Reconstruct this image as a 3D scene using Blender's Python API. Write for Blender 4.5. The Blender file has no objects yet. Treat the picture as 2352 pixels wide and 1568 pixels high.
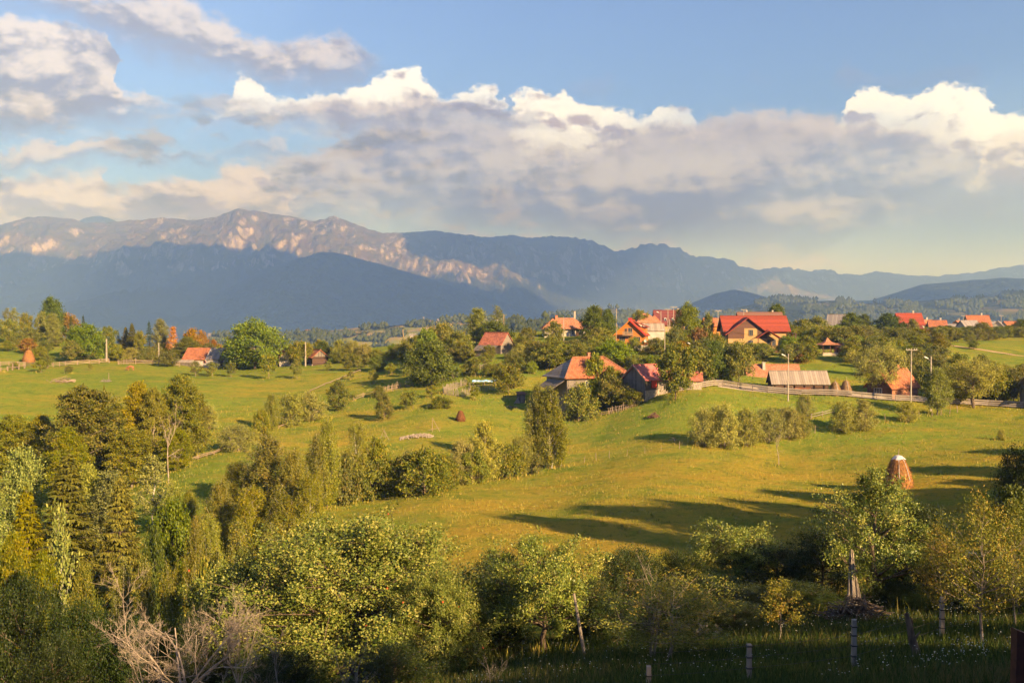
import bpy, math, random
import numpy as np
from mathutils import Vector, Matrix

SC = bpy.context.scene
COL = SC.collection
R = math.radians

# ------------------------------------------------------------------ camera
F = 2352.0 * 35.0 / 36.0            # focal length in units of a 2352 x 1568 picture
HORIZON = 740.0                     # eye level row in that picture
PITCH = math.atan((784.0 - HORIZON) / F)
cam_d = bpy.data.cameras.new('camera')
cam_d.lens = 35.0
cam_d.sensor_width = 36.0
cam_d.clip_start = 0.1
cam_d.clip_end = 90000.0
cam = bpy.data.objects.new('camera', cam_d)
COL.objects.link(cam)
cam.location = (0, 0, 0)
cam.rotation_euler = (R(90) - PITCH, 0, 0)
SC.camera = cam

# ------------------------------------------------------------------ light and exposure
SUN_EL = R(23.0)
SUN_AZ = R(138.0)                   # clockwise from the view direction (+Y): from the right and behind
sun_dir = Vector((math.sin(SUN_AZ) * math.cos(SUN_EL), math.cos(SUN_AZ) * math.cos(SUN_EL), math.sin(SUN_EL)))
sl = bpy.data.lights.new('sun', 'SUN')
sl.energy = 5.0
sl.angle = R(0.53)
sl.color = (1.0, 0.72, 0.40)
sun = bpy.data.objects.new('sun', sl)
COL.objects.link(sun)
sun.rotation_euler = sun_dir.to_track_quat('Z', 'Y').to_euler()

SC.view_settings.view_transform = 'Standard'
SC.view_settings.look = 'None'
SC.view_settings.exposure = 1.7
SC.view_settings.gamma = 1.0
SC.view_settings.use_curve_mapping = False
SC.render.engine = 'CYCLES'
cy = SC.cycles
cy.use_denoising = True
try:
    cy.denoiser = 'OPENIMAGEDENOISE'
except Exception:
    pass
cy.max_bounces = 6
cy.diffuse_bounces = 2
cy.glossy_bounces = 2
cy.transmission_bounces = 4
cy.transparent_max_bounces = 8
cy.volume_bounces = 1
cy.sample_clamp_indirect = 6.0
cy.use_adaptive_sampling = True
cy.adaptive_threshold = 0.02


class NT:
    """small helper for node graphs"""
    def __init__(s, tree):
        s.t = tree
        s.n = tree.nodes
        s.l = tree.links

    def new(s, typ, **kw):
        nd = s.n.new(typ)
        for k, v in kw.items():
            setattr(nd, k, v)
        return nd

    def put(s, sock, v):
        if v is None:
            return
        if isinstance(v, bpy.types.NodeSocket):
            s.l.new(v, sock)
        else:
            try:
                sock.default_value = v
            except Exception:
                sock.default_value = tuple(v) + (1.0,)

    def m(s, op, a, b=None, c=None, clamp=False):
        nd = s.new('ShaderNodeMath', operation=op, use_clamp=clamp)
        for i, v in enumerate((a, b, c)):
            s.put(nd.inputs[i], v)
        return nd.outputs[0]

    def mix(s, f, a, b, mode='MIX'):
        nd = s.new('ShaderNodeMix', data_type='RGBA', blend_type=mode)
        s.put(nd.inputs[0], f)
        for sock, v in ((nd.inputs[6], a), (nd.inputs[7], b)):
            if isinstance(v, (tuple, list)) and len(v) == 3:
                v = tuple(v) + (1.0,)
            s.put(sock, v)
        return nd.outputs[2]

    def mixf(s, f, a, b):
        nd = s.new('ShaderNodeMix', data_type='FLOAT')
        s.put(nd.inputs[0], f)
        s.put(nd.inputs[2], a)
        s.put(nd.inputs[3], b)
        return nd.outputs[0]

    def step(s, x, lo, hi, smooth=True):
        nd = s.new('ShaderNodeMapRange')
        nd.interpolation_type = 'SMOOTHSTEP' if smooth else 'LINEAR'
        nd.clamp = True
        s.put(nd.inputs[0], x)
        s.put(nd.inputs[1], lo)
        s.put(nd.inputs[2], hi)
        nd.inputs[3].default_value = 0.0
        nd.inputs[4].default_value = 1.0
        return nd.outputs[0]

    def noise(s, vec, scale, detail=4.0, rough=0.5, dist=0.0, col=False, dims='3D'):
        nd = s.new('ShaderNodeTexNoise', noise_dimensions=dims)
        if vec is not None:
            s.l.new(vec, nd.inputs['Vector'])
        nd.inputs['Scale'].default_value = scale
        nd.inputs['Detail'].default_value = detail
        nd.inputs['Roughness'].default_value = rough
        nd.inputs['Distortion'].default_value = dist
        return nd.outputs[1] if col else nd.outputs[0]

    def comb(s, x, y, z):
        nd = s.new('ShaderNodeCombineXYZ')
        for i, v in enumerate((x, y, z)):
            s.put(nd.inputs[i], v)
        return nd.outputs[0]

    def sep(s, v):
        nd = s.new('ShaderNodeSeparateXYZ')
        s.l.new(v, nd.inputs[0])
        return nd.outputs

    def vmul(s, v, k):
        nd = s.new('ShaderNodeVectorMath', operation='MULTIPLY')
        s.l.new(v, nd.inputs[0])
        nd.inputs[1].default_value = k
        return nd.outputs[0]


# ------------------------------------------------------------------ world: clear sky and cloud banks
def az_el(u, v):
    cx, cyy = (u - 1176.0) / F, -(v - 784.0) / F
    y = math.cos(PITCH) + cyy * math.sin(PITCH)
    z = -math.sin(PITCH) + cyy * math.cos(PITCH)
    return math.atan2(cx, y), math.atan2(z, math.hypot(cx, y))


def build_world():
    w = bpy.data.worlds.new('World')
    SC.world = w
    w.use_nodes = True
    g = NT(w.node_tree)
    g.n.clear()
    out = g.new('ShaderNodeOutputWorld')
    bg = g.new('ShaderNodeBackground')
    g.l.new(bg.outputs[0], out.inputs[0])
    bg.inputs[1].default_value = 0.048
    sky = g.new('ShaderNodeTexSky', sky_type='NISHITA')
    sky.sun_disc = False
    sky.sun_elevation = SUN_EL
    sky.sun_rotation = SUN_AZ
    sky.altitude = 1000.0
    sky.air_density = 1.0
    sky.dust_density = 0.15
    sky.ozone_density = 3.0
    tc = g.new('ShaderNodeTexCoord')
    x, y, z = g.sep(tc.outputs['Generated'])
    A0 = 0.56
    az = g.m('ARCTAN2', x, y)
    el = g.m('ARCTAN2', z, g.m('SQRT', g.m('ADD', g.m('MULTIPLY', x, x), g.m('MULTIPLY', y, y))))
    # the pattern of banks goes round the whole sky, folded every 64 degrees
    t0 = g.m('PINGPONG', g.m('ADD', az, A0 + 40 * 2 * A0), 2 * A0)
    p0 = g.comb(t0, el, 0.0)

    def warp(scale, amp_x, amp_y, det, zoff):
        n = g.noise(g.comb(g.m('MULTIPLY', t0, 0.8), el, zoff), scale, det, 0.56, 0.0, col=True)
        nx, ny, nz = g.sep(n)
        return (g.m('MULTIPLY', g.m('SUBTRACT', nx, 0.5), amp_x), g.m('MULTIPLY', g.m('SUBTRACT', ny, 0.5), amp_y), nz)
    w1x, w1y, w1z = warp(14.0, 0.060, 0.050, 9.0, 3.7)
    w2x, w2y, w2z = warp(60.0, 0.026, 0.028, 7.0, 8.1)
    w3x, w3y, w3z = warp(170.0, 0.011, 0.012, 5.0, 2.3)
    ta = g.m('ADD', t0, g.m('ADD', g.m('ADD', w1x, w2x), w3x))
    ea = g.m('ADD', el, g.m('ADD', g.m('ADD', w1y, w2y), w3y))
    # soft billow relief: difference of a noise towards the light (upper right)
    q = g.comb(g.m('ADD', g.m('MULTIPLY', t0, 0.75), g.m('MULTIPLY', w1x, 0.5)), g.m('ADD', g.m('MULTIPLY', el, 1.25), g.m('MULTIPLY', w1y, 0.5)), 0.4)
    q2 = g.new('ShaderNodeVectorMath', operation='ADD')
    g.l.new(q, q2.inputs[0])
    q2.inputs[1].default_value = (0.006, 0.012, 0.0)
    na = g.noise(q, 22.0, 7.0, 0.55)
    nb = g.noise(q2.outputs[0], 22.0, 7.0, 0.55)
    nc_ = g.noise(q, 75.0, 5.0, 0.6)
    nd_ = g.noise(q2.outputs[0], 75.0, 5.0, 0.6)
    relief = g.m('ADD', g.m('MULTIPLY', g.m('SUBTRACT', na, nb), 4.2), g.m('MULTIPLY', g.m('SUBTRACT', nc_, nd_), 0.9))
    wide = g.noise(g.comb(g.m('MULTIPLY', t0, 0.30), g.m('MULTIPLY', el, 1.2), 1.9), 17.0, 5.0, 0.55)

    def curve(pts):
        """elevation as a function of the folded azimuth, from (u, v) points"""
        nd = g.new('ShaderNodeFloatCurve')
        c = nd.mapping.curves[0]
        P = []
        for (u, v) in pts:
            a, _ = az_el(u, v)
            _, e = az_el(u, v)
            P.append(((a + A0) / (2 * A0), (e + 0.1) / 0.6))
        P.sort()
        while len(c.points) < len(P):
            c.points.new(0.5, 0.5)
        for k, (px, py) in enumerate(P):
            c.points[k].location = (min(max(px, 0.0), 1.0), min(max(py, 0.0), 1.0))
            c.points[k].handle_type = 'AUTO_CLAMPED'
        nd.mapping.extend = 'HORIZONTAL'
        nd.mapping.update()
        g.put(nd.inputs['Value'], g.m('DIVIDE', ta, 2 * A0))
        return g.m('SUBTRACT', g.m('MULTIPLY', nd.outputs[0], 0.6), 0.1)

    col = g.mix(1.0, sky.outputs[0], (0.86, 0.90, 1.28), 'MULTIPLY')
    horizon = g.step(el, 0.26, -0.02)
    col = g.mix(g.m('MULTIPLY', horizon, 0.5), col, (0.8, 1.6, 6.4))

    def bank(col, top, base, lit, dark, crisp, soft, opac, bias=0.0, kr=1.0, kw=0.6, thin=0.0):
        T = curve(top)
        B = curve(base)
        th = g.m('SUBTRACT', T, B)
        a_top = g.step(g.m('SUBTRACT', T, ea), 0.0, crisp)
        a_base = g.step(g.m('SUBTRACT', ea, B), -soft * 0.5, soft)
        a_th = g.step(th, 0.001, 0.007)
        al = g.m('MULTIPLY', g.m('MULTIPLY', a_top, a_base), g.m('MULTIPLY', a_th, opac))
        if thin:
            al = g.m('MULTIPLY', al, g.step(wide, 0.5 - thin, 0.5 + 0.1))
        h = g.m('DIVIDE', g.m('SUBTRACT', ea, B), g.m('MAXIMUM', th, 0.004))
        s = g.m('ADD', h, g.m('MULTIPLY', relief, kr))
        s = g.m('ADD', s, g.m('MULTIPLY', g.m('SUBTRACT', wide, 0.5), kw * 2.0))
        s = g.step(g.m('ADD', s, bias), 0.15, 1.0)
        c = g.mix(s, tuple(v * k for v, k in zip(dark, (1.50, 1.47, 2.02))), tuple(v * k for v, k in zip(lit, (1.96, 2.06, 2.60))))
        return g.mix(al, col, c)

    WHITE = (3.55, 3.42, 3.20)
    CREAM = (3.15, 2.66, 2.28)
    PINK = (2.75, 2.20, 2.02)
    GREY = (1.42, 1.42, 1.66)
    LAV = (1.25, 1.36, 1.75)
    MID = (1.75, 1.68, 1.80)
    EMP = 700
    # pink heads just over the far ridge
    col = bank(col, [(0, 640), (960, 640), (985, 535), (1030, 518), (1075, 532), (1110, 540), (1160, 528), (1230, 530), (1260, 560), (1400, 575), (1425, 560), (1470, 535), (1530, 545), (1590, 565), (1680, 600), (1720, 580), (1800, 572), (1890, 572), (1930, 620), (2352, 640)],
               [(0, 640), (2352, 640)], (2.3, 1.9, 2.1), (1.7, 1.7, 2.2), 0.012, 0.02, 0.75, 0.1, 0.8, 0.3)
    # grey deck behind everything, wide and soft
    col = bank(col, [(0, 470), (300, 420), (480, 390), (640, 330), (760, 300), (900, 255), (1200, 260), (1480, 262), (1600, 256), (1880, 246), (1980, 262), (2352, 262)],
               [(0, 600), (400, 560), (700, 545), (950, 548), (1300, 570), (1600, 598), (1900, 590), (2060, 560), (2352, 548)],
               (2.25, 2.08, 2.15), (1.12, 1.30, 1.85), 0.020, 0.040, 0.96, 0.0, 0.55, 1.5)
    # white cumulus heads rising behind the deck
    col = bank(col, [(0, 330), (360, 315), (440, 285), (480, 262), (515, 238), (545, 190), (575, 170), (598, 185), (612, 208), (650, 222), (740, 205), (800, 188), (870, 172), (925, 153), (960, 160), (1010, 195), (1050, 215), (1070, 208), (1110, 196), (1150, 205), (1165, 250), (1185, 225), (1240, 203), (1275, 208), (1300, 200), (1345, 220), (1400, 238), (1470, 262), (1495, 262), (1510, 240), (1550, 244), (1600, 252), (1640, 300), (1900, 300), (1950, 240), (1965, 200), (2010, 196), (2060, 200), (2090, 215), (2120, 200), (2175, 190), (2235, 188), (2270, 205), (2300, 235), (2330, 255), (2352, 250)],
               [(0, 330), (360, 315), (450, 295), (600, 290), (1000, 285), (1150, 280), (1200, 330), (1300, 350), (1440, 330), (1640, 290), (1900, 290), (1980, 310), (2150, 330), (2352, 420)],
               (4.1, 3.95, 3.6), (2.5, 2.2, 2.1), 0.008, 0.035, 1.0, 0.50, 1.2, 0.5)
    # front deck: long grey lens with a pale upper rim
    col = bank(col, [(0, 420), (390, 300), (400, 240), (470, 228), (520, 232), (600, 235), (700, 225), (760, 208), (900, 212), (1000, 205), (1080, 222), (1180, 238), (1260, 262), (1330, 290), (1420, 330), (2352, 330)],
               [(0, 420), (390, 300), (430, 275), (600, 285), (800, 298), (1000, 305), (1150, 298), (1250, 285), (1330, 295), (1420, 330), (2352, 330)],
               (2.75, 2.38, 2.22), GREY, 0.012, 0.022, 0.93, 0.02, 0.6, 0.6)
    col = bank(col, [(0, 420), (1380, 420), (1430, 300), (1500, 275), (1650, 262), (1850, 258), (1960, 280), (2100, 300), (2240, 330), (2352, 350)],
               [(0, 420), (1380, 420), (1500, 330), (1700, 340), (1900, 345), (2100, 350), (2352, 400)],
               (2.55, 2.22, 2.10), (1.42, 1.42, 1.68), 0.014, 0.045, 0.9, -0.05, 0.6, 0.8)
    # bright cumulus at the right margin
    col = bank(col, [(0, 520), (2170, 520), (2230, 400), (2265, 340), (2300, 300), (2352, 285)], [(0, 520), (2170, 520), (2240, 420), (2352, 425)], (3.3, 2.95, 2.6), (1.9, 1.75, 1.8), 0.010, 0.035, 0.9, 0.3, 1.0, 0.3)
    # cream bank low on the left
    col = bank(col, [(0, 388), (120, 384), (240, 388), (262, 430), (300, 400), (400, 382), (500, 376), (545, 355), (620, 362), (680, 470), (760, 520), (2352, 560)],
               [(0, 560), (500, 540), (760, 530), (2352, 570)], CREAM, (1.85, 1.72, 1.85), 0.014, 0.03, 0.95, 0.12, 0.9, 0.9)
    col = bank(col, [(0, 336), (25, 330), (60, 312), (140, 308), (155, 328), (190, 322), (275, 320), (290, 352), (330, 322), (420, 330), (520, 334), (600, 318), (655, 308), (690, 345), (2352, 345)],
               [(0, 392), (150, 388), (280, 372), (300, 360), (400, 352), (520, 352), (640, 345), (690, 345), (2352, 345)],
               (2.95, 2.55, 2.35), (1.55, 1.50, 1.70), 0.008, 0.018, 0.88, 0.05, 0.9, 0.6)
    # tall cumulus at the left margin with its long grey foot
    col = bank(col, [(0, 22), (30, 18), (60, 36), (110, 48), (180, 60), (245, 82), (262, 150), (275, 195), (310, 205), (380, 232), (410, 262), (2352, 262)],
               [(0, 306), (150, 308), (260, 302), (350, 285), (430, 268), (2352, 262)],
               (3.0, 2.62, 2.42), (1.30, 1.36, 1.66), 0.012, 0.03, 0.97, -0.04, 0.9, 0.25)
    # slanting streak at the top left
    col = bank(col, [(-60, -40), (60, -20), (200, -40), (400, -20), (470, 15), (540, 42), (620, 66), (720, 76), (790, 84), (860, 118), (915, 152), (2352, 152)],
               [(-60, 0), (60, 25), (150, 50), (220, 92), (330, 128), (450, 166), (580, 190), (700, 204), (800, 185), (915, 152), (2352, 152)],
               (2.7, 2.36, 2.22), (1.33, 1.38, 1.64), 0.014, 0.03, 0.96, -0.14, 0.8, 0.4)
    # thin wisps
    col = bank(col, [(0, 200), (1290, 200), (1330, 168), (1400, 158), (1425, 175), (1460, 200), (1700, 190), (1740, 155), (1770, 160), (1800, 190), (1900, 185), (1930, 135), (2010, 145), (2080, 148), (2130, 150), (2200, 140), (2255, 145), (2280, 185), (2352, 200)],
               [(0, 200), (1290, 200), (1330, 200), (1425, 195), (1460, 200), (1700, 190), (1770, 178), (1800, 190), (1900, 185), (2000, 188), (2130, 188), (2255, 180), (2280, 185), (2352, 200)],
               (1.9, 1.72, 1.9), (1.35, 1.45, 1.85), 0.02, 0.02, 0.62, 0.0, 0.6, 0.5)
    # loose puffs between the banks
    pn = g.noise(g.comb(g.m('ADD', g.m('MULTIPLY', t0, 1.0), w2x), g.m('ADD', g.m('MULTIPLY', el, 2.3), w2y), 6.3), 15.0, 7.0, 0.62)
    pm = g.m('MULTIPLY', g.m('MULTIPLY', g.step(el, 0.05, 0.10), g.step(el, 0.24, 0.17)), g.step(t0, 0.80, 0.45))
    pa = g.m('MULTIPLY', g.m('MULTIPLY', g.step(pn, 0.50, 0.62), pm), 0.85)
    ps = g.step(g.m('ADD', g.m('MULTIPLY', relief, 1.3), 0.55), 0.1, 1.0)
    col = g.mix(pa, col, g.mix(ps, (1.65, 1.72, 2.3), (3.5, 3.1, 3.2)))
    g.l.new(col, bg.inputs[0])
    w.cycles.sampling_method = 'NONE'


build_world()

# ------------------------------------------------------------------ noise and mesh helpers
def _hash(ix, iy, seed):
    h = (ix * 374761393 + iy * 668265263 + seed * 1442695041) & 0xFFFFFFFF
    h = ((h ^ (h >> 13)) * 1274126177) & 0xFFFFFFFF
    h = h ^ (h >> 16)
    return (h & 0xFFFFFF) / float(0xFFFFFF)


def vnoise(x, y, seed=0):
    x = np.asarray(x, float)
    y = np.asarray(y, float)
    ix = np.floor(x).astype(np.int64)
    iy = np.floor(y).astype(np.int64)
    fx, fy = x - ix, y - iy
    fx = fx * fx * fx * (fx * (fx * 6 - 15) + 10)
    fy = fy * fy * fy * (fy * (fy * 6 - 15) + 10)
    a = _hash(ix, iy, seed)
    b = _hash(ix + 1, iy, seed)
    c = _hash(ix, iy + 1, seed)
    d = _hash(ix + 1, iy + 1, seed)
    return (a + (b - a) * fx) * (1 - fy) + (c + (d - c) * fx) * fy - 0.5


def fbm(x, y, octv=5, seed=0, gain=0.5):
    s, a = 0.0, 1.0
    for k in range(octv):
        s = s + a * vnoise(x * 2 ** k + 17.3 * k, y * 2 ** k - 9.1 * k, seed + k)
        a *= gain
    return s


def ridged(x, y, octv=5, seed=0, gain=0.5):
    s, a = 0.0, 1.0
    for k in range(octv):
        s = s + a * (0.5 - 2.0 * np.abs(vnoise(x * 2 ** k + 5.3 * k, y * 2 ** k + 3.7 * k, seed + k)))
        a *= gain
    return s


def sstep(x, a, b):
    t = np.clip((x - a) / (b - a), 0, 1)
    return t * t * (3 - 2 * t)


def np_mesh(name, V, faces, smooth=False):
    """faces: array (n, k) of one size, or a list of such arrays"""
    V = np.asarray(V, np.float32).reshape(-1, 3)
    fl = faces if isinstance(faces, list) else [faces]
    fl = [np.asarray(f, np.int32) for f in fl if len(f)]
    me = bpy.data.meshes.new(name)
    me.vertices.add(len(V))
    me.vertices.foreach_set('co', V.ravel())
    nl = sum(f.size for f in fl)
    npoly = sum(len(f) for f in fl)
    me.loops.add(nl)
    me.loops.foreach_set('vertex_index', np.concatenate([f.ravel() for f in fl]))
    me.polygons.add(npoly)
    tot = np.concatenate([np.full(len(f), f.shape[1], np.int32) for f in fl])
    st = np.concatenate([[0], np.cumsum(tot)[:-1]]).astype(np.int32)
    me.polygons.foreach_set('loop_start', st)
    if smooth:
        me.polygons.foreach_set('use_smooth', np.ones(npoly, bool))
    me.update(calc_edges=True)
    me.validate()
    return me


def link(name, me, mat=None, parent=None, loc=None, **props):
    o = bpy.data.objects.new(name, me)
    COL.objects.link(o)
    if mat is not None and me is not None and not me.materials:
        me.materials.append(mat)
    if parent is not None:
        o.parent = parent
    if loc is not None:
        o.location = loc
    for k, v in props.items():
        if v is not None:
            o[k] = v
    return o


def empty(name, loc, label=None, cat=None, group=None, rz=0.0):
    o = bpy.data.objects.new(name, None)
    COL.objects.link(o)
    o.location = loc
    o.rotation_euler = (0, 0, rz)
    o.empty_display_size = 0.3
    if label:
        o['label'] = label
    if cat:
        o['category'] = cat
    if group:
        o['group'] = group
    return o


def grid_faces(nr, nc, wrap=False):
    i = np.arange(nr - 1)[:, None]
    j = np.arange(nc if wrap else nc - 1)[None, :]
    a = i * nc + j
    b = i * nc + (j + 1) % nc
    return np.stack([a, b, b + nc, a + nc], -1).reshape(-1, 4)


# ------------------------------------------------------------------ materials
def principled(name):
    m = bpy.data.materials.new(name)
    m.use_nodes = True
    g = NT(m.node_tree)
    b = g.n['Principled BSDF']
    b.inputs['Roughness'].default_value = 0.85
    b.inputs['Specular IOR Level'].default_value = 0.2
    return m, g, b


def set_bump(g, b, h, strength=0.5, dist=0.1):
    nd = g.new('ShaderNodeBump')
    nd.inputs['Strength'].default_value = strength
    nd.inputs['Distance'].default_value = dist
    g.l.new(h, nd.inputs['Height'])
    g.l.new(nd.outputs[0], b.inputs['Normal'])


def wpos(g):
    return g.new('ShaderNodeNewGeometry').outputs['Position']


def mat_meadow():
    m, g, b = principled('meadow_grass')
    p = wpos(g)
    big = g.noise(p, 0.022, 4, 0.55)
    mid = g.noise(p, 0.16, 5, 0.6)
    fine = g.noise(p, 1.6, 6, 0.7)
    vf = g.noise(p, 7.0, 3, 0.7)
    x, y, z = g.sep(p)
    gold = (0.365, 0.245, 0.036)
    straw = (0.36, 0.255, 0.085)
    green = (0.172, 0.226, 0.030)
    deep = (0.085, 0.125, 0.016)
    # the mown front meadow is drier than the damp strip and the upper pastures
    dry = g.m('MULTIPLY', g.step(y, 150.0, 118.0), g.step(g.m('ADD', x, g.m('MULTIPLY', y, 0.1)), -12.0, 12.0))
    f = g.m('ADD', g.m('ADD', g.m('MULTIPLY', g.m('SUBTRACT', big, 0.5), 1.5), g.m('MULTIPLY', g.m('SUBTRACT', mid, 0.5), 1.2)), g.m('ADD', g.m('MULTIPLY', g.m('SUBTRACT', fine, 0.5), 0.9), 0.30))
    streak = g.noise(g.vmul(p, (0.22, 1.7, 1.0)), 0.11, 5, 0.6)
    f = g.m('ADD', f, g.m('MULTIPLY', g.m('SUBTRACT', streak, 0.5), 1.3))
    f = g.m('ADD', f, g.m('MULTIPLY', dry, 0.38))
    f = g.step(f, 0.0, 1.0)
    c = g.mix(f, green, gold)
    tuft = g.noise(p, 0.62, 5, 0.75)
    c = g.mix(g.m('MULTIPLY', g.step(tuft, 0.50, 0.66), 0.55), c, deep)
    c = g.mix(g.m('MULTIPLY', g.step(fine, 0.54, 0.72), 0.55), c, straw)
    c = g.mix(g.m('MULTIPLY', g.step(mid, 0.46, 0.30), 0.5), c, deep)
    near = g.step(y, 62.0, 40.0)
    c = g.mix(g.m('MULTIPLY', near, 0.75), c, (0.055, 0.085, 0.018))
    c = g.mix(g.m('MULTIPLY', g.m('SUBTRACT', vf, 0.3), 0.9), c, (0.06, 0.07, 0.015))
    g.put(b.inputs['Base Color'], c)
    h = g.m('ADD', g.m('MULTIPLY', fine, 0.5), g.m('ADD', g.m('MULTIPLY', vf, 0.25), g.m('MULTIPLY', mid, 1.2)))
    set_bump(g, b, h, 0.9, 0.5)
    b.inputs['Roughness'].default_value = 1.0
    b.inputs['Specular IOR Level'].default_value = 0.0
    return m


def mat_far_hill(name, forest=0.5, scale=0.004, field=(0.15, 0.16, 0.045), field2=(0.26, 0.19, 0.08), wood=(0.022, 0.034, 0.016)):
    m, g, b = principled(name)
    p = wpos(g)
    n = g.noise(p, scale, 6, 0.6)
    n2 = g.noise(p, scale * 2.3, 4, 0.5)
    n3 = g.noise(p, scale * 14, 3, 0.6)
    c = g.mix(g.step(n2, 0.42, 0.62), field, field2)
    k = g.step(g.m('ADD', n, g.m('MULTIPLY', g.m('SUBTRACT', n3, 0.5), 0.25)), 1.0 - forest - 0.02, 1.0 - forest + 0.02)
    c = g.mix(k, c, wood)
    g.put(b.inputs['Base Color'], c)
    set_bump(g, b, g.m('MULTIPLY', g.m('MULTIPLY', g.m('ADD', n3, g.noise(p, scale * 5, 4, 0.6)), k), 30.0), 1.0, 3.0)
    b.inputs['Specular IOR Level'].default_value = 0.0
    return m


def mat_mountain():
    m, g, b = principled('mountain_slope')
    geo = g.new('ShaderNodeNewGeometry')
    p = geo.outputs['Position']
    x, y, z = g.sep(p)
    nx, ny, nz = g.sep(geo.outputs['Normal'])
    at = g.new('ShaderNodeAttribute', attribute_name='rel')
    rel = at.outputs['Fac']                       # height between foot and crest
    n = g.noise(p, 0.0011, 7, 0.6)
    n2 = g.noise(p, 0.006, 6, 0.65)
    n3 = g.noise(g.vmul(p, (1.0, 0.5, 0.14)), 0.020, 7, 0.70)
    n4 = g.noise(g.vmul(p, (1.0, 0.25, 0.12)), 0.0045, 5, 0.6)
    wood = g.mix(g.step(n2, 0.35, 0.65), (0.018, 0.028, 0.016), (0.034, 0.044, 0.020))
    grass = g.mix(g.step(n2, 0.4, 0.62), (0.100, 0.086, 0.045), (0.062, 0.068, 0.034))
    rock = g.mix(g.step(n3, 0.38, 0.62), (0.135, 0.125, 0.115), (0.33, 0.31, 0.28))
    line = g.m('ADD', rel, g.m('ADD', g.m('MULTIPLY', g.m('SUBTRACT', n, 0.5), 0.50), g.m('MULTIPLY', g.m('SUBTRACT', n2, 0.5), 0.30)))
    up = g.step(line, 0.50, 0.55)
    c = g.mix(up, wood, grass)
    steep = g.m('ADD', g.m('ADD', nz, g.m('MULTIPLY', g.m('SUBTRACT', n3, 0.5), 0.55)), g.m('MULTIPLY', g.m('SUBTRACT', n4, 0.5), 0.45))
    steep = g.step(steep, 0.70, 0.62)
    band = g.m('MULTIPLY', g.step(line, 0.43, 0.50), g.step(rel, 1.04, 0.94))
    rk = g.m('MULTIPLY', steep, band)
    spot = g.m('MULTIPLY', g.step(n3, 0.64, 0.68), g.m('MULTIPLY', g.step(line, 0.25, 0.5), 0.8))
    scree = g.m('MULTIPLY', g.m('MULTIPLY', g.step(n4, 0.57, 0.62), g.step(n3, 0.44, 0.56)), g.m('MULTIPLY', up, 0.7))
    c = g.mix(g.m('MAXIMUM', g.m('MAXIMUM', rk, spot), scree), c, rock)
    g.put(b.inputs['Base Color'], c)
    h = g.m('ADD', g.m('MULTIPLY', n3, 60.0), g.m('MULTIPLY', n2, 50.0))
    set_bump(g, b, h, 0.8, 1.0)
    b.inputs['Specular IOR Level'].default_value = 0.0
    return m


# ------------------------------------------------------------------ near terrain: a thin plate through surveyed points
def z_at(v, d):
    cyy = -(v - 784.0) / F
    y = math.cos(PITCH) + cyy * math.sin(PITCH)
    z = -math.sin(PITCH) + cyy * math.cos(PITCH)
    return z / y * d


CP = []
for d, row in {
    3: [(0, -2.4), (1176, -2.3), (2352, -2.1)],
    12: [(0, -5.6), (1176, -5.3), (2352, -4.6)],
    28: [(0, -12.2), (600, -11.6), (1400, -10.2), (1900, -9.9), (2352, -9.4)],
    40: [(0, -17.0), (800, -15.4), (1400, -13.2), (1950, -12.0), (2352, -11.6)],
    55: [(0, -22.0), (800, -19.6), (1400, -16.9), (1900, -15.3), (2352, -14.2)],
    80: [(0, -27.5), (300, -27.0), (650, -24.8), (1000, -21.2), (1400, -19.9), (1800, -18.9), (2352, -16.6)],
    120: [(0, -26.5), (200, -25.5), (430, -20.8), (700, -22.6), (1000, -21.2), (1500, -20.1), (2060, -19.8), (2352, -18.2)],
    150: [(0, -23), (200, -23), (430, -20.6), (700, -21.2), (1000, -21.6), (1300, -21.3), (1800, -19.7), (2352, -17.0)],
    185: [(0, -18.8), (300, -20.2), (700, -19.8), (1060, -17.4), (1350, -17.8), (1600, -12.6), (1900, -13.4), (2352, -15.2)],
    215: [(0, -15.2), (300, -16.9), (600, -17.4), (900, -15.5), (1200, -14.0), (1450, -11.5), (1600, -10), (1900, -11.4), (2352, -12.6)],
    250: [(0, -12.5), (400, -14.2), (750, -14.2), (950, -12.0), (1150, -8.2), (1450, -7.1), (1700, -8.2), (2000, -8.7), (2352, -9.8)],
    290: [(0, -10.1), (200, -11.4), (460, -13.0), (700, -12.0), (1000, -7.6), (1290, -4.0), (1500, -4.5), (1740, -5.7), (2000, -6.3), (2352, -7.6)],
    350: [(0, -4.6), (150, -6.9), (400, -9.2), (700, -11.2), (1000, -6.5), (1300, -2.8), (1700, -3.8), (2000, -5.0), (2352, -4.8)],
    450: [(0, -4.5), (150, -9), (400, -22), (700, -28), (1000, -18), (1300, -8), (1700, -3.4), (2000, -3.4), (2352, -2.6)],
    650: [(0, -22), (400, -60), (1000, -55), (1500, -16), (2000, -3.8), (2352, -3.2)],
    1000: [(0, -110), (700, -140), (1200, -100), (2000, -45), (2352, -35)],
    1600: [(0, -170), (1176, -180), (2352, -130)],
}.items():
    for (u, z) in row:
        CP.append((math.atan2(u - 1176.0, F), math.log(d), z))
CP = np.array(CP)
KA = 2.2


def _tps_fit(P, w):
    n = len(P)
    dd = np.linalg.norm(P[:, None] - P[None], axis=-1)
    K = np.where(dd > 0, dd * dd * np.log(dd + 1e-12), 0.0) + np.eye(n) * 1e-5
    Q = np.c_[np.ones(n), P]
    A = np.block([[K, Q], [Q.T, np.zeros((3, 3))]])
    return np.linalg.solve(A, np.r_[w, np.zeros(3)])


_TP = np.c_[CP[:, 0] * KA, CP[:, 1]]
_TC = _tps_fit(_TP, CP[:, 2])


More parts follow.
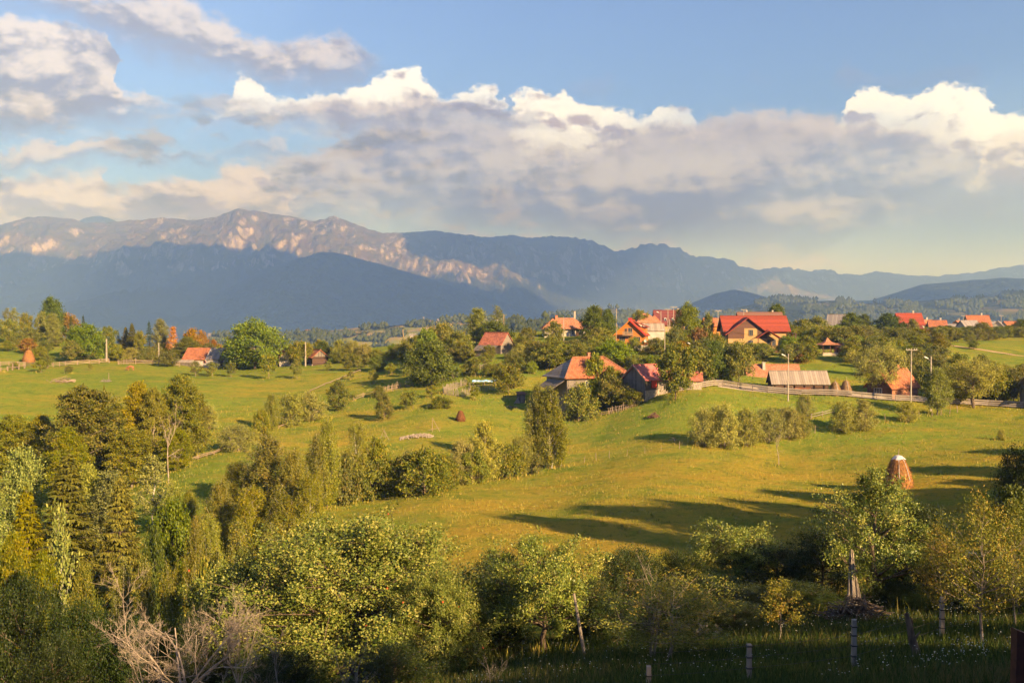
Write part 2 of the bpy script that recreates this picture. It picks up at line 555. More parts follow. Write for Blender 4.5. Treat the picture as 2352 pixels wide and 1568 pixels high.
def height(x, y, detail=True):
    x = np.atleast_1d(np.asarray(x, float))
    y = np.atleast_1d(np.asarray(y, float))
    shp = x.shape
    x, y = x.ravel(), y.ravel()
    a = np.arctan2(x, y)
    ac = np.clip(a, -0.62, 0.62)
    d = np.hypot(x, y)
    dep = np.clip(np.where(np.abs(a) < 0.62, y, d * math.cos(0.62)), 2.0, 1600.0)
    Qx = np.c_[ac * KA, np.log(dep)]
    z = np.empty(len(x))
    for i in range(0, len(x), 20000):
        q = Qx[i:i + 20000]
        dd = np.linalg.norm(q[:, None] - _TP[None], axis=-1)
        z[i:i + 20000] = np.where(dd > 0, dd * dd * np.log(dd + 1e-12), 0.0) @ _TC[:-3] + _TC[-3] + q @ _TC[-2:]
    side = sstep(np.abs(a), 0.62, 1.5)
    hill = -1.7 - 0.28 * y + 0.05 * np.abs(x)
    hill = np.where(y < 0, -1.7 + 40 * np.tanh(-0.28 * y / 40), hill)
    z = z * (1 - side) + np.clip(hill, -40, 60) * side
    z = np.where(d < 3.0, -1.7 - 0.2 * np.clip(y, -3, 3), z)
    if detail:
        k = sstep(d, 20, 70)
        z = z + k * (fbm(x / 26.0, y / 26.0, 3, 5) * 0.9 + fbm(x / 6.0, y / 6.0, 2, 9) * 0.22)
    return z.reshape(shp)


def H(x, y):
    return float(height([x], [y])[0])


def ray(u, v):
    cx, cyy = (u - 1176.0) / F, -(v - 784.0) / F
    return cx, math.cos(PITCH) + cyy * math.sin(PITCH), -math.sin(PITCH) + cyy * math.cos(PITCH)


_DS = np.exp(np.linspace(math.log(14.0), math.log(900.0), 700))


def ground(u, v):
    """where the line of sight through (u, v) meets the ground"""
    dx, dy, dz = ray(u, v)
    d = _DS
    zz = height(d * dx / dy, d)
    hit = np.nonzero(zz > d * dz / dy)[0]
    if len(hit) == 0:
        k = int(np.argmin(np.abs(zz - d * dz / dy)))
        dd = d[k]
    else:
        k = max(int(hit[0]), 1)
        a0 = zz[k - 1] - d[k - 1] * dz / dy
        a1 = zz[k] - d[k] * dz / dy
        t = a0 / (a0 - a1)
        dd = d[k - 1] + (d[k] - d[k - 1]) * t
    x = dd * dx / dy
    return Vector((x, dd, H(x, dd)))


def along(u, d):
    x = (u - 1176.0) / F * d * (math.cos(PITCH) ** -1)
    return Vector((x, d, H(x, d)))


def spot(u, v, d=None):
    return along(u, d) if d else ground(u, v)


M = {}
M['meadow'] = mat_meadow()
# the ground: one polar sheet round the viewpoint
rr = np.concatenate([[0.0, 1.0, 2.2], np.exp(np.linspace(math.log(4.0), math.log(420.0), 270)), np.exp(np.linspace(math.log(430.0), math.log(26000.0), 60))])
aa = np.concatenate([np.linspace(-0.62, 0.62, 430), np.linspace(0.64, 2 * math.pi - 0.64, 150)])
RRg, AAg = np.meshgrid(rr, aa, indexing='ij')
gx, gy = RRg * np.sin(AAg), RRg * np.cos(AAg)
gz = height(gx, gy)
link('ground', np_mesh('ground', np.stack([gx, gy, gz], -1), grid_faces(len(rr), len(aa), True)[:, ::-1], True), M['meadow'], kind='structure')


# ------------------------------------------------------------------ far hills and the mountain range
def skyline(pts):
    P = sorted(pts)
    A = np.array([math.atan2((u - 1176.0), F) for u, v in P])
    E = np.array([(HORIZON - v) / F for u, v in P])
    return A, E


def hill(name, pts, dist, front, z_foot, mat, na=220, nr=60, amp=0.06, nscale=300.0, seed=1, back=0.35, rough_top=0.004, kind='structure', spur=0.0, power=1.0):
    A, E = skyline(pts)
    a = np.linspace(A[0], A[-1], na)
    e = np.interp(a, A, E)
    ker = np.ones(3) / 3
    ee = np.convolve(np.pad(e, 1, mode='edge'), ker, 'valid')
    top = ee * dist
    q = np.concatenate([np.linspace(0, 1, nr), 1 + np.linspace(0, back, 12)[1:]])
    Q, AA = np.meshgrid(q, a, indexing='ij')
    rad = dist - front * (1 - Q)
    X, Y = rad * np.tan(AA), rad
    S = np.where(Q <= 1, (0.5 - 0.5 * np.cos(np.pi * np.clip(Q, 0, 1))) ** power, 1 - ((Q - 1) / back) ** 2 * 0.6)
    Z = z_foot + (top[None] - z_foot) * S
    relh = np.clip(top[None] - z_foot, 1, None)
    free = np.clip(1 - np.abs(Q - 1) * 1.0, 0, 1)
    nz_ = fbm(X / nscale, Y / nscale, 5, seed)
    Z = Z + relh * amp * nz_ * np.sin(np.pi * np.clip(Q, 0, 1)) * 2.0
    if spur:
        Z = Z + relh * spur * ridged(X / (nscale * 1.6) + 0.3 * nz_, Y / (nscale * 6.0), 4, seed + 3) * np.sin(np.pi * np.clip(Q, 0, 1) ** 0.8)
    Z = Z + relh * rough_top * fbm(X / (nscale * 0.1), Y / (nscale * 0.1), 3, seed + 9)
    me = np_mesh(name, np.stack([X, Y, Z], -1), grid_faces(len(q), na)[:, ::-1], True)
    o = link(name, me, mat, kind=kind)
    return o, (X, Y, Z, Q, AA)


M['mountain'] = mat_mountain()
M['hill_sunny'] = mat_far_hill('pasture_hill', 0.44, 0.006)
M['hill_wood'] = mat_far_hill('wooded_hill', 0.54, 0.0028, (0.085, 0.085, 0.035), (0.15, 0.115, 0.055))
M['foothill'] = mat_far_hill('forest_slope', 0.86, 0.0012, (0.07, 0.065, 0.03), (0.12, 0.095, 0.05), (0.020, 0.030, 0.016))


def mountains():
    pts = [(-420, 560), (-200, 540), (0, 517), (35, 507), (70, 498), (130, 500), (165, 503), (200, 512), (255, 510), (330, 504), (375, 500), (395, 502), (445, 507), (480, 500), (500, 497), (520, 490), (535, 484), (548, 479), (575, 483), (600, 487), (660, 496), (725, 508), (745, 503), (768, 496), (785, 503), (815, 515), (850, 527), (880, 535), (935, 533), (1000, 530), (1050, 537), (1130, 545), (1175, 540), (1220, 546), (1290, 544), (1350, 552), (1385, 563), (1410, 574), (1432, 575), (1460, 568), (1490, 560), (1530, 563), (1560, 570), (1585, 583), (1600, 590), (1655, 593), (1680, 600), (1700, 610), (1730, 620), (1745, 622), (1760, 617), (1810, 614), (1850, 620), (1880, 622), (1910, 617), (1930, 630), (1980, 630), (2010, 623), (2080, 631), (2150, 634), (2220, 628), (2300, 615), (2352, 608), (2500, 600), (2780, 590)]
    A, E = skyline(pts)
    na, nr = 720, 160
    a = np.linspace(A[0], A[-1], na)
    e = np.interp(a, A, E)
    dr = np.interp(a, [-0.6, -0.1, 0.1, 0.6], [11500, 12500, 14500, 17000])
    top = e * dr
    front = 5600.0
    q = np.concatenate([np.linspace(0, 1, nr), 1 + np.linspace(0, 0.25, 12)[1:]])
    Q, AA = np.meshgrid(q, a, indexing='ij')
    rad = dr[None] - front * (1 - Q)
    X, Y = rad * np.tan(AA), rad
    wob = fbm(X / 1500.0, Y / 1500.0, 4, 21)
    qq = np.clip(Q, 0, 1)
    # lower forest apron, a cliff band, then open grass below the crest
    S = np.interp(qq, [0, 0.25, 0.50, 0.64, 0.76, 0.86, 1.0], [0.0, 0.10, 0.27, 0.42, 0.66, 0.83, 1.0])
    S = np.where(Q > 1, 1 - (Q - 1) * 1.2, S)
    foot = -160.0
    relh = top[None] - foot
    env = np.sin(np.pi * qq ** 1.25) ** 0.8
    cx = X / 900.0 + 0.55 * wob + 0.12 * fbm(X / 300.0, Y / 300.0, 3, 5)
    spur = ridged(cx, Y / 5200.0, 2, 31, 0.5) * 0.18 + ridged(cx * 2.7, Y / 2600.0 + wob, 3, 41, 0.55) * 0.075
    rocky = sstep(qq, 0.42, 0.62)
    crag = ridged(X / 190.0 + 0.4 * wob, Y / 420.0, 4, 61, 0.6) * 0.055 * rocky * (1 - 0.92 * sstep(qq, 0.84, 1.0))
    Z = foot + relh * (S + env * (spur + 0.10 * wob) + crag * np.clip(env * 1.8, 0.12, 1))
    Z = Z + relh * 0.006 * fbm(X / 90.0, Y / 90.0, 3, 71) * (0.4 + rocky)
    # spurs stay below the crest they run down from
    crest = (e + (0.0012 + 0.0016 * sstep(a, -0.1, 0.1) * (1 - sstep(a, 0.28, 0.36))) * fbm(a * 210.0, a * 0.0, 4, 91, 0.6))[None] * rad
    Z = np.where(Q < 0.985, np.minimum(Z, crest * 0.992 - 4.0), np.where(Q <= 1.02, crest, Z))
    me = np_mesh('mountain_range', np.stack([X, Y, Z], -1), grid_faces(len(q), na)[:, ::-1], True)
    at = me.attributes.new('rel', 'FLOAT', 'POINT')
    rel = np.clip((Z - foot) / np.maximum(relh, 50.0), -0.2, 1.2)
    at.data.foreach_set('value', rel.astype(np.float32).ravel())
    link('mountain_range', me, M['mountain'], kind='structure')


mountains()
hill('far_summit', [(150, 560), (185, 506), (205, 500), (228, 496), (250, 501), (268, 508), (300, 560)], 14500, 1500, 300, M['foothill'], na=80, nr=20, amp=0.02, nscale=500)
hill('foothill_ridge', [(120, 790), (290, 752), (350, 735), (430, 702), (520, 664), (600, 626), (650, 607), (690, 596), (740, 588), (800, 592), (870, 606), (950, 630), (1050, 662), (1150, 692), (1250, 716), (1350, 736), (1500, 770)], 9800, 3000, -170, M['foothill'], na=300, nr=90, amp=0.05, nscale=700, seed=4, spur=0.22, power=0.85)
hill('low_foothill', [(1380, 760), (1500, 722), (1560, 705), (1607, 690), (1640, 676), (1686, 666), (1720, 672), (1760, 684), (1850, 694), (2000, 690), (2060, 672), (2120, 655), (2200, 650), (2300, 640), (2500, 640)], 8200, 2000, -150, M['foothill'], na=260, nr=60, amp=0.05, nscale=500, seed=8, spur=0.16)
hill('wooded_ridge', [(1440, 790), (1560, 740), (1640, 716), (1700, 708), (1745, 697), (1794, 686), (1840, 692), (1880, 694), (1934, 691), (1992, 699), (2030, 697), (2064, 693), (2120, 692), (2190, 685), (2226, 691), (2262, 686), (2298, 677), (2352, 674), (2600, 660)], 3800, 1900, -90, M['hill_wood'], na=300, nr=70, amp=0.10, nscale=420, seed=13, spur=0.05)
hill('village_back_hill', [(1130, 775), (1219, 735), (1262, 727), (1319, 713), (1348, 712), (1380, 712), (1406, 708), (1434, 715), (1456, 724), (1500, 740), (1580, 770)], 3000, 1100, -120, M['hill_wood'], na=160, nr=50, amp=0.06, nscale=260, seed=15)
hill('pasture_hill', [(380, 800), (480, 772), (520, 768), (600, 772), (654, 767), (702, 762), (764, 759), (814, 753), (864, 750), (940, 746), (985, 742), (1015, 737), (1065, 732), (1115, 729), (1165, 731), (1240, 746), (1330, 775)], 2100, 1000, -170, M['hill_sunny'], na=260, nr=80, amp=0.09, nscale=190, seed=23, spur=0.03)
hill('near_pasture_hill', [(1090, 785), (1130, 765), (1178, 746), (1215, 736), (1253, 732), (1320, 738), (1400, 752), (1480, 775)], 1250, 450, -110, M['hill_sunny'], na=120, nr=40, amp=0.05, nscale=150, seed=29)

# ------------------------------------------------------------------ foliage materials
def mat_leaf(name, c1, c2, c3=None, trans=0.35, rough=0.55, spec=0.25):
    m = bpy.data.materials.new(name)
    m.use_nodes = True
    g = NT(m.node_tree)
    g.n.clear()
    out = g.new('ShaderNodeOutputMaterial')
    geo = g.new('ShaderNodeNewGeometry')
    oi = g.new('ShaderNodeObjectInfo')
    r = geo.outputs['Random Per Island']
    c = g.mix(g.step(r, 0.0, 1.0, False), c1, c2)
    if c3:
        k = g.noise(geo.outputs['Position'], 0.9, 2, 0.5)
        c = g.mix(g.m('MULTIPLY', g.step(g.m('ADD', k, g.m('MULTIPLY', g.m('SUBTRACT', r, 0.5), 0.35)), 0.55, 0.72), 0.8), c, c3)
    hs = g.new('ShaderNodeHueSaturation')
    g.l.new(c, hs.inputs['Color'])
    ro = oi.outputs['Random']
    if name in ('apple_leaves', 'pear_leaves'):      # single hero trees: no tree-to-tree variation
        v_ = g.new('ShaderNodeValue')
        v_.outputs[0].default_value = 0.11
        ro = v_.outputs[0]
    g.put(hs.inputs['Hue'], g.m('ADD', g.m('MULTIPLY', ro, 0.030), 0.497))
    g.put(hs.inputs['Value'], g.m('ADD', g.m('MULTIPLY', g.m('FRACT', g.m('MULTIPLY', ro, 7.3)), 0.50), 0.92))
    g.put(hs.inputs['Saturation'], g.m('ADD', g.m('MULTIPLY', g.m('FRACT', g.m('MULTIPLY', ro, 3.7)), 0.2), 0.96))
    c = hs.outputs[0]
    b = g.new('ShaderNodeBsdfPrincipled')
    g.l.new(c, b.inputs['Base Color'])
    b.inputs['Roughness'].default_value = rough
    b.inputs['Specular IOR Level'].default_value = spec
    t = g.new('ShaderNodeBsdfTranslucent')
    g.l.new(g.mix(0.5, c, (0.16, 0.15, 0.01), 'MIX'), t.inputs[0])
    mx = g.new('ShaderNodeMixShader')
    mx.inputs[0].default_value = trans * 0.65
    g.l.new(b.outputs[0], mx.inputs[1])
    g.l.new(t.outputs[0], mx.inputs[2])
    g.l.new(mx.outputs[0], out.inputs[0])
    return m


def mat_bark(name, c1, c2, scale=6.0, stretch=(1, 1, 0.25)):
    m, g, b = principled(name)
    tc = g.new('ShaderNodeTexCoord')
    p = g.vmul(tc.outputs['Object'], stretch)
    n = g.noise(p, scale, 5, 0.65)
    g.put(b.inputs['Base Color'], g.mix(g.step(n, 0.35, 0.65), c1, c2))
    set_bump(g, b, n, 0.6, 0.03)
    return m


def mat_birch():
    m, g, b = principled('birch_bark')
    tc = g.new('ShaderNodeTexCoord')
    n = g.noise(g.vmul(tc.outputs['Object'], (1, 1, 3.0)), 2.2, 4, 0.6)
    g.put(b.inputs['Base Color'], g.mix(g.step(n, 0.56, 0.64), (0.55, 0.50, 0.42), (0.05, 0.045, 0.04)))
    return m


M['bark'] = mat_bark('bark', (0.060, 0.044, 0.032), (0.16, 0.115, 0.08))
M['bark_grey'] = mat_bark('grey_bark', (0.13, 0.105, 0.08), (0.28, 0.23, 0.18))
M['bark_pale'] = mat_bark('pale_dead_wood', (0.20, 0.155, 0.12), (0.40, 0.32, 0.25))
M['birch_bark'] = mat_birch()
LEAF = {
    'apple': mat_leaf('apple_leaves', (0.050, 0.080, 0.012), (0.180, 0.190, 0.038), (0.26, 0.235, 0.062), 0.30, 0.5, 0.3),
    'pear': mat_leaf('pear_leaves', (0.036, 0.068, 0.010), (0.190, 0.210, 0.038), (0.28, 0.26, 0.06), 0.28, 0.45, 0.35),
    'plum': mat_leaf('plum_leaves', (0.075, 0.090, 0.015), (0.21, 0.17, 0.030), (0.24, 0.13, 0.03), 0.32),
    'orchard': mat_leaf('orchard_leaves', (0.072, 0.090, 0.014), (0.175, 0.165, 0.028), (0.24, 0.17, 0.035), 0.3),
    'walnut': mat_leaf('walnut_leaves', (0.080, 0.118, 0.012), (0.190, 0.195, 0.022), None, 0.3),
    'beech': mat_leaf('beech_leaves', (0.065, 0.080, 0.009), (0.185, 0.162, 0.017), (0.215, 0.155, 0.015), 0.32),
    'birch': mat_leaf('birch_leaves', (0.092, 0.100, 0.015), (0.215, 0.190, 0.032), (0.26, 0.19, 0.03), 0.34),
    'willow': mat_leaf('willow_leaves', (0.150, 0.150, 0.036), (0.300, 0.265, 0.072), (0.32, 0.25, 0.06), 0.36),
    'pale': mat_leaf('poplar_leaves', (0.110, 0.130, 0.030), (0.250, 0.240, 0.066), None, 0.34),
    'spruce': mat_leaf('spruce_needles', (0.060, 0.062, 0.010), (0.165, 0.132, 0.017), None, 0.22, 0.7, 0.1),
    'dark_spruce': mat_leaf('dark_spruce_needles', (0.016, 0.034, 0.010), (0.035, 0.055, 0.015), None, 0.1, 0.7, 0.1),
    'orange': mat_leaf('autumn_leaves', (0.17, 0.078, 0.018), (0.26, 0.125, 0.026), (0.13, 0.12, 0.02), 0.35),
    'rust': mat_leaf('rust_leaves', (0.28, 0.075, 0.020), (0.40, 0.14, 0.045), None, 0.3),
    'gold': mat_leaf('golden_leaves', (0.13, 0.118, 0.012), (0.225, 0.18, 0.018), (0.24, 0.16, 0.016), 0.34),
    'shadow': mat_leaf('dull_shaded_leaves', (0.011, 0.021, 0.004), (0.040, 0.050, 0.010), None, 0.2),  # dark leaf tone, with shade of the low foreground trees put into the colour
    'ivy': mat_leaf('deep_green_leaves', (0.038, 0.058, 0.009), (0.105, 0.118, 0.018), None, 0.25),
}


# ------------------------------------------------------------------ tree builder
class Wood:
    def __init__(s, sides=5):
        s.V, s.Fc, s.n, s.sides = [], [], 0, sides

    def tube(s, P, r0, r1, sides=None):
        k = sides or s.sides
        P = np.asarray(P, float)
        m = len(P)
        T = np.gradient(P, axis=0)
        T /= np.linalg.norm(T, axis=1)[:, None] + 1e-9
        ref = np.where(np.abs(T[:, 2:3]) > 0.9, [[1.0, 0, 0]], [[0, 0, 1.0]])
        A = np.cross(T, ref)
        A /= np.linalg.norm(A, axis=1)[:, None] + 1e-9
        B = np.cross(T, A)
        rad = np.linspace(0, 1, m)
        rad = r0 + (r1 - r0) * rad
        ang = np.linspace(0, 2 * np.pi, k, endpoint=False)
        ring = P[:, None] + rad[:, None, None] * (np.cos(ang)[None, :, None] * A[:, None] + np.sin(ang)[None, :, None] * B[:, None])
        s.V.append(ring.reshape(-1, 3))
        s.Fc.append(grid_faces(m, k, True) + s.n)
        s.n += m * k

    def mesh(s, name):
        return np_mesh(name, np.concatenate(s.V), np.concatenate(s.Fc), True)


def bend(p0, dirv, length, up, rng, n=6, jit=0.08):
    """a curving branch"""
    d = np.array(dirv, float)
    d /= np.linalg.norm(d)
    P = [np.array(p0, float)]
    st = length / (n - 1)
    for k in range(n - 1):
        d = d + np.array([0, 0, up / (n - 1)]) + rng.normal(0, jit, 3)
        d /= np.linalg.norm(d)
        P.append(P[-1] + d * st)
    return np.array(P)


def leaf_quads(P, D, N, L, W):
    D = D / (np.linalg.norm(D, axis=1)[:, None] + 1e-9)
    S = np.cross(D, N)
    S /= np.linalg.norm(S, axis=1)[:, None] + 1e-9
    up = np.cross(S, D)
    L = L[:, None]
    W = W[:, None]
    a = P
    b = P + D * L * 0.5 + S * W * 0.5 + up * L * 0.06
    c = P + D * L
    d = P + D * L * 0.5 - S * W * 0.5 + up * L * 0.06
    V = np.stack([a, b, c, d], 1).reshape(-1, 3)
    return V, np.arange(len(P) * 4).reshape(-1, 4)


def crown_mesh(name, P, C, rng, leaf, wid=0.55, hang=0.0, out=0.7, up=0.35):
    """leaves at points P; C = centres they face away from"""
    n = len(P)
    o = P - C
    o /= np.linalg.norm(o, axis=1)[:, None] + 1e-9
    N = o * out + rng.normal(0, 0.55, (n, 3)) + np.array([0, 0, up])
    D = rng.normal(0, 1, (n, 3)) + o * 0.6
    D[:, 2] = D[:, 2] * (1 - hang) - hang * 1.2
    L = leaf * rng.uniform(0.65, 1.3, n)
    V, Fc = leaf_quads(P - 0.0, D, N, L, L * wid)
    return np_mesh(name, V, Fc)


PROFILE = {
    'round': lambda t: np.sqrt(np.clip(1 - (2 * t - 0.92) ** 2 * 0.95, 0.02, 1)),
    'dome': lambda t: np.sqrt(np.clip(1 - t ** 2.4, 0.0, 1)) * (0.72 + 0.28 * np.clip(t * 4, 0, 1)),
    'egg': lambda t: np.clip(np.sin(np.pi * np.clip(t, 0, 1) ** 0.72), 0.03, 1) ** 0.8,
    'cone': lambda t: np.clip(1 - t, 0.02, 1) ** 0.85,
    'column': lambda t: np.clip(np.sin(np.pi * (0.12 + 0.86 * t)), 0.05, 1) ** 0.6,
    'flat': lambda t: np.clip(0.45 + 1.1 * t - 0.55 * t * t, 0, 1) * np.sqrt(np.clip(1.02 - t ** 6, 0, 1)),
    'bush': lambda t: np.sqrt(np.clip(1 - t ** 2.0, 0.0, 1)) * (0.85 + 0.15 * np.clip(t * 5, 0, 1)),
}


DENSE = [1.7, 1.5]


def make_tree(seed, hgt=8.0, rad=3.0, clear=0.2, prof='round', limbs=16, twigs=4, nleaf=4000, leaf=0.2, clump=0.5, up=0.5,
              trunk_r=None, stems=1, lean=0.0, hang=0.0, strand=0.0, wid=0.55, sides=5, dens_in=0.25, flat=0.75, off=0.0, jitter=0.25):
    """returns (wood mesh, crown mesh, height, radius)"""
    rng = np.random.default_rng(seed)
    nleaf = int(nleaf * DENSE[0])
    leaf = leaf * DENSE[1]
    wd = Wood(sides)
    pr = PROFILE[prof]
    tr = trunk_r or hgt * 0.022
    lx, ly = lean * math.cos(seed), lean * math.sin(seed)
    ends, roots = [], []
    stem_paths = []
    for s in range(stems):
        an = 2 * np.pi * s / max(stems, 1) + rng.uniform(0, 1)
        sp = 0.0 if stems == 1 else rad * rng.uniform(0.25, 0.6)
        top = np.array([lx * hgt + sp * math.cos(an), ly * hgt + sp * math.sin(an), hgt * rng.uniform(0.82, 0.93)])
        base = np.array([0.0, 0, -0.4]) if stems == 1 else np.array([0.12 * rad * math.cos(an), 0.12 * rad * math.sin(an), -0.4])
        tt = np.linspace(0, 1, 9)
        P = base[None] + (top - base)[None] * tt[:, None]
        if stems > 1:
            P[:, :2] = base[:2] + (top - base)[:2] * (tt[:, None] ** 0.8)
        P[1:-1, :2] += rng.normal(0, 0.018 * hgt, (7, 2)) * 0.7
        wd.tube(P, tr / math.sqrt(stems), tr * 0.12, 7 if stems == 1 else 5)
        stem_paths.append(P)
    zc = clear * hgt
    nl = limbs
    for k in range(nl):
        P = stem_paths[k % stems]
        t = (k + rng.uniform(0.1, 0.9)) / nl
        zrel = t ** 0.9
        zt = zc + (hgt - zc) * zrel              # where the limb ends (height)
        zb = max(zc * 0.85, zt - (hgt - zc) * rng.uniform(0.12, 0.34) * (0.5 + up))
        zb = min(zb, hgt * 0.85)
        i = np.interp(zb, P[:, 2], np.arange(len(P)))
        i0 = int(min(i, len(P) - 2))
        b = P[i0] + (P[i0 + 1] - P[i0]) * (i - i0)
        az = k * 2.39996 + rng.uniform(-0.35, 0.35)
        rr_ = rad * pr(np.array(zrel)) * (1 + rng.uniform(-jitter, jitter * 0.7)) + 0.05 * rad
        axis = np.array([lx * zt + off * rad * 0.0, ly * zt, 0.0])
        e = np.array([axis[0] + rr_ * math.cos(az), axis[1] + rr_ * math.sin(az), zt])
        n = 6
        tt = np.linspace(0, 1, n)[:, None]
        mid = (b + e) / 2 + np.array([0, 0, -0.1 * rr_ * (1 - up)]) + rng.normal(0, 0.06 * rr_, 3)
        Q = (1 - tt) ** 2 * b + 2 * tt * (1 - tt) * mid + tt ** 2 * e
        wd.tube(Q, tr * 0.42 * (1 - 0.65 * zrel), tr * 0.05, 4)
        ends.append((Q[-1], Q[0]))
        for j in range(twigs):
            f = rng.uniform(0.35, 0.98)
            q = Q[0] + (Q[-1] - Q[0]) * 0
            ii = f * (n - 1)
            i1 = int(min(ii, n - 2))
            q = Q[i1] + (Q[i1 + 1] - Q[i1]) * (ii - i1)
            dv = (e - b) / (np.linalg.norm(e - b) + 1e-6) + rng.normal(0, 0.75, 3)
            dv[2] += 0.25 * up
            ln = max(0.22 * rr_, 0.10 * rad) * rng.uniform(0.7, 1.7)
            T = bend(q, dv, ln, 0.3 * up, rng, 4, 0.1)
            wd.tube(T, tr * 0.10, tr * 0.03, 3)
            ends.append((T[-1], q))
    # leader tufts
    for P in stem_paths:
        ends.append((P[-1] + np.array([0, 0, hgt * 0.05]), P[-2]))
    E = np.array([e for e, b in ends])
    cen = np.array([lx * hgt * 0.5, ly * hgt * 0.5, zc + (hgt - zc) * 0.42])
    wts = rng.uniform(0.35, 1.6, len(E))
    wts /= wts.sum()
    pick = rng.choice(len(E), nleaf, p=wts)
    cs = clump * rng.uniform(0.65, 1.35, len(E))
    off3 = rng.normal(0, 0.5, (nleaf, 3))
    off3 *= (cs[pick])[:, None]
    off3[:, 2] *= flat
    L = E[pick] + off3
    if strand > 0:
        # hanging twigs: a clump becomes a set of strands
        ns = 7
        sid = rng.integers(0, ns, nleaf)
        so = rng.normal(0, 0.55, (len(E), ns, 2)) * clump
        sl_ = rng.uniform(0.35, 1.0, (len(E), ns)) * strand
        tt = rng.uniform(0, 1, nleaf)
        L = E[pick].copy()
        L[:, :2] += so[pick, sid] + rng.normal(0, 0.045 * strand, (nleaf, 2))
        L[:, 2] += 0.25 * clump - tt * sl_[pick, sid]
    ni = int(nleaf * dens_in * 0.3)
    if ni:
        w = rng.uniform(0.15, 0.8, (ni, 1))
        L[:ni] = cen + (L[:ni] - cen) * (0.4 + 0.6 * w)
    L[:, 2] = np.maximum(L[:, 2], 0.06 * hgt)
    C = np.repeat(cen[None], nleaf, 0) * 0.5 + E[pick] * 0.5 - np.array([0, 0, 0.2 * clump])
    cm = crown_mesh('crown', L, C, rng, leaf, wid, hang)
    return wd.mesh('trunk'), cm, hgt, rad


def make_spruce(seed, hgt=14.0, rad=2.6, nspray=9000, clear=0.05):
    rng = np.random.default_rng(seed)
    wd = Wood(6)
    z = np.linspace(-0.4, hgt, 12)
    wd.tube(np.c_[rng.normal(0, 0.02, 12), rng.normal(0, 0.02, 12), z], hgt * 0.016, 0.015, 6)
    P, D, N = [], [], []
    nb = 0
    zz = clear * hgt
    lens = []
    br = []
    while zz < hgt * 0.985:
        t = (zz - clear * hgt) / (hgt * (1 - clear))
        k = int(rng.integers(4, 7))
        a0 = rng.uniform(0, 6.28)
        for j in range(k):
            ln = rad * ((1 - t) ** 0.82) * rng.uniform(0.72, 1.14) + 0.12
            br.append((zz + rng.uniform(-0.12, 0.12), a0 + 6.283 * j / k + rng.uniform(-0.25, 0.25), ln, t))
        zz += hgt * 0.032 * (1.15 - 0.55 * t)
    tot = sum(b[2] for b in br)
    for (zb, az, ln, t) in br:
        n = 6
        s = np.linspace(0, 1, n)
        droop = 0.10 + 0.30 * (1 - t)
        q = np.c_[np.cos(az) * ln * s, np.sin(az) * ln * s, zb + ln * (0.30 * t * s - droop * s + droop * 0.62 * s ** 2.2)]
        wd.tube(q, 0.012 + 0.012 * ln, 0.005, 3)
        m = max(8, int(nspray * ln / tot))
        f = rng.uniform(0.1, 1.0, m) ** 0.75
        idx = f * (n - 1)
        i0 = np.minimum(idx.astype(int), n - 2)
        p = q[i0] + (q[i0 + 1] - q[i0]) * (idx - i0)[:, None]
        side = np.array([-math.sin(az), math.cos(az), 0])
        spread = (0.10 + 0.26 * ln * (1 - f * 0.75))
        lat = rng.normal(0, 0.5, m) * spread
        p = p + side[None] * lat[:, None]
        p[:, 2] -= np.abs(lat) * 0.35 + rng.uniform(0, 0.10, m)
        d = np.c_[np.cos(az) * 0.5 + side[0] * np.sign(lat) * 0.5 + rng.normal(0, 0.2, m), np.sin(az) * 0.5 + side[1] * np.sign(lat) * 0.5 + rng.normal(0, 0.2, m), -0.75 + rng.normal(0, 0.3, m)]
        P.append(p)
        D.append(d)
        N.append(np.c_[np.cos(az) + rng.normal(0, 0.5, m), np.sin(az) + rng.normal(0, 0.5, m), 0.5 + rng.normal(0, 0.4, m)])
    # tip
    P.append(np.c_[rng.normal(0, 0.05, 60), rng.normal(0, 0.05, 60), hgt - rng.uniform(-0.25, 0.9, 60)])
    D.append(np.c_[rng.normal(0, 0.5, 60), rng.normal(0, 0.5, 60), rng.uniform(-0.6, 0.6, 60)])
    N.append(rng.normal(0, 1, (60, 3)))
    P, D, N = np.concatenate(P), np.concatenate(D), np.concatenate(N)
    L = rng.uniform(0.18, 0.42, len(P)) * (hgt / 14.0) ** 0.5
    V, Fc = leaf_quads(P, D, N, L, L * 0.30)
    return wd.mesh('trunk'), np_mesh('crown', V, Fc), hgt, rad


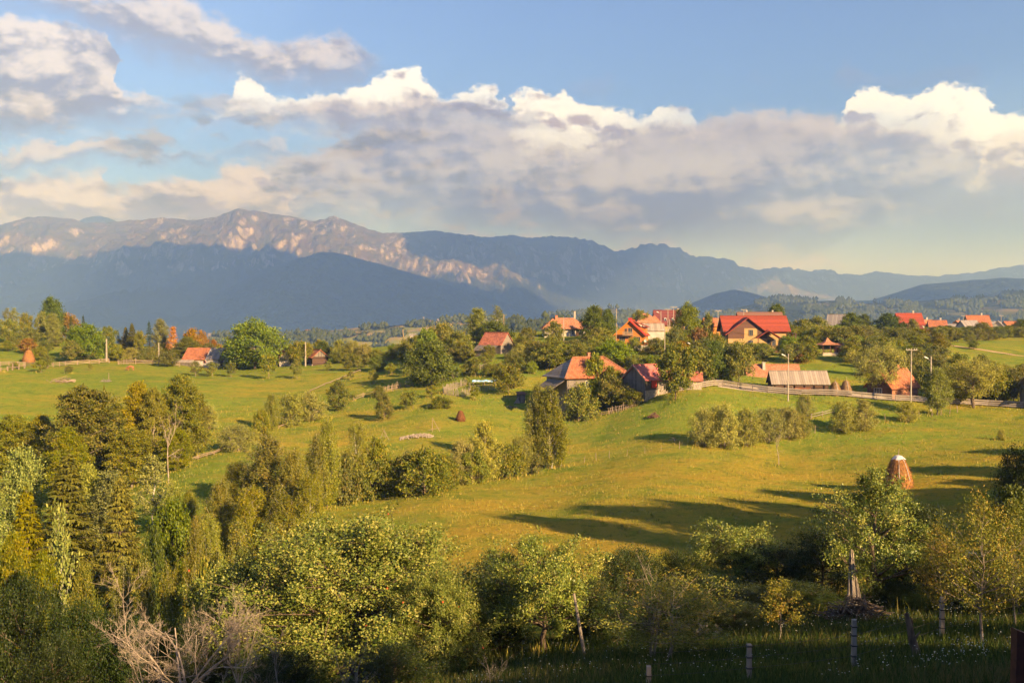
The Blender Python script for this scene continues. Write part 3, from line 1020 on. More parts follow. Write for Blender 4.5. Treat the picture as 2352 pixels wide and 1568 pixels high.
def make_bare(seed, hgt=3.0, rad=2.0, stems=5, depth=3, kids=5, r0=0.05, nleaf=0, leaf=0.06, spread=0.8, bole=0.0):
    rng = np.random.default_rng(seed)
    wd = Wood(4)
    tips = []

    def grow(p, d, ln, r, lev):
        P = bend(p, d, ln, 0.25, rng, 6, 0.13)
        wd.tube(P, r, r * 0.45 if lev else r * 0.3, 5 if lev == depth else 3)
        tips.append(P[-1])
        tips.append(P[3])
        if lev > 0:
            for k in range(kids if lev > 1 else kids + 1):
                f = rng.uniform(0.3, 1.0)
                i = int(f * 5)
                q = P[min(i, 5)]
                dd = (P[-1] - P[0]) / ln + rng.normal(0, spread, 3) * np.array([1, 1, 0.7])
                grow(q, dd, ln * rng.uniform(0.35, 0.68), max(r * 0.42, 0.004), lev - 1)
    if bole:
        wd.tube(np.array([(0, 0, -0.4), (0.05, 0.02, bole * 0.5), (0, 0, bole + 0.1)]), r0 * 2.0, r0 * 1.5, 7)
    for s in range(stems):
        an = 6.283 * s / stems + rng.uniform(-0.3, 0.3)
        lean_ = rng.uniform(0.5, 1.5) * rad / hgt if stems > 1 else 0.08
        grow((0.06 * math.cos(an), 0.06 * math.sin(an), bole - 0.2), (lean_ * math.cos(an), lean_ * math.sin(an), 1.0), (hgt - bole) * rng.uniform(0.48, 0.66), r0 * rng.uniform(0.7, 1.1), depth)
    cm = None
    if nleaf:
        T = np.array(tips)
        pick = rng.integers(0, len(T), nleaf)
        L = T[pick] + rng.normal(0, 0.10, (nleaf, 3))
        cm = crown_mesh('crown', L, L - np.array([0, 0, 0.5]), rng, leaf)
    return wd.mesh('trunk'), cm, hgt, rad


PROTO = {}


def proto(kind, leafmat, barkmat, *variants):
    """keep each variant with its true height and crown radius"""
    vs = []
    for tm, cm, h, r in variants:
        me = cm or tm
        co = np.empty(len(me.vertices) * 3, np.float32)
        me.vertices.foreach_get('co', co)
        co = co.reshape(-1, 3)
        vs.append((tm, cm, float(np.percentile(co[:, 2], 99.6)), float(np.percentile(np.hypot(co[:, 0], co[:, 1]), 96))))
    PROTO[kind] = (leafmat, barkmat, vs)


proto('orchard', 'orchard', 'bark',
      make_tree(11, 6, 2.7, 0.24, 'dome', 20, 4, 4200, 0.21, 0.75, 0.5),
      make_tree(12, 6, 2.4, 0.26, 'round', 18, 4, 3800, 0.20, 0.70, 0.6, lean=0.05),
      make_tree(13, 6, 2.9, 0.22, 'flat', 20, 4, 4300, 0.21, 0.75, 0.4),
      make_tree(14, 6, 2.2, 0.24, 'egg', 18, 4, 3600, 0.20, 0.65, 0.7))
proto('dense', 'ivy', 'bark',
      make_tree(21, 9, 3.8, 0.10, 'dome', 34, 5, 8000, 0.25, 0.95, 0.5),
      make_tree(22, 8, 3.4, 0.10, 'egg', 30, 5, 7000, 0.24, 0.85, 0.6))
proto('leafy', 'walnut', 'bark',
      make_tree(31, 9, 4.2, 0.16, 'dome', 34, 5, 8500, 0.27, 1.0, 0.4),
      make_tree(32, 10, 4.6, 0.14, 'round', 38, 5, 9500, 0.27, 1.05, 0.4))
proto('young', 'orchard', 'bark_grey',
      make_tree(41, 3, 1.0, 0.30, 'egg', 12, 3, 1100, 0.13, 0.36, 0.8),
      make_tree(42, 3, 1.15, 0.28, 'round', 12, 3, 1200, 0.13, 0.38, 0.8))
proto('beech', 'beech', 'bark_grey',
      make_tree(51, 13, 4.4, 0.10, 'egg', 60, 6, 24000, 0.185, 0.85, 0.6, flat=0.45),
      make_tree(52, 13, 3.9, 0.10, 'dome', 58, 6, 22000, 0.185, 0.80, 0.6, flat=0.45))
proto('gold', 'gold', 'bark_grey', make_tree(53, 13, 3.2, 0.15, 'egg', 48, 6, 15000, 0.185, 0.75, 0.6, flat=0.45))
proto('birch', 'birch', 'birch_bark',
      make_tree(61, 11, 2.1, 0.10, 'egg', 54, 4, 15000, 0.12, 0.55, 0.9, hang=0.5, strand=1.9, trunk_r=0.13),
      make_tree(62, 11, 2.4, 0.10, 'column', 54, 4, 16000, 0.12, 0.60, 0.9, hang=0.5, strand=2.1, trunk_r=0.13, stems=2),
      make_tree(63, 11, 1.8, 0.12, 'egg', 46, 4, 12000, 0.12, 0.50, 0.9, hang=0.5, strand=1.8, trunk_r=0.12))
proto('willow', 'willow', 'bark_grey',
      make_tree(71, 4, 2.0, 0.05, 'bush', 34, 5, 6500, 0.13, 0.46, 0.9, stems=5, trunk_r=0.12, wid=0.34),
      make_tree(72, 4.5, 1.7, 0.05, 'egg', 32, 5, 6000, 0.13, 0.42, 0.9, stems=4, trunk_r=0.12, wid=0.34),
      make_tree(73, 4, 2.3, 0.04, 'dome', 36, 5, 7000, 0.13, 0.50, 0.8, stems=6, trunk_r=0.12, wid=0.34))
proto('shrub', 'orchard', 'bark_grey',
      make_tree(75, 3, 1.8, 0.04, 'bush', 28, 5, 4800, 0.135, 0.44, 0.8, stems=5, trunk_r=0.09),
      make_tree(76, 3, 1.6, 0.04, 'dome', 26, 5, 4200, 0.135, 0.42, 0.8, stems=4, trunk_r=0.09))
proto('poplar', 'pale', 'bark_grey',
      make_tree(81, 12, 2.3, 0.12, 'column', 50, 5, 13000, 0.16, 0.65, 0.9, trunk_r=0.16),
      make_tree(82, 12, 2.6, 0.14, 'egg', 46, 5, 12000, 0.16, 0.70, 0.9, trunk_r=0.16))
proto('aspen', 'pale', 'birch_bark', make_tree(83, 10, 1.9, 0.2, 'egg', 26, 4, 1900, 0.20, 0.55, 0.9, trunk_r=0.10))
proto('spruce', 'spruce', 'bark', make_spruce(91, 15, 3.2, 26000), make_spruce(92, 15, 2.8, 23000))
proto('dark_spruce', 'dark_spruce', 'bark', make_spruce(95, 10, 1.7, 3000))
proto('autumn', 'orange', 'bark',
      make_tree(101, 6, 2.2, 0.12, 'dome', 20, 4, 2800, 0.22, 0.65, 0.7),
      make_tree(102, 6, 1.9, 0.12, 'egg', 18, 4, 2400, 0.22, 0.60, 0.7))
proto('rust', 'rust', 'birch_bark', make_tree(105, 9, 1.5, 0.2, 'cone', 26, 3, 2300, 0.16, 0.45, 0.9, trunk_r=0.11))
proto('bare', None, 'bark_pale', make_bare(111, 6, 2.2, 1, 4, 4, 0.09))

USED = {}


def plant(kind, u, vb, vt, label, cat='tree', group=None, w=None, d=None, var=None, name=None, rz=None, tilt=0.03):
    """a tree whose foot is seen at (u, vb) and whose top is seen at row vt; w = crown width in picture units"""
    p = spot(u, vb, d)
    dist = p.y
    hgt = (vb - vt) / F * dist if d is None else p.z * -1 + (HORIZON - vt) / F * dist
    if d is not None:
        hgt = (HORIZON - vt) / F * dist - p.z
    hgt = max(hgt, 0.6)
    return plant_at(kind, p, hgt, label, cat, group, None if w is None else w / F * dist / 2, var, name, rz, tilt)


def plant_at(kind, p, hgt, label, cat='tree', group=None, rad=None, var=None, name=None, rz=None, tilt=0.03):
    lm, bm_, vs = PROTO[kind]
    k = USED.get(kind, 0)
    USED[kind] = k + 1
    tm, cm, h0, r0 = vs[(k if var is None else var) % len(vs)]
    rnd = random.Random(kind + str(k))
    nm = name or {'spruce': 'spruce_tree', 'dark_spruce': 'spruce_tree', 'birch': 'birch_tree', 'beech': 'beech_tree', 'gold': 'beech_tree', 'willow': 'willow_bush', 'shrub': 'bush', 'poplar': 'poplar_tree', 'aspen': 'aspen_tree', 'rust': 'birch_tree', 'leafy': 'walnut_tree', 'bare': 'bare_tree', 'young': 'young_fruit_tree', 'orchard': 'fruit_tree', 'dense': 'hornbeam_tree', 'autumn': 'autumn_tree'}.get(kind, 'tree')
    root = empty(nm, p, label, cat, group, rnd.uniform(0, 6.28) if rz is None else rz)
    s = hgt / h0
    sx = s * rnd.uniform(0.9, 1.12) if rad is None else rad / r0
    root.scale = (sx, sx * rnd.uniform(0.9, 1.1), s)
    root.rotation_euler[0] = rnd.uniform(-tilt, tilt)
    root.rotation_euler[1] = rnd.uniform(-tilt, tilt)
    link('trunk', tm, M[bm_], root)
    if cm is not None:
        link('crown', cm, LEAF[lm], root)
    return root

# ------------------------------------------------------------------ trees of the left hillside
proto('pollard', 'willow', 'bark', make_tree(121, 7, 4.2, 0.34, 'flat', 26, 5, 6500, 0.19, 0.85, 0.6, trunk_r=0.34, wid=0.3))
proto('hawthorn', 'orchard', 'bark', make_tree(122, 5, 2.6, 0.10, 'dome', 22, 4, 4200, 0.17, 0.55, 0.5, trunk_r=0.14),
      make_tree(123, 5, 2.2, 0.12, 'egg', 22, 4, 3800, 0.17, 0.5, 0.5, trunk_r=0.14))
P = plant
P('dense', 118, 756, 684, 'tallest dark round tree on the left hillside crest', w=62, d=345)
P('aspen', 16, 750, 708, 'thin white-stemmed tree at the left margin of the hillside', d=350)
P('aspen', 33, 750, 707, 'white-stemmed birch beside the leftmost one on the hillside', d=352)
P('orchard', 60, 760, 719, 'dark rounded tree left of the tallest crest tree', w=34, d=340)
P('orchard', 95, 762, 716, 'brownish tree directly left below the tallest crest tree', w=32, d=338)
P('poplar', 123, 768, 721, 'pale green upright tree below the tallest crest tree', w=34, d=330)
P('orchard', 18, 783, 733, 'broad brown-green tree on the hillside at the left margin', w=54, d=325)
P('orchard', 67, 793, 752, 'spreading olive tree above the orange haystack on the slope', w=60)
P('orchard', 29, 804, 773, 'small round tree left of the orange haystack, higher up', w=34)
P('dark_spruce', 165, 765, 727, 'small dark spruce right of the tallest crest tree', d=340)
P('dark_spruce', 194, 770, 725, 'pointed dark spruce behind the bright green leafy tree', d=338)
P('dark_spruce', 272, 790, 757, 'tiny dark spruce tip standing alone on the left skyline', d=330)
P('autumn', 158, 765, 719, 'reddish bare-looking tree behind the small crest spruce', d=348)
P('leafy', 193, 829, 745, 'bright green broad tree standing left of the concrete pole', w=88)
P('orchard', 163, 834, 781, 'olive fruit tree standing left of the bright green tree', w=50)
P('orchard', 248, 806, 750, 'tall tree behind the left concrete pole', w=40, d=315)
P('orchard', 222, 800, 765, 'bushy tree between the bright green tree and the pole', w=44, d=318)
P('orchard', 270, 829, 791, 'small dark fruit tree right of the left concrete pole', w=30)
P('willow', 301, 831, 798, 'pale grey-green bushy tree behind the picket gate', w=44, name='willow_tree')
P('hawthorn', 330, 833, 803, 'low thicket tree right of the pale one behind the gate', w=40)
P('hawthorn', 350, 832, 800, 'brown-green thorn tree behind the second concrete pole', w=36)
P('spruce', 303, 800, 744, 'yellow-green spruce left of the dark pointed spruce', d=322, w=32)
P('spruce', 288, 800, 752, 'lighter spruce at the left end of the conifer row', d=325, w=26)
P('dark_spruce', 343, 800, 739, 'darkest pointed spruce in the conifer row behind the gate', d=318, w=24)
P('poplar', 368, 806, 733, 'tall golden-green tree right of the darkest spruce', d=318, w=40)
P('orchard', 322, 806, 760, 'dark green tree between the two middle spruces', d=315, w=30)
P('rust', 396, 810, 750, 'rust-red dying birch with a white stem behind the barn', d=312, w=26)
P('autumn', 440, 808, 755, 'yellow-orange tree behind the left end of the barn', d=318, w=44)
P('autumn', 466, 806, 759, 'bright orange-red tree above the barn ridge', d=322, w=32)
P('autumn', 491, 812, 780, 'low orange bush right of the barn gable', d=318, w=30, cat='bush', name='autumn_bush')
P('autumn', 505, 815, 790, 'small red-orange bush between the barn and the big walnut', d=315, w=22, cat='bush', name='autumn_bush')
P('beech', 431, 822, 774, 'green dense tree just behind the barn roof', d=305, w=62, name='green_tree')
P('orchard', 478, 818, 788, 'green bushy tree touching the right side of the barn roof', d=306, w=40)
P('orchard', 414, 818, 790, 'dark green tree at the left end of the barn', d=306, w=36)
P('orchard', 386, 842, 807, 'fruit tree with a pale trunk and an arched bough left of the barn', w=50)
P('shrub', 35, 846, 831, 'small bush on the rail fence at the left margin', cat='bush', w=22)
P('young', 94, 856, 826, 'small round fruit tree in front of the haystack fence', w=34)
P('young', 110, 845, 815, 'young tree right behind the fence near the orange haystack', w=34)
P('young', 158, 858, 840, 'bright green sapling behind the timber heap', w=24)
P('young', 207, 851, 834, 'thin sapling in front of the middle of the rail fence', w=12)
for u, vb, vt, w, lb in ((449, 865, 829, 32, 'young tree with crossed props in front of the barn'),
                         (487, 865, 831, 30, 'young fruit tree in front of the barn gable'),
                         (530, 866, 832, 30, 'young fruit tree standing left below the big walnut'),
                         (617, 869, 812, 40, 'young olive tree in front of the right side of the big walnut'),
                         (682, 871, 828, 30, 'young fruit tree in the grass before the wooden cabin'),
                         (754, 851, 829, 16, 'tiny sapling on the lawn right of the wooden cabin')):
    P('young', u, vb, vt, lb, w=w, name='young_fruit_tree')
P('leafy', 586, 847, 735, 'huge round walnut tree between the barn and the cabin', w=150)
P('leafy', 545, 846, 775, 'left lower crown of walnut leaves beside the barn gable', w=66)
P('orchard', 690, 840, 784, 'grey-olive fruit tree in front of the cabin', w=66)
P('ivy' if 'ivy' in PROTO else 'dense', 742, 832, 784, 'dark tree directly right behind the cabin', w=44)
P('willow', 779, 832, 780, 'pale willow right of the dark tree by the cabin', w=48, name='willow_tree')
P('willow', 809, 831, 782, 'broad pale willow in the middle of the willow row', w=44, name='willow_tree')
P('willow', 837, 831, 789, 'pale willow at the right end of the willow row', w=44, name='willow_tree')
P('orchard', 802, 851, 812, 'thin fruit tree in front of the willow row', w=38)
P('orchard', 836, 844, 812, 'small fruit tree below the right end of the willow row', w=34)
P('young', 822, 851, 818, 'slim olive sapling between two fruit trees under the willows', w=24)
P('leafy', 867, 853, 817, 'bright yellow-green small tree beside the sloping rail fence', w=42, name='fruit_tree')
P('young', 900, 861, 833, 'young tree leaning on the slope right of the bright one', w=28)
P('young', 865, 826, 802, 'pale sapling behind the bright yellow-green small tree', w=26)
P('young', 890, 828, 805, 'round sapling at the top of the sloping rail fence', w=24)
P('young', 806, 872, 851, 'light green sapling by the low field rail', w=18)
P('young', 857, 881, 849, 'dark young tree on the shaded slope', w=22)
P('dense', 992, 884, 783, 'large dark green tree in the middle of the slope', w=124)
P('leafy', 980, 860, 757, 'green tree right behind the large dark tree, left side', w=70, d=245)
P('orchard', 1015, 830, 741, 'tall airy tree top rising behind the large dark tree', w=64, d=262)
P('orchard', 1052, 820, 760, 'broad olive tree right behind the large dark tree', w=70, d=258)
P('orchard', 955, 830, 770, 'olive tree left of the leaning pole, behind the dark one', w=50, d=262)
P('shrub', 932, 822, 783, 'bushy tree just right of the leaning wooden pole', w=40, d=268, cat='bush')
P('poplar', 1095, 792, 709, 'tall pale poplar left of the broad dark crown on the skyline', w=54, d=278)
P('aspen', 1141, 780, 703, 'airy thin-crowned poplar right of the tall pale one', w=40, d=290)
P('dense', 1135, 782, 739, 'broad dark crown between the two poplars and the ruined barn', w=92, d=272)
P('orchard', 1072, 831, 792, 'fruit tree with a dark shaded foot left of the ruined barn', w=46)
P('young', 1114, 843, 809, 'small bright tree below the ruined barn', w=36)
P('young', 1092, 866, 820, 'thin brown-green tree on the slope below the ruined barn', w=26)
P('bare', 1160, 850, 800, 'thin leafless bush right below the ruined barn', w=26)
P('orchard', 1168, 906, 838, 'big leaning fruit tree above the small wooden outhouse', w=78, tilt=0.12)
P('leafy', 1222, 858, 829, 'bright lime green round bush left of the hip-roofed house', w=26, cat='bush', name='bush')
P('orchard', 1257, 848, 800, 'spreading fruit tree with a forked trunk behind the hip roof', w=74)
P('orchard', 1211, 800, 752, 'round tree left of the far tiled house', w=42)
P('orchard', 1271, 800, 738, 'green tree in front of the left end of the far tiled house', w=54)
P('orchard', 1318, 818, 780, 'olive tree right below the far tiled house', w=48)
P('willow', 1195, 826, 790, 'pale bushy tree in front of the ruined barn gable', w=46, name='willow_tree')
P('orchard', 1235, 826, 782, 'dark olive tree left of the tree before the tiled house', w=52)
P('hawthorn', 1190, 856, 820, 'low thorn thicket right below the ruined barn', w=46, cat='bush')
P('hawthorn', 1150, 868, 838, 'dense thorn bush behind the blue covered table', w=44, cat='bush')
P('dense', 1363, 790, 703, 'dark tall tree right behind the far tiled house', w=62, d=268)
P('autumn', 1378, 775, 708, 'brown withered tree top between two dark trees', w=22, d=280)
P('dense', 1395, 790, 711, 'second dark tree left of the twin pole on the skyline', w=44, d=272)
P('orchard', 1378, 812, 752, 'dark shaded tree left of the orange chalet', w=56)
P('orchard', 1345, 815, 770, 'shaded tree between the tiled house and the orange chalet', w=48)
P('leafy', 1410, 843, 782, 'large glossy green tree below the orange chalet', w=104)
P('orchard', 1456, 818, 774, 'thin see-through tree in front of the white basement', w=34)
P('orchard', 1508, 822, 776, 'dark bushy tree right of the white basement', w=70)
P('leafy', 1578, 775, 697, 'tall bright round tree on the skyline left of the red-roofed guesthouse', w=62, d=265)
P('orchard', 1470, 770, 712, 'tree top behind the roof of the orange chalet', w=44, d=300)
P('orchard', 1625, 780, 720, 'narrow tree between the skyline tree and the small red roof', w=36, d=270)
P('autumn', 1600, 806, 753, 'yellowing tree in the thicket left of the guesthouse', w=52, d=240)
P('orchard', 1548, 802, 752, 'rounded tree right of the two tall poles', w=52, d=238)
P('orchard', 1640, 812, 764, 'olive tree in front of the left wall of the guesthouse', w=50, d=236)
P('orchard', 1552, 918, 790, 'leaning tree in front of the grey barn with the pink roof', w=92, name='fruit_tree', tilt=0.06)
P('orchard', 1602, 884, 785, 'airy tree right behind the leaning one', w=90)
P('dense', 1641, 879, 783, 'dark shaded tree with a bare forked trunk', w=66)
P('dense', 1668, 879, 800, 'second dark tree beside the forked trunk', w=52)
P('orchard', 1697, 884, 784, 'olive tree with a thick straight trunk below the guesthouse', w=74)
P('orchard', 1729, 822, 789, 'olive bush in front of the guesthouse windows', w=54)
P('orchard', 1754, 824, 790, 'yellow-green bush below the guesthouse deck', w=50)
P('orchard', 1370, 940, 814, 'tall tree covering the middle of the hip-roofed house', w=76)
P('hawthorn', 1318, 946, 852, 'olive thorn tree in front of the left part of the hip-roofed house', w=78)
P('hawthorn', 1400, 937, 842, 'dense dark tree left of the grey barn gable', w=66)
P('hawthorn', 1290, 925, 850, 'dark tree at the left corner of the hip-roofed house', w=56)
P('shrub', 1333, 963, 880, 'tangled grey-green bush above the stacked rail panel', w=74, cat='bush')
P('hawthorn', 1452, 934, 892, 'low green tree in front of the grey barn gable', w=60)
P('shrub', 1428, 934, 890, 'dark bush between the two trees behind the stake fence', w=44, cat='bush')
P('shrub', 1312, 962, 935, 'dry brown scrub at the left end of the stacked rail panel', w=40, cat='bush')
P('bare', 1352, 955, 900, 'leafless pale stems beside the stacked rail panel', w=26)
P('birch', 1236, 1073, 884, 'tall weeping birch, left stem of the pair before the stake fence', w=74, var=0, tilt=0.01)
P('birch', 1266, 1075, 890, 'tall weeping birch, right stem of the pair before the stake fence', w=74, var=2, tilt=0.01)
P('birch', 1288, 1072, 945, 'short birch at the right foot of the tall weeping pair', w=34, var=2)
# willow bushes along the stakes on the right
for u, vb, vt, w, lb in ((1622, 1024, 935, 82, 'leftmost pale willow bush of the row along the stakes'),
                         (1662, 1028, 928, 78, 'tall willow bush second from the left of the row'),
                         (1712, 1024, 938, 84, 'willow bush third from the left in the stake row'),
                         (1762, 1014, 936, 80, 'willow bush fourth from the left in the stake row'),
                         (1808, 1008, 934, 66, 'willow bush fifth from the left in the stake row'),
                         (1840, 1005, 950, 50, 'low willow bush at the right end of the row'),
                         (1848, 958, 905, 46, 'narrow willow bush below the grey-roofed barn'),
                         (1938, 992, 920, 66, 'wide willow bush standing alone, its left half'),
                         (1982, 988, 918, 70, 'wide willow bush standing alone, its right half'),
                         (2084, 968, 921, 52, 'willow bush at the foot of the tall power pole')):
    P('willow', u, vb, vt, lb, 'bush', w=w)
P('bare', 1790, 1040, 985, 'leafless young tree before the willow row', w=30, d=142)
pw = P('pollard', 2046, 911, 786, 'old pollard willow with leaning boughs before the log house', w=120, tilt=0.0, name='willow_tree', rz=0.0)
pw.rotation_euler = (0.0, -0.34, 0.0)
P('poplar', 2152, 952, 846, 'upright bushy tree with a pale trunk right of the log house', w=66, name='willow_tree')
P('pollard', 2235, 936, 822, 'broad olive willow overhanging the road on the right', w=120, name='willow_tree')
P('hawthorn', 2195, 926, 838, 'dark tree between the pale-trunked tree and the broad willow', w=60)
P('orchard', 2290, 930, 838, 'olive tree right of the broad willow', w=64)
P('orchard', 2328, 928, 846, 'tree at the right margin behind the road', w=60)
for u, vb, vt, w, kd, lb in ((2172, 918, 838, 62, 'hawthorn', 'olive tree behind the pale-trunked tree right of the log house'), (2212, 916, 832, 66, 'orchard', 'olive tree behind the left half of the broad willow'), (2262, 918, 836, 70, 'willow', 'pale willow behind the right half of the broad willow'),
                             (2308, 920, 838, 64, 'willow', 'pale willow between the two trees at the right margin'), (2346, 918, 836, 60, 'hawthorn', 'thorn tree at the right margin behind the road fence'), (2255, 880, 815, 60, 'orchard', 'upper olive tree behind the broad willow'), (2200, 878, 812, 56, 'orchard', 'upper olive tree right above the lamp pole')):
    P(kd, u, vb, vt, lb, w=w, name='garden_tree')
P('orchard', 2125, 900, 830, 'dark tree directly behind the lamp pole', w=52)
P('willow', 2300, 1010, 985, 'low green shrub in the meadow at the right', 'bush', w=20)
P('orchard', 2236, 802, 782, 'lone round bush beside the sandy path on the right slope', 'bush', w=24, name='bush')
P('dense', 1783, 735, 698, 'round dark tree behind the roof of the guesthouse', w=50, d=330)
rnd = random.Random(77)
MARKS = [(1722, 800, 'the guesthouse'), (1783, 865, 'the roadside log house'), (1842, 880, 'the corrugated barn roof'), (1907, 800, 'the gazebo'), (1930, 885, 'the two haystacks'),
         (2043, 850, 'the pollard willow'), (1926, 738, 'the grey far roof'), (2086, 735, 'the large red roof'), (2140, 748, 'the pair of tiled roofs'), (2244, 742, 'the tall orange roof'),
         (2153, 795, 'the golden tree'), (2236, 792, 'the lone path bush'), (2330, 750, 'the wide low red roof'), (1811, 850, 'the lamp pole by the barn'), (1593, 800, 'the garden lamp pole'), (1641, 830, 'the forked dark tree'), (2139, 850, 'the lamp pole by the log house')]
MARKS += [(1338, 850, 'the hip-roofed house'), (1456, 790, 'the orange chalet'), (1296, 772, 'the far tiled house'), (1140, 800, 'the ruined barn'), (992, 840, 'the large dark tree'), (720, 828, 'the log cabin'),
          (586, 800, 'the huge walnut'), (66, 815, 'the orange haystack'), (466, 830, 'the left barn'), (1484, 880, 'the pink-roofed barn'), (245, 805, 'the left concrete pole'), (1168, 870, 'the leaning fruit tree'), (1382, 935, 'the stake fence'), (930, 790, 'the leaning wooden pole')]
SCAT = []


def scat_label(o, u, v, kind, w_):
    best = min(MARKS, key=lambda m: abs(m[0] - u) + 1.6 * abs(m[1] - v))
    du, dv = u - best[0], v - best[1]
    rel = ('right of' if du > 0 else 'left of') if abs(du) > 1.3 * abs(dv) else ('below' if dv > 0 else 'above')
    size = 'large' if w_ > 54 else ('small' if w_ < 38 else 'medium-sized')
    colr = {'orchard': 'olive fruit tree', 'hawthorn': 'dense thorn tree', 'leafy': 'bright green tree', 'autumn': 'orange-tinged tree', 'shrub': 'dark bush'}[kind]
    SCAT.append((o, u, '%s %s %s %s' % (size, colr, rel, best[2])))
# village thicket right of the guesthouse: rows of fruit trees that nothing tells apart
band = [(1800, 2160, 790, 868, 62, 'olive fruit tree in the thicket above the road fence', 'fruit trees in the thicket above the road fence', (40, 72)),
        (1830, 2180, 752, 792, 46, 'fruit tree in the orchard belt below the far village roofs', 'fruit trees below the far village roofs', (30, 56)),
        (2165, 2352, 752, 788, 30, 'small tree on the upper right slope below the far village', 'trees on the upper right slope', (22, 40)),
        (1560, 1760, 800, 850, 16, 'fruit tree in the dense garden below the guesthouse', 'fruit trees in the garden below the guesthouse', (44, 66)),
        (1185, 1540, 802, 862, 34, 'fruit tree in the village gardens', 'fruit trees in the village gardens', (38, 66)),
        (1275, 1428, 908, 946, 14, 'thorn tree before the hip-roofed house', 'thorn trees before the hip-roofed house', (46, 74)),
        (930, 1180, 815, 868, 13, 'fruit tree on the middle slope', 'fruit trees on the middle slope', (26, 48)),
        (640, 930, 812, 836, 12, 'fruit tree round the cabin', 'fruit trees round the cabin', (24, 42)),
        (10, 420, 790, 832, 14, 'fruit tree on the left hillside', 'fruit trees on the left hillside', (24, 44))]
for (u0, u1, v0, v1, n, lb, gr, ww) in band:
    for k in range(n):
        u = u0 + (u1 - u0) * (k + rnd.random()) / n
        v = v0 + (v1 - v0) * rnd.random()
        w_ = rnd.uniform(*ww)
        if 1870 < u < 1945 and v > 805:      # keep the gazebo in sight
            v = 800
        if 1800 < u < 1915 and v > 835:      # and the barn roof
            v = 835
        if 1275 < u < 1475 and v > 905:
            low = 850
        elif 1400 < u < 1512 and v > 800:
            low, v = 816, max(v, 834)
        elif u < 960:
            low = 772
        elif 1240 < u < 1360 and v < 830:
            low = 783
        else:
            low = (788 if 1655 < u < 1770 else 772) if v > 800 else 747 + rnd.uniform(0, 8)
        top = max(v - w_ * rnd.uniform(0.75, 1.05), low)
        if low == 850:
            top = 850 + rnd.uniform(0, 14)
        v = max(v, top + 14)
        kd = rnd.choice(['orchard', 'orchard', 'hawthorn', 'leafy', 'orchard', 'hawthorn', 'autumn' if rnd.random() < 0.3 else 'orchard'])
        scat_label(P(kd, u, v, top, lb, 'tree', gr, w=w_, name='fruit_tree'), u, v, kd, w_)
by = {}
for o, u, lb in SCAT:
    by.setdefault(lb, []).append((u, o))
for lb, mem in by.items():
    mem.sort(key=lambda t: t[0])
    for k, (u, o) in enumerate(mem):
        if len(mem) == 1:
            o['label'] = lb
        else:
            o['label'] = ('leftmost', 'second from left', 'third from left', 'fourth from left', 'fifth from left', 'sixth from left', 'seventh from left')[min(k, 6)] + ' ' + lb
P('dense', 1953, 770, 719, 'dark tree group left of the large red roof in the far village', w=56, d=330)
P('dense', 1985, 772, 722, 'olive-dark tree right in that group left of the red roof', w=46, d=332)
P('dense', 2041, 775, 720, 'large dark tree touching the left end of the red roof', w=66, d=330)
P('gold', 2153, 826, 766, 'golden yellow tree in the middle of the thicket', w=44)
P('orchard', 1876, 792, 727, 'tree hiding the left part of the grey far roof', w=56, d=290)
P('orchard', 1843, 790, 733, 'tree right behind the guesthouse balcony posts', w=56, d=285)
P('orchard', 2095, 770, 732, 'tree between the red roof and the pair of tiled roofs', w=34, d=345)
P('orchard', 2255, 775, 740, 'tree in front of the far red gable', w=46, d=340)
P('dense', 2345, 765, 733, 'dark tree at the right margin of the far village', w=40, d=380)
# ------------------------------------------------------------------ hedge through the middle
for kd, u, vb, vt, w, lb in (('birch', 752, 1166, 962, 66, 'slender birch at the left end of the hedge'),
                             ('birch', 824, 1150, 968, 58, 'slender birch second in the hedge, right of the first'),
                             ('shrub', 790, 1158, 1040, 70, 'bush between the two slender hedge birches'),
                             ('hawthorn', 868, 1140, 1004, 92, 'rounded hedge tree right of the second birch'),
                             ('hawthorn', 975, 1136, 1028, 124, 'broad round bush in the middle of the hedge'),
                             ('shrub', 920, 1136, 1050, 70, 'dark bush left of the broad round one'),
                             ('willow', 1060, 1110, 1010, 74, 'pale bush right of the broad round one in the hedge'),
                             ('willow', 1108, 1104, 968, 92, 'tall pale sallow in the right half of the hedge'),
                             ('shrub', 1150, 1098, 1020, 76, 'olive bush left below the tall birch pair'),
                             ('willow', 1196, 1090, 1000, 70, 'pale bush at the left foot of the tall birch pair'),
                             ('hawthorn', 1225, 1088, 1040, 60, 'low bush under the tall birch pair'),
                             ('hawthorn', 850, 1146, 1040, 84, 'dense hedge tree just right below the second slender birch'),
                             ('hawthorn', 938, 1136, 1034, 80, 'dense hedge tree left against the broad round bush'),
                             ('shrub', 1018, 1124, 1044, 80, 'hedge bush right against the broad round bush'),
                             ('hawthorn', 1085, 1110, 1030, 76, 'green hedge tree in front of the tall pale sallow'),
                             ('shrub', 1172, 1096, 1022, 72, 'hedge bush between the olive bush and the pale bush'),
                             ('birch', 722, 1172, 1000, 60, 'short birch at the very left end of the hedge')):
    P(kd, u, vb, vt, lb, 'tree' if kd in ('birch', 'hawthorn') else 'bush', w=w)
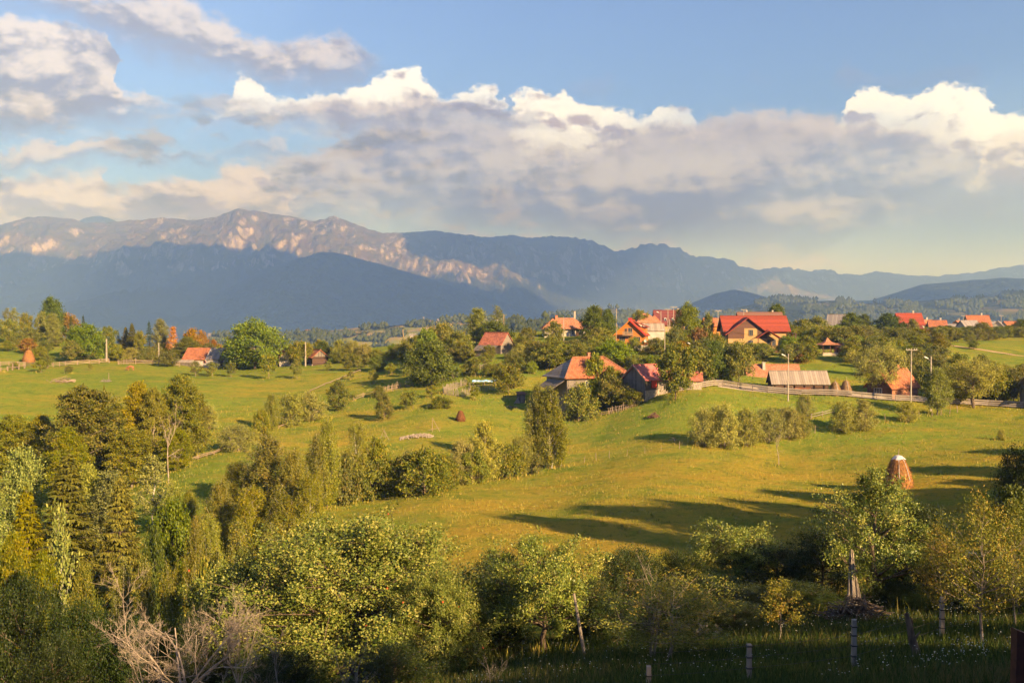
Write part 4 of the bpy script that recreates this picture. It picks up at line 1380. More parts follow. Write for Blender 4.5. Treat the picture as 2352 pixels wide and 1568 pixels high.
for kd, u, vb, vt, w, lb in (('birch', 622, 986, 905, 46, 'birch with two white stems by the middle fence'),
                             ('willow', 668, 975, 902, 80, 'grey-green bush right of the two-stemmed birch'),
                             ('willow', 712, 966, 900, 72, 'grey-green bush in the fence hedge, right of the wider one'),
                             ('hawthorn', 779, 943, 874, 64, 'dense dark green bush on the middle fence'),
                             ('hawthorn', 883, 963, 900, 46, 'small round dark tree casting a long shadow'),
                             ('young', 932, 941, 899, 34, 'brownish young tree left of its twin on the slope'),
                             ('young', 948, 941, 896, 32, 'brownish young tree right of its twin on the slope'),
                             ('young', 992, 914, 884, 32, 'pale young tree left of the garden fence'),
                             ('young', 1090, 918, 885, 26, 'bright sapling in front of the garden fence'),
                             ('shrub', 1012, 936, 910, 66, 'weedy green mound below the garden fence'),
                             ('young', 1072, 884, 862, 22, 'pale sapling at the corner of the garden fence'),
                             ('shrub', 870, 912, 885, 30, 'small brown bush left end of the picket fence'),
                             ('willow', 540, 1036, 974, 96, 'pale silvery willow at the foot of the pasture'),
                             ('willow', 478, 985, 930, 50, 'pale green bush right of the dark beech group'),
                             ('shrub', 598, 1000, 940, 44, 'bush left of the two-stemmed birch'),
                             ('willow', 585, 1010, 985, 30, 'small bush beside the silvery willow')):
    P(kd, u, vb, vt, lb, 'tree' if kd in ('birch', 'hawthorn', 'young') else 'bush', w=w)
# ------------------------------------------------------------------ wood on the left
for kd, u, vt, d, w, lb in (
        ('beech', 30, 955, 150, 120, 'beech at the left margin behind the poplars'),
        ('beech', 95, 955, 148, 110, 'low beech left of the tall pointed beech'),
        ('beech', 190, 890, 142, 170, 'tall pointed beech, the largest of the beech group'),
        ('beech', 262, 930, 146, 90, 'beech in the gap right of the tall pointed one'),
        ('gold', 318, 880, 148, 92, 'golden beech in the middle of the beech group'),
        ('gold', 352, 893, 146, 70, 'golden-green beech left of the dark right-hand beech'),
        ('beech', 418, 865, 150, 118, 'dark beech at the right end of the beech group'),
        ('beech', 452, 905, 156, 60, 'small beech behind the right end of the beech group'),
        ('beech', 300, 985, 134, 110, 'lower beech before the golden one'),
        ('beech', 150, 985, 132, 110, 'lower beech before the tall pointed one'),
        ('beech', 400, 985, 138, 80, 'lower green beech at the foot of the dark right-hand one'),
        ('spruce', 239, 888, 165, 20, 'small spruce tip behind the beech group'),
        ('poplar', 45, 1035, 104, 110, 'pale poplar at the left margin above the spruces'),
        ('poplar', 205, 1072, 106, 84, 'pale poplar between the two big spruces, left one'),
        ('poplar', 250, 1085, 104, 96, 'pale poplar directly behind the dark front spruce'),
        ('aspen', 350, 1045, 112, 84, 'see-through pale aspen right of the front spruce'),
        ('aspen', 392, 1105, 108, 56, 'small pale aspen at the edge of the pasture'),
        ('spruce', 145, 1050, 98, 176, 'big yellow-green spruce left of the front spruce'),
        ('spruce', 265, 1104, 84, 150, 'front spruce with drooping branches in the gully wood'),
        ('spruce', 62, 1135, 82, 170, 'spruce at the left margin with long drooping boughs'),
        ('aspen', 132, 1165, 66, 84, 'young tree with a pale forked trunk before the left spruces'),
        ('birch', 545, 1062, 114, 90, 'birch at the left side of the birch clump'),
        ('birch', 612, 1002, 112, 120, 'tallest birch of the clump, dark and weeping'),
        ('birch', 668, 1035, 108, 92, 'birch right of the tallest one in the clump'),
        ('birch', 712, 1085, 104, 70, 'birch at the right side of the clump'),
        ('birch', 430, 1125, 106, 44, 'small golden birch at the edge of the pasture'),
        ('birch', 500, 1105, 100, 84, 'golden birch in front of the left side of the clump'),
        ('birch', 580, 1120, 96, 92, 'golden birch in front of the tallest birch'),
        ('birch', 650, 1130, 94, 84, 'pale birch in front of the right side of the clump'),
        ('birch', 445, 1195, 80, 60, 'small birch right of the front spruce'),
        ('birch', 485, 1190, 84, 66, 'small birch right of the dark gap'),
        ('birch', 545, 1205, 78, 80, 'low birch above the left of the apple tree'),
        ('birch', 625, 1210, 76, 80, 'low birch above the middle of the apple tree'),
        ('birch', 700, 1195, 82, 70, 'low birch above the top of the apple tree'),
        ('dense', 395, 1150, 92, 110, 'dark round tree in the gap right of the front spruce'),
        ('dense', 350, 1220, 74, 80, 'shaded tree in the dark gap of the gully'),
        ('beech', 18, 1235, 64, 120, 'yellow-green beech at the left margin below the spruces'),
        ('beech', 95, 1275, 60, 110, 'low beech below the left spruces'),
        ('beech', 195, 1305, 58, 90, 'round golden beech bush below the front spruce'),
        ('birch', 268, 1290, 60, 70, 'little birch under the front spruce'),
        ('birch', 330, 1295, 58, 66, 'little birch above the leafless bush'),
        ('birch', 400, 1300, 56, 74, 'little birch left above the apple tree'),
        ('hawthorn', 460, 1290, 54, 90, 'green tree at the left shoulder of the apple tree')):
    P(kd, u, 1200, vt, lb, w=w, d=d)
P('bare', 386, 1055, 925, 'dead pale tree with a bare forked trunk before the dark beech', w=60, d=128)

# ------------------------------------------------------------------ building materials
def mat_plain(name, c1, c2=None, scale=3.0, rough=0.85, bump=0.2, spec=0.2, stretch=None):
    m, g, b = principled(name)
    tc = g.new('ShaderNodeTexCoord')
    p = tc.outputs['Object']
    if stretch:
        p = g.vmul(p, stretch)
    n = g.noise(p, scale, 5, 0.6)
    c2 = c2 or tuple(x * 0.7 for x in c1)
    g.put(b.inputs['Base Color'], g.mix(g.step(n, 0.3, 0.7), c1, c2))
    if bump:
        set_bump(g, b, n, bump, 0.05)
    b.inputs['Roughness'].default_value = rough
    b.inputs['Specular IOR Level'].default_value = spec
    return m


def mat_rows(name, c1, c2, dark, axis='z', period=0.3, cross=None, cperiod=0.25, scale=1.6, depth=0.04, rough=0.85):
    """rows of tiles, boards or logs along an axis, with patchy wear"""
    m, g, b = principled(name)
    tc = g.new('ShaderNodeTexCoord')
    xyz = g.sep(tc.outputs['Object'])
    ax = {'x': 0, 'y': 1, 'z': 2}
    t = g.m('FRACT', g.m('DIVIDE', g.m('ADD', xyz[ax[axis]], 50.0), period))
    idx = g.m('FLOOR', g.m('DIVIDE', g.m('ADD', xyz[ax[axis]], 50.0), period))
    n = g.noise(tc.outputs['Object'], scale, 5, 0.65)
    w = g.new('ShaderNodeTexWhiteNoise', noise_dimensions='2D')
    if cross:
        ci = g.m('FLOOR', g.m('DIVIDE', g.m('ADD', xyz[ax[cross]], 50.0), cperiod))
    else:
        ci = 0.0
    g.put(w.inputs['Vector'], g.comb(idx, ci, 0.0))
    k = g.m('ADD', g.m('MULTIPLY', g.m('SUBTRACT', w.outputs['Value'], 0.5), 0.6), n)
    c = g.mix(g.step(k, 0.2, 0.8), c1, c2)
    gap = g.m('MULTIPLY', g.step(t, 0.16, 0.02), 0.8)
    c = g.mix(gap, c, dark)
    g.put(b.inputs['Base Color'], c)
    set_bump(g, b, g.m('ADD', g.m('MULTIPLY', t, -0.5), g.m('MULTIPLY', n, 0.3)), 0.7, depth)
    b.inputs['Roughness'].default_value = rough
    return m


M['tile_orange'] = mat_rows('orange_roof_tile', (0.36, 0.135, 0.066), (0.22, 0.080, 0.042), (0.11, 0.04, 0.025), 'z', 0.22, 'x', 0.25)
M['tile_salmon'] = mat_rows('salmon_roof_tile', (0.37, 0.165, 0.092), (0.25, 0.105, 0.058), (0.14, 0.06, 0.035), 'z', 0.22, 'x', 0.25)
M['tile_red'] = mat_rows('red_roof_tile', (0.29, 0.056, 0.032), (0.20, 0.040, 0.024), (0.13, 0.024, 0.016), 'z', 0.35, None)
M['tile_old'] = mat_rows('old_red_roof_tile', (0.40, 0.14, 0.085), (0.25, 0.085, 0.055), (0.1, 0.045, 0.03), 'z', 0.3, 'x', 0.4)
M['tile_pink'] = mat_rows('faded_pink_roof', (0.44, 0.145, 0.125), (0.34, 0.10, 0.09), (0.18, 0.06, 0.055), 'z', 0.3, 'x', 0.5)
M['tile_maroon'] = mat_rows('maroon_roof', (0.16, 0.045, 0.042), (0.12, 0.034, 0.034), (0.06, 0.02, 0.02), 'z', 0.35)
M['tile_brown'] = mat_rows('brown_roof', (0.20, 0.10, 0.075), (0.15, 0.075, 0.055), (0.08, 0.04, 0.03), 'z', 0.35)
M['shingle'] = mat_rows('grey_shingle', (0.26, 0.225, 0.20), (0.16, 0.135, 0.115), (0.06, 0.05, 0.045), 'z', 0.3, 'x', 0.3)
M['slate'] = mat_rows('grey_sheet_roof', (0.24, 0.215, 0.21), (0.18, 0.16, 0.165), (0.1, 0.09, 0.09), 'x', 0.6)
M['corrugated'] = mat_rows('corrugated_sheet', (0.30, 0.245, 0.205), (0.22, 0.18, 0.15), (0.10, 0.08, 0.07), 'x', 0.42, None, 0.2, 0.9, 0.08)
M['logs'] = mat_rows('dark_logs', (0.105, 0.060, 0.038), (0.055, 0.032, 0.022), (0.012, 0.008, 0.006), 'z', 0.28, None, 0.2, 2.0, 0.12)
M['logs_warm'] = mat_rows('warm_logs', (0.42, 0.20, 0.115), (0.30, 0.13, 0.075), (0.08, 0.035, 0.02), 'z', 0.30, None, 0.2, 2.0, 0.14)
M['boards_grey'] = mat_rows('grey_weathered_boards', (0.185, 0.155, 0.132), (0.105, 0.09, 0.078), (0.022, 0.018, 0.015), 'y', 0.22, None, 0.2, 2.0, 0.03)
M['boards_greyx'] = mat_rows('grey_weathered_planks', (0.185, 0.155, 0.132), (0.105, 0.09, 0.078), (0.022, 0.018, 0.015), 'x', 0.22, None, 0.2, 2.0, 0.03)
M['boards_brown'] = mat_rows('brown_cladding', (0.125, 0.062, 0.042), (0.095, 0.048, 0.034), (0.04, 0.02, 0.014), 'z', 0.25, None, 0.2, 2.0, 0.03)
M['boards_orange'] = mat_rows('orange_stained_boards', (0.46, 0.172, 0.034), (0.38, 0.136, 0.027), (0.21, 0.07, 0.015), 'z', 0.22, None, 0.2, 2.0, 0.02)
M['plaster'] = mat_plain('white_plaster', (0.40, 0.36, 0.31), (0.32, 0.28, 0.24), 1.2)
M['plaster_cream'] = mat_plain('cream_plaster', (0.37, 0.24, 0.105), (0.31, 0.20, 0.088), 0.8)
M['plaster_grey'] = mat_plain('grey_plaster', (0.42, 0.38, 0.34), (0.30, 0.27, 0.24), 1.2)
M['stone'] = mat_plain('rubble_stone', (0.42, 0.35, 0.28), (0.22, 0.18, 0.15), 3.5, 0.9, 0.6)
M['brick'] = mat_plain('chimney_brick', (0.40, 0.17, 0.10), (0.28, 0.12, 0.08), 6.0)
M['glass'] = mat_plain('window_glass', (0.05, 0.06, 0.075), (0.03, 0.035, 0.045), 1.0, 0.08, 0.0, 0.6)
M['white'] = mat_plain('white_paint', (0.50, 0.48, 0.44), (0.42, 0.40, 0.37), 4.0)
M['red_paint'] = mat_plain('red_paint', (0.50, 0.05, 0.03), (0.42, 0.04, 0.025), 4.0)
M['dark_wood'] = mat_plain('dark_wood', (0.09, 0.05, 0.034), (0.05, 0.03, 0.02), 5.0, stretch=(1, 1, 0.3))
M['wood'] = mat_plain('pale_wood', (0.29, 0.215, 0.15), (0.19, 0.14, 0.10), 5.0, stretch=(1, 1, 0.3))
M['old_wood'] = mat_plain('weathered_wood', (0.30, 0.25, 0.205), (0.17, 0.14, 0.115), 7.0, stretch=(1, 1, 0.2), bump=0.5)
M['board_pale'] = mat_plain('pale_boards', (0.235, 0.195, 0.155), (0.16, 0.13, 0.105), 3.0)
M['concrete'] = mat_plain('concrete', (0.34, 0.295, 0.24), (0.25, 0.215, 0.18), 4.0)
M['iron'] = mat_plain('dark_iron', (0.05, 0.045, 0.04), (0.03, 0.027, 0.025), 6.0, 0.6)
M['lampshell'] = mat_plain('lamp_shell', (0.50, 0.49, 0.46), None, 4.0, 0.4, 0.0)
M['porcelain'] = mat_plain('insulator', (0.60, 0.55, 0.48), None, 4.0, 0.3, 0.0)
M['hay'] = mat_plain('hay', (0.31, 0.155, 0.060), (0.20, 0.095, 0.038), 5.0, 1.0, 0.9, 0.0, (1, 1, 0.45))
M['hay_grey'] = mat_plain('grey_hay', (0.28, 0.18, 0.095), (0.18, 0.115, 0.065), 5.0, 1.0, 0.9, 0.0, (1, 1, 0.45))
M['hay_dark'] = mat_plain('dark_hay', (0.19, 0.085, 0.040), (0.11, 0.05, 0.025), 5.0, 1.0, 0.9, 0.0, (1, 1, 0.45))
M['sheet_white'] = mat_plain('white_plastic_sheet', (0.46, 0.46, 0.49), (0.36, 0.36, 0.39), 3.0, 0.5, 0.4)
M['tarp_blue'] = mat_plain('blue_tarpaulin', (0.09, 0.27, 0.52), (0.40, 0.50, 0.62), 1.5, 0.5, 0.3)
M['rust'] = mat_plain('rusty_brown_metal', (0.085, 0.030, 0.020), (0.055, 0.020, 0.014), 6.0, 0.7)
M['road'] = mat_plain('gravel_road', (0.46, 0.38, 0.31), (0.36, 0.30, 0.245), 1.5, 0.95, 0.3, 0.0)
M['path'] = mat_plain('sandy_path', (0.44, 0.30, 0.18), (0.34, 0.23, 0.14), 1.5, 0.95, 0.3, 0.0)
M['limestone'] = mat_plain('limestone', (0.33, 0.27, 0.215), (0.22, 0.18, 0.145), 3.0, 0.9, 0.5)
M['tile_far'] = M['tile_orange']


# ------------------------------------------------------------------ mesh builders
class MB:
    def __init__(s):
        s.V, s.Fq, s.Ft, s.Fp = [], [], [], []

    def add(s, V, faces):
        o = len(s.V)
        s.V += [tuple(v) for v in V]
        for f in faces:
            s.Fp.append([i + o for i in f])
        return s

    def box(s, x0, x1, y0, y1, z0, z1):
        V = [(x, y, z) for z in (z0, z1) for y in (y0, y1) for x in (x0, x1)]
        return s.add(V, [(0, 2, 3, 1), (4, 5, 7, 6), (0, 1, 5, 4), (2, 6, 7, 3), (0, 4, 6, 2), (1, 3, 7, 5)])

    def bar(s, a, b, w, h=None, taper=1.0):
        """square bar from a to b"""
        a, b = Vector(a), Vector(b)
        h = h or w
        d = (b - a).normalized()
        ref = Vector((0, 0, 1)) if abs(d.z) < 0.9 else Vector((1, 0, 0))
        x = d.cross(ref).normalized()
        y = d.cross(x).normalized()
        V = []
        for p, k in ((a, 1.0), (b, taper)):
            for (i, j) in ((-1, -1), (1, -1), (1, 1), (-1, 1)):
                V.append(p + x * (i * w / 2 * k) + y * (j * h / 2 * k))
        return s.add(V, [(0, 1, 2, 3), (7, 6, 5, 4), (0, 4, 5, 1), (1, 5, 6, 2), (2, 6, 7, 3), (3, 7, 4, 0)])

    def rod(s, a, b, r0, r1=None, n=8):
        a, b = Vector(a), Vector(b)
        r1 = r0 if r1 is None else r1
        d = (b - a).normalized()
        ref = Vector((0, 0, 1)) if abs(d.z) < 0.9 else Vector((1, 0, 0))
        x = d.cross(ref).normalized()
        y = d.cross(x).normalized()
        V = []
        for p, r in ((a, r0), (b, r1)):
            for k in range(n):
                t = 2 * math.pi * k / n
                V.append(p + x * (r * math.cos(t)) + y * (r * math.sin(t)))
        fs = [(k, (k + 1) % n, n + (k + 1) % n, n + k) for k in range(n)]
        return s.add(V, fs + [tuple(range(n))[::-1], tuple(range(n, 2 * n))])

    def slab(s, quad, t):
        """flat quad thickened downwards along its normal"""
        q = [Vector(v) for v in quad]
        n = (q[1] - q[0]).cross(q[3] - q[0]).normalized()
        if n.z < 0:
            n = -n
            q = q[::-1]
        V = q + [v - n * t for v in q]
        return s.add(V, [(0, 1, 2, 3), (7, 6, 5, 4), (0, 4, 5, 1), (1, 5, 6, 2), (2, 6, 7, 3), (3, 7, 4, 0)])

    def mesh(s, name):
        me = bpy.data.meshes.new(name)
        me.from_pydata(s.V, [], s.Fp)
        me.update()
        return me

    def put(s, name, mat, parent=None, loc=None, **kw):
        return link(name, s.mesh(name), M[mat] if isinstance(mat, str) else mat, parent, loc, **kw)


def gable_wall(L, W, hw, hr, deep=1.6):
    b = MB()
    x, y = L / 2, W / 2
    V = []
    for sx in (-x, x):
        V += [(sx, -y, -deep), (sx, y, -deep), (sx, y, hw), (sx, 0, hw + hr), (sx, -y, hw)]
    b.add(V, [(4, 3, 2, 1, 0), (5, 6, 7, 8, 9), (0, 1, 6, 5), (0, 5, 9, 4), (1, 2, 7, 6), (2, 3, 8, 7), (3, 4, 9, 8)])
    return b


def gable_roof(L, W, hw, hr, ov=0.5, t=0.14, side=None):
    b = MB()
    x, y = L / 2 + ov, W / 2
    k = hr / y
    e = ov
    z0 = hw - k * e + t + 0.02
    zr = hw + hr + t + 0.02
    if side in (None, 'front'):
        b.slab([(-x, -y - e, z0), (x, -y - e, z0), (x, 0, zr), (-x, 0, zr)], t)
    if side in (None, 'back'):
        b.slab([(x, y + e, z0), (-x, y + e, z0), (-x, 0.002, zr), (x, 0.002, zr)], t)
    return b


def hip_roof_part(L, W, hw, hr, ridge, ov=0.6, which='all'):
    x, y = L / 2 + ov, W / 2 + ov
    r = ridge / 2
    z0 = hw - 0.1
    z1 = hw + hr
    A, B_, C, D = (-x, -y, z0), (x, -y, z0), (x, y, z0), (-x, y, z0)
    P, Q = (-r, 0, z1), (r, 0, z1)
    b = MB()
    t = 0.14
    if which in ('all', 'front'):
        b.slab([A, B_, Q, P], t)
        b.slab([C, D, P, Q], t)
    if which in ('all', 'ends', 'left'):
        n = Vector((-hr, 0, x - r)).normalized()
        V = [Vector(v) for v in (D, A, P)]
        b.add(V + [v - n * t for v in V], [(0, 1, 2), (5, 4, 3), (0, 3, 4, 1), (1, 4, 5, 2), (2, 5, 3, 0)])
    if which in ('all', 'ends', 'right'):
        n = Vector((hr, 0, x - r)).normalized()
        V = [Vector(v) for v in (B_, C, Q)]
        b.add(V + [v - n * t for v in V], [(0, 1, 2), (5, 4, 3), (0, 3, 4, 1), (1, 4, 5, 2), (2, 5, 3, 0)])
    return b


def window(root, L, W, face, pos, z, w=0.9, h=1.1, frame='white', panes=2, off=0.0, sill=True, door=None):
    """face: front (-y), left (-x), right (+x); pos runs along the wall"""
    if face == 'front':
        T = Matrix.Translation((pos, -W / 2 - off, z))
    elif face == 'back':
        T = Matrix.Translation((pos, W / 2 + off, z)) @ Matrix.Rotation(math.pi, 4, 'Z')
    elif face == 'left':
        T = Matrix.Translation((-L / 2 - off, pos, z)) @ Matrix.Rotation(-math.pi / 2, 4, 'Z')
    else:
        T = Matrix.Translation((L / 2 + off, pos, z)) @ Matrix.Rotation(math.pi / 2, 4, 'Z')
    pane = MB().box(-w / 2, w / 2, -0.02, 0.04, 0, h)
    if door:
        o = pane.put('door', door, root)
        MB().bar((w * 0.35, -0.05, h * 0.5), (w * 0.35, -0.05, h * 0.5 + 0.14), 0.03).put('handle', 'iron', o)
    else:
        o = pane.put('window', 'glass', root)
    o.matrix_local = T
    f = MB()
    t = 0.09
    f.box(-w / 2 - t, -w / 2, -0.07, 0.03, -t if not door else 0, h + t)
    f.box(w / 2, w / 2 + t, -0.07, 0.03, -t if not door else 0, h + t)
    f.box(-w / 2, w / 2, -0.07, 0.03, h, h + t)
    if not door:
        f.box(-w / 2, w / 2, -0.07, 0.03, -t, 0)
        for k in range(1, panes):
            xx = -w / 2 + w * k / panes
            f.box(xx - 0.03, xx + 0.03, -0.05, 0.0, 0, h)
    f.put('frame', frame, o)
    if sill and not door:
        MB().box(-w / 2 - 0.14, w / 2 + 0.14, -0.14, -0.075, -t - 0.06, -t).put('sill', frame, o)
    return o


def chimney(roof, x, y, z0, z1, s=0.55, mat='brick', cap=True):
    c = MB().box(x - s / 2, x + s / 2, y - s / 2, y + s / 2, z0, z1)
    if cap:
        c.box(x - s * 0.62, x + s * 0.62, y - s * 0.62, y + s * 0.62, z1, z1 + 0.12)
    return c.put('chimney', mat, roof)


def site(u, vb, depth=0.0, d=None):
    p = spot(u, vb, d)
    return Vector((p.x, p.y + depth, z_at(vb, p.y) if d else p.z))


def house(name, u, vb, rz, L, W, hw, hr, wall, roof, label, cat='house', ov=0.45, depth=None, d=None, deep=2.0, group=None, ridge_cap=True):
    p = site(u, vb, W * 0.5 if depth is None else depth, d)
    r = empty(name, p, label, cat, group, R(rz))
    gable_wall(L, W, hw, hr, deep).put('wall', wall, r)
    rf = gable_roof(L, W, hw, hr, ov).put('roof', roof, r)
    if ridge_cap:
        MB().bar((-L / 2 - ov, 0, hw + hr + 0.20), (L / 2 + ov, 0, hw + hr + 0.20), 0.26, 0.10).put('ridge_cap', roof, rf)
    return r, rf


# ------------------------------------------------------------------ the buildings, from left to right
def build_houses():
    # barn on the left
    L, W, hw, hr = 10.6, 7.0, 2.3, 3.1
    r = empty('barn', site(466, 843, 3.5), 'barn with a half red, half grey roof and a lean-to', 'barn', None, R(-10))
    gable_wall(L, W, hw, hr).put('wall', 'plaster_grey', r)
    MB().add([(L / 2 + 0.03, -W / 2, hw - 0.5), (L / 2 + 0.03, W / 2, hw - 0.5), (L / 2 + 0.03, W / 2, hw), (L / 2 + 0.03, 0, hw + hr), (L / 2 + 0.03, -W / 2, hw), (L / 2, -W / 2, hw - 0.5), (L / 2, W / 2, hw - 0.5)], [(0, 1, 2, 3, 4), (0, 5, 6, 1)]).put('gable_boards', 'boards_grey', r)
    a = gable_roof(6.6, W, hw, hr, 0.35)
    a.put('roof', 'tile_orange', r, (-L / 2 + 3.0, 0, 0))
    gable_roof(3.2, W, hw, hr, 0.3).put('roof', 'corrugated', r, (L / 2 - 1.55, 0, 0.03), label='grey patched right third of the roof')
    b = MB().slab([(-L / 2 - 3.0, -W / 2 - 2.2, 1.35), (-L / 2 + 3.4, -W / 2 - 2.2, 1.35), (-L / 2 + 3.4, -W / 2 + 0.2, hw + 0.05), (-L / 2 - 3.0, -W / 2 + 0.2, hw + 0.05)], 0.1)
    b.put('lean_to_roof', 'corrugated', r)
    MB().box(-L / 2 - 2.6, -L / 2 + 3.0, -W / 2 - 1.9, -W / 2 - 0.03, -1.5, 1.4).put('lean_to_wall', 'boards_greyx', r)
    window(r, L, W, 'front', 1.2, 1.3, 0.5, 0.45, 'red_paint', 1, 0.0, False)
    window(r, L, W, 'right', -1.2, 0.3, 1.0, 1.6, 'dark_wood', 1, 0.0, False, door='dark_wood')
    # cabin right of the walnut
    r, rf = house('cabin', 722, 838, -58, 6.6, 4.6, 2.3, 1.9, 'logs', 'tile_orange', 'small dark log cabin with a red tile roof right of the walnut', 'house')
    MB().add([(3.33, -2.3, 2.35), (3.33, 2.3, 2.35), (3.33, 0, 4.15), (3.30, -2.3, 2.35), (3.30, 2.3, 2.35)], [(0, 1, 2), (0, 3, 4, 1)]).put('gable_boards', 'boards_grey', r)
    window(r, 6.6, 4.6, 'front', -0.5, 0.9, 0.8, 0.8, 'white', 2)
    MB().box(-3.4, 3.4, -2.5, -2.31, -1.5, 0.25).put('plinth', 'stone', r)
    # whitewashed house mostly behind the walnut
    r, rf = house('cottage', 655, 840, -70, 8.0, 5.5, 2.6, 2.3, 'plaster', 'tile_orange', 'whitewashed cottage with an orange roof half hidden by the walnut')
    window(r, 8.0, 5.5, 'right', 0.6, 0.9, 0.8, 1.0, 'dark_wood', 2)
    # ruined barn on the slope
    L, W = 6.8, 5.4
    r, rf = house('ruined_barn', 1140, 812, -36, L, W, 2.3, 2.9, 'boards_greyx', 'tile_old', 'decaying barn with sagging red tiles and a grey plank lean-to', 'barn', 0.3)
    MB().slab([(-L / 2 - 0.5, -W / 2 - 2.6, 0.75), (L / 2 - 1.0, -W / 2 - 2.6, 0.75), (L / 2 - 0.6, -W / 2 + 0.3, 2.45), (-L / 2 - 0.5, -W / 2 + 0.3, 2.45)], 0.1).put('lean_to_roof', 'boards_greyx', r)
    MB().box(-L / 2, L / 2 - 1.4, -W / 2 - 2.3, -W / 2 - 2.2, -1.5, 0.75).put('lean_to_wall', 'boards_greyx', r)
    MB().box(L / 2 + 0.01, L / 2 + 0.08, -W / 2, W / 2, 2.1, 2.35).put('beam', 'wood', r)
    # far tiled house on the ridge
    p = site(1296, 774, 4.0, 288)
    r = empty('tiled_house', p, 'white house with a wide salmon hip roof on the ridge', 'house', None, R(4))
    gable_wall(12.0, 7.4, 2.5, 0.01).put('wall', 'plaster', r)
    rf = hip_roof_part(12.4, 8, 2.5, 3.1, 6.0, 0.7).put('roof', 'tile_salmon', r)
    chimney(rf, -2.2, -0.6, 4.8, 6.2, 0.7)
    hip_roof_part(5.5, 6.6, 2.5, 2.1, 2.0, 0.5).put('roof', 'tile_salmon', r, (5.2, -0.6, -0.05), label='lower wing of the roof on the right')
    chimney(rf, 3.4, 1.0, 4.2, 7.4, 0.55, 'concrete')
    for x in (2.4, 4.8, -3.0):
        window(r, 12, 7.4, 'front', x, 0.8, 1.0, 1.3, 'white', 2)
    window(r, 12, 7.4, 'front', 3.7, 0.0, 0.9, 2.0, 'dark_wood', 1, 0, False, door='dark_wood')
    # hip-roofed house in front
    p = site(1356, 905, 5.0, 188)
    r = empty('hip_roofed_house', Vector((p.x, p.y, z_at(889, 193))), 'house with a large orange hip roof behind bushes', 'house', None, R(23))
    L, W = 13.6, 9.0
    gable_wall(L, W, 2.2, 0.01, 5.0).put('wall', 'boards_greyx', r)
    rf = hip_roof_part(L, W, 2.2, 3.6, 6.6, 0.7, 'front').put('roof', 'tile_orange', r)
    for sd in ('left', 'right'):
        hip_roof_part(L, W, 2.2, 3.6, 6.6, 0.7, sd).put('hip', 'shingle', rf, None, label='grey shingled hip end of the roof')
    for sx in (-1, 1):
        MB().bar((sx * (L / 2 + 0.7), -W / 2 - 0.7, 2.15), (sx * 3.3, 0, 5.92), 0.3, 0.14).put('hip_cap', 'tile_salmon', rf)
    MB().bar((-3.3, 0, 5.93), (3.3, 0, 5.93), 0.3, 0.14).put('ridge_cap', 'tile_salmon', rf)
    chimney(rf, 0.2, 0.3, 5.4, 6.6, 0.5)
    MB().slab([(-L / 2 - 2.9, -W / 2 + 0.2, 0.3), (-L / 2 - 0.4, -W / 2 + 0.2, 1.75), (-L / 2 - 0.4, W / 2 - 2.0, 1.75), (-L / 2 - 2.9, W / 2 - 2.0, 0.3)], 0.1).put('lean_to_roof', 'boards_greyx', r)
    for x in (-2.4, 0.6, 3.2):
        window(r, L, W, 'front', x, 0.3, 0.9, 1.2, 'white', 2)
    # grey barn with the pink roof
    L, W = 6.4, 5.4
    r, rf = house('plank_barn', 1484, 916, 44, L, W, 3.7, 2.5, 'boards_grey', 'tile_pink', 'grey plank barn with a faded pink roof', 'barn', 0.35, 2.2)
    MB().box(-L / 2 - 0.10, L / 2 + 0.1, -W / 2 - 0.12, -W / 2 - 0.005, -2, 1.7).put('stone_base', 'stone', r)
    MB().bar((-L / 2 - 0.05, -W / 2, 3.7), (-L / 2 - 0.05, W / 2, 3.7), 0.10, 0.10).put('beam', 'boards_greyx', r)
    window(r, L, W, 'front', -0.6, 2.1, 1.6, 1.5, 'dark_wood', 1, 0.0, False, door='red_paint')
    for s in (-1, 1):
        MB().bar((-L / 2 - 0.42, s * (W / 2 + 0.35), 3.45), (-L / 2 - 0.42, 0, 6.35), 0.06, 0.2).put('barge_board', 'board_pale', rf)
    # long low stone stable behind the leaning tree
    house('stable', 1562, 897, -8, 8.5, 4.5, 1.9, 1.6, 'stone', 'tile_old', 'low stone stable behind the leaning tree', 'barn', 0.3)
    # orange chalet
    L, W, hw, hr = 8.6, 7.3, 5.3, 3.4
    r = empty('chalet', site(1456, 816, 4.0, 250), 'bright orange wooden chalet with a balcony and white basement', 'house', None, R(76))
    gable_wall(L, W, hw, hr, 2.0).put('wall', 'boards_orange', r)
    MB().box(-L / 2 - 0.06, L / 2 + 0.06, -W / 2 - 0.06, W / 2 + 0.06, -2.0, 2.55).put('basement', 'plaster', r)
    rf = gable_roof(L, W, hw, hr, 0.55).put('roof', 'tile_red', r)
    MB().bar((-L / 2 - 0.55, 0, hw + hr + 0.22), (L / 2 + 0.5, 0, hw + hr + 0.22), 0.3, 0.12).put('ridge_cap', 'red_paint', rf)
    for s in (-1, 1):
        MB().bar((-L / 2 - 0.58, s * (W / 2 + 0.5), hw - 0.38), (-L / 2 - 0.58, 0, hw + hr + 0.08), 0.06, 0.26).put('barge_board', 'boards_orange' if s > 0 else 'red_paint', rf)
    chimney(rf, -2.2, 0.2, hw + hr - 0.3, hw + hr + 0.6, 0.8, 'red_paint')
    dm = MB().box(-0.6, 2.6, -W / 2 - 0.02, -1.0, hw - 0.2, hw + 1.9).put('dormer', 'boards_orange', r)
    MB().slab([(-1.2, -W / 2 - 0.6, hw + 1.85), (3.0, -W / 2 - 0.6, hw + 1.85), (3.0, -0.4, hw + 3.3), (-1.2, -0.4, hw + 3.3)], 0.12).put('dormer_roof', 'tile_red', dm)
    window(r, L, W, 'front', 1.0, hw + 0.5, 0.9, 0.9, 'wood', 2, 0.02)
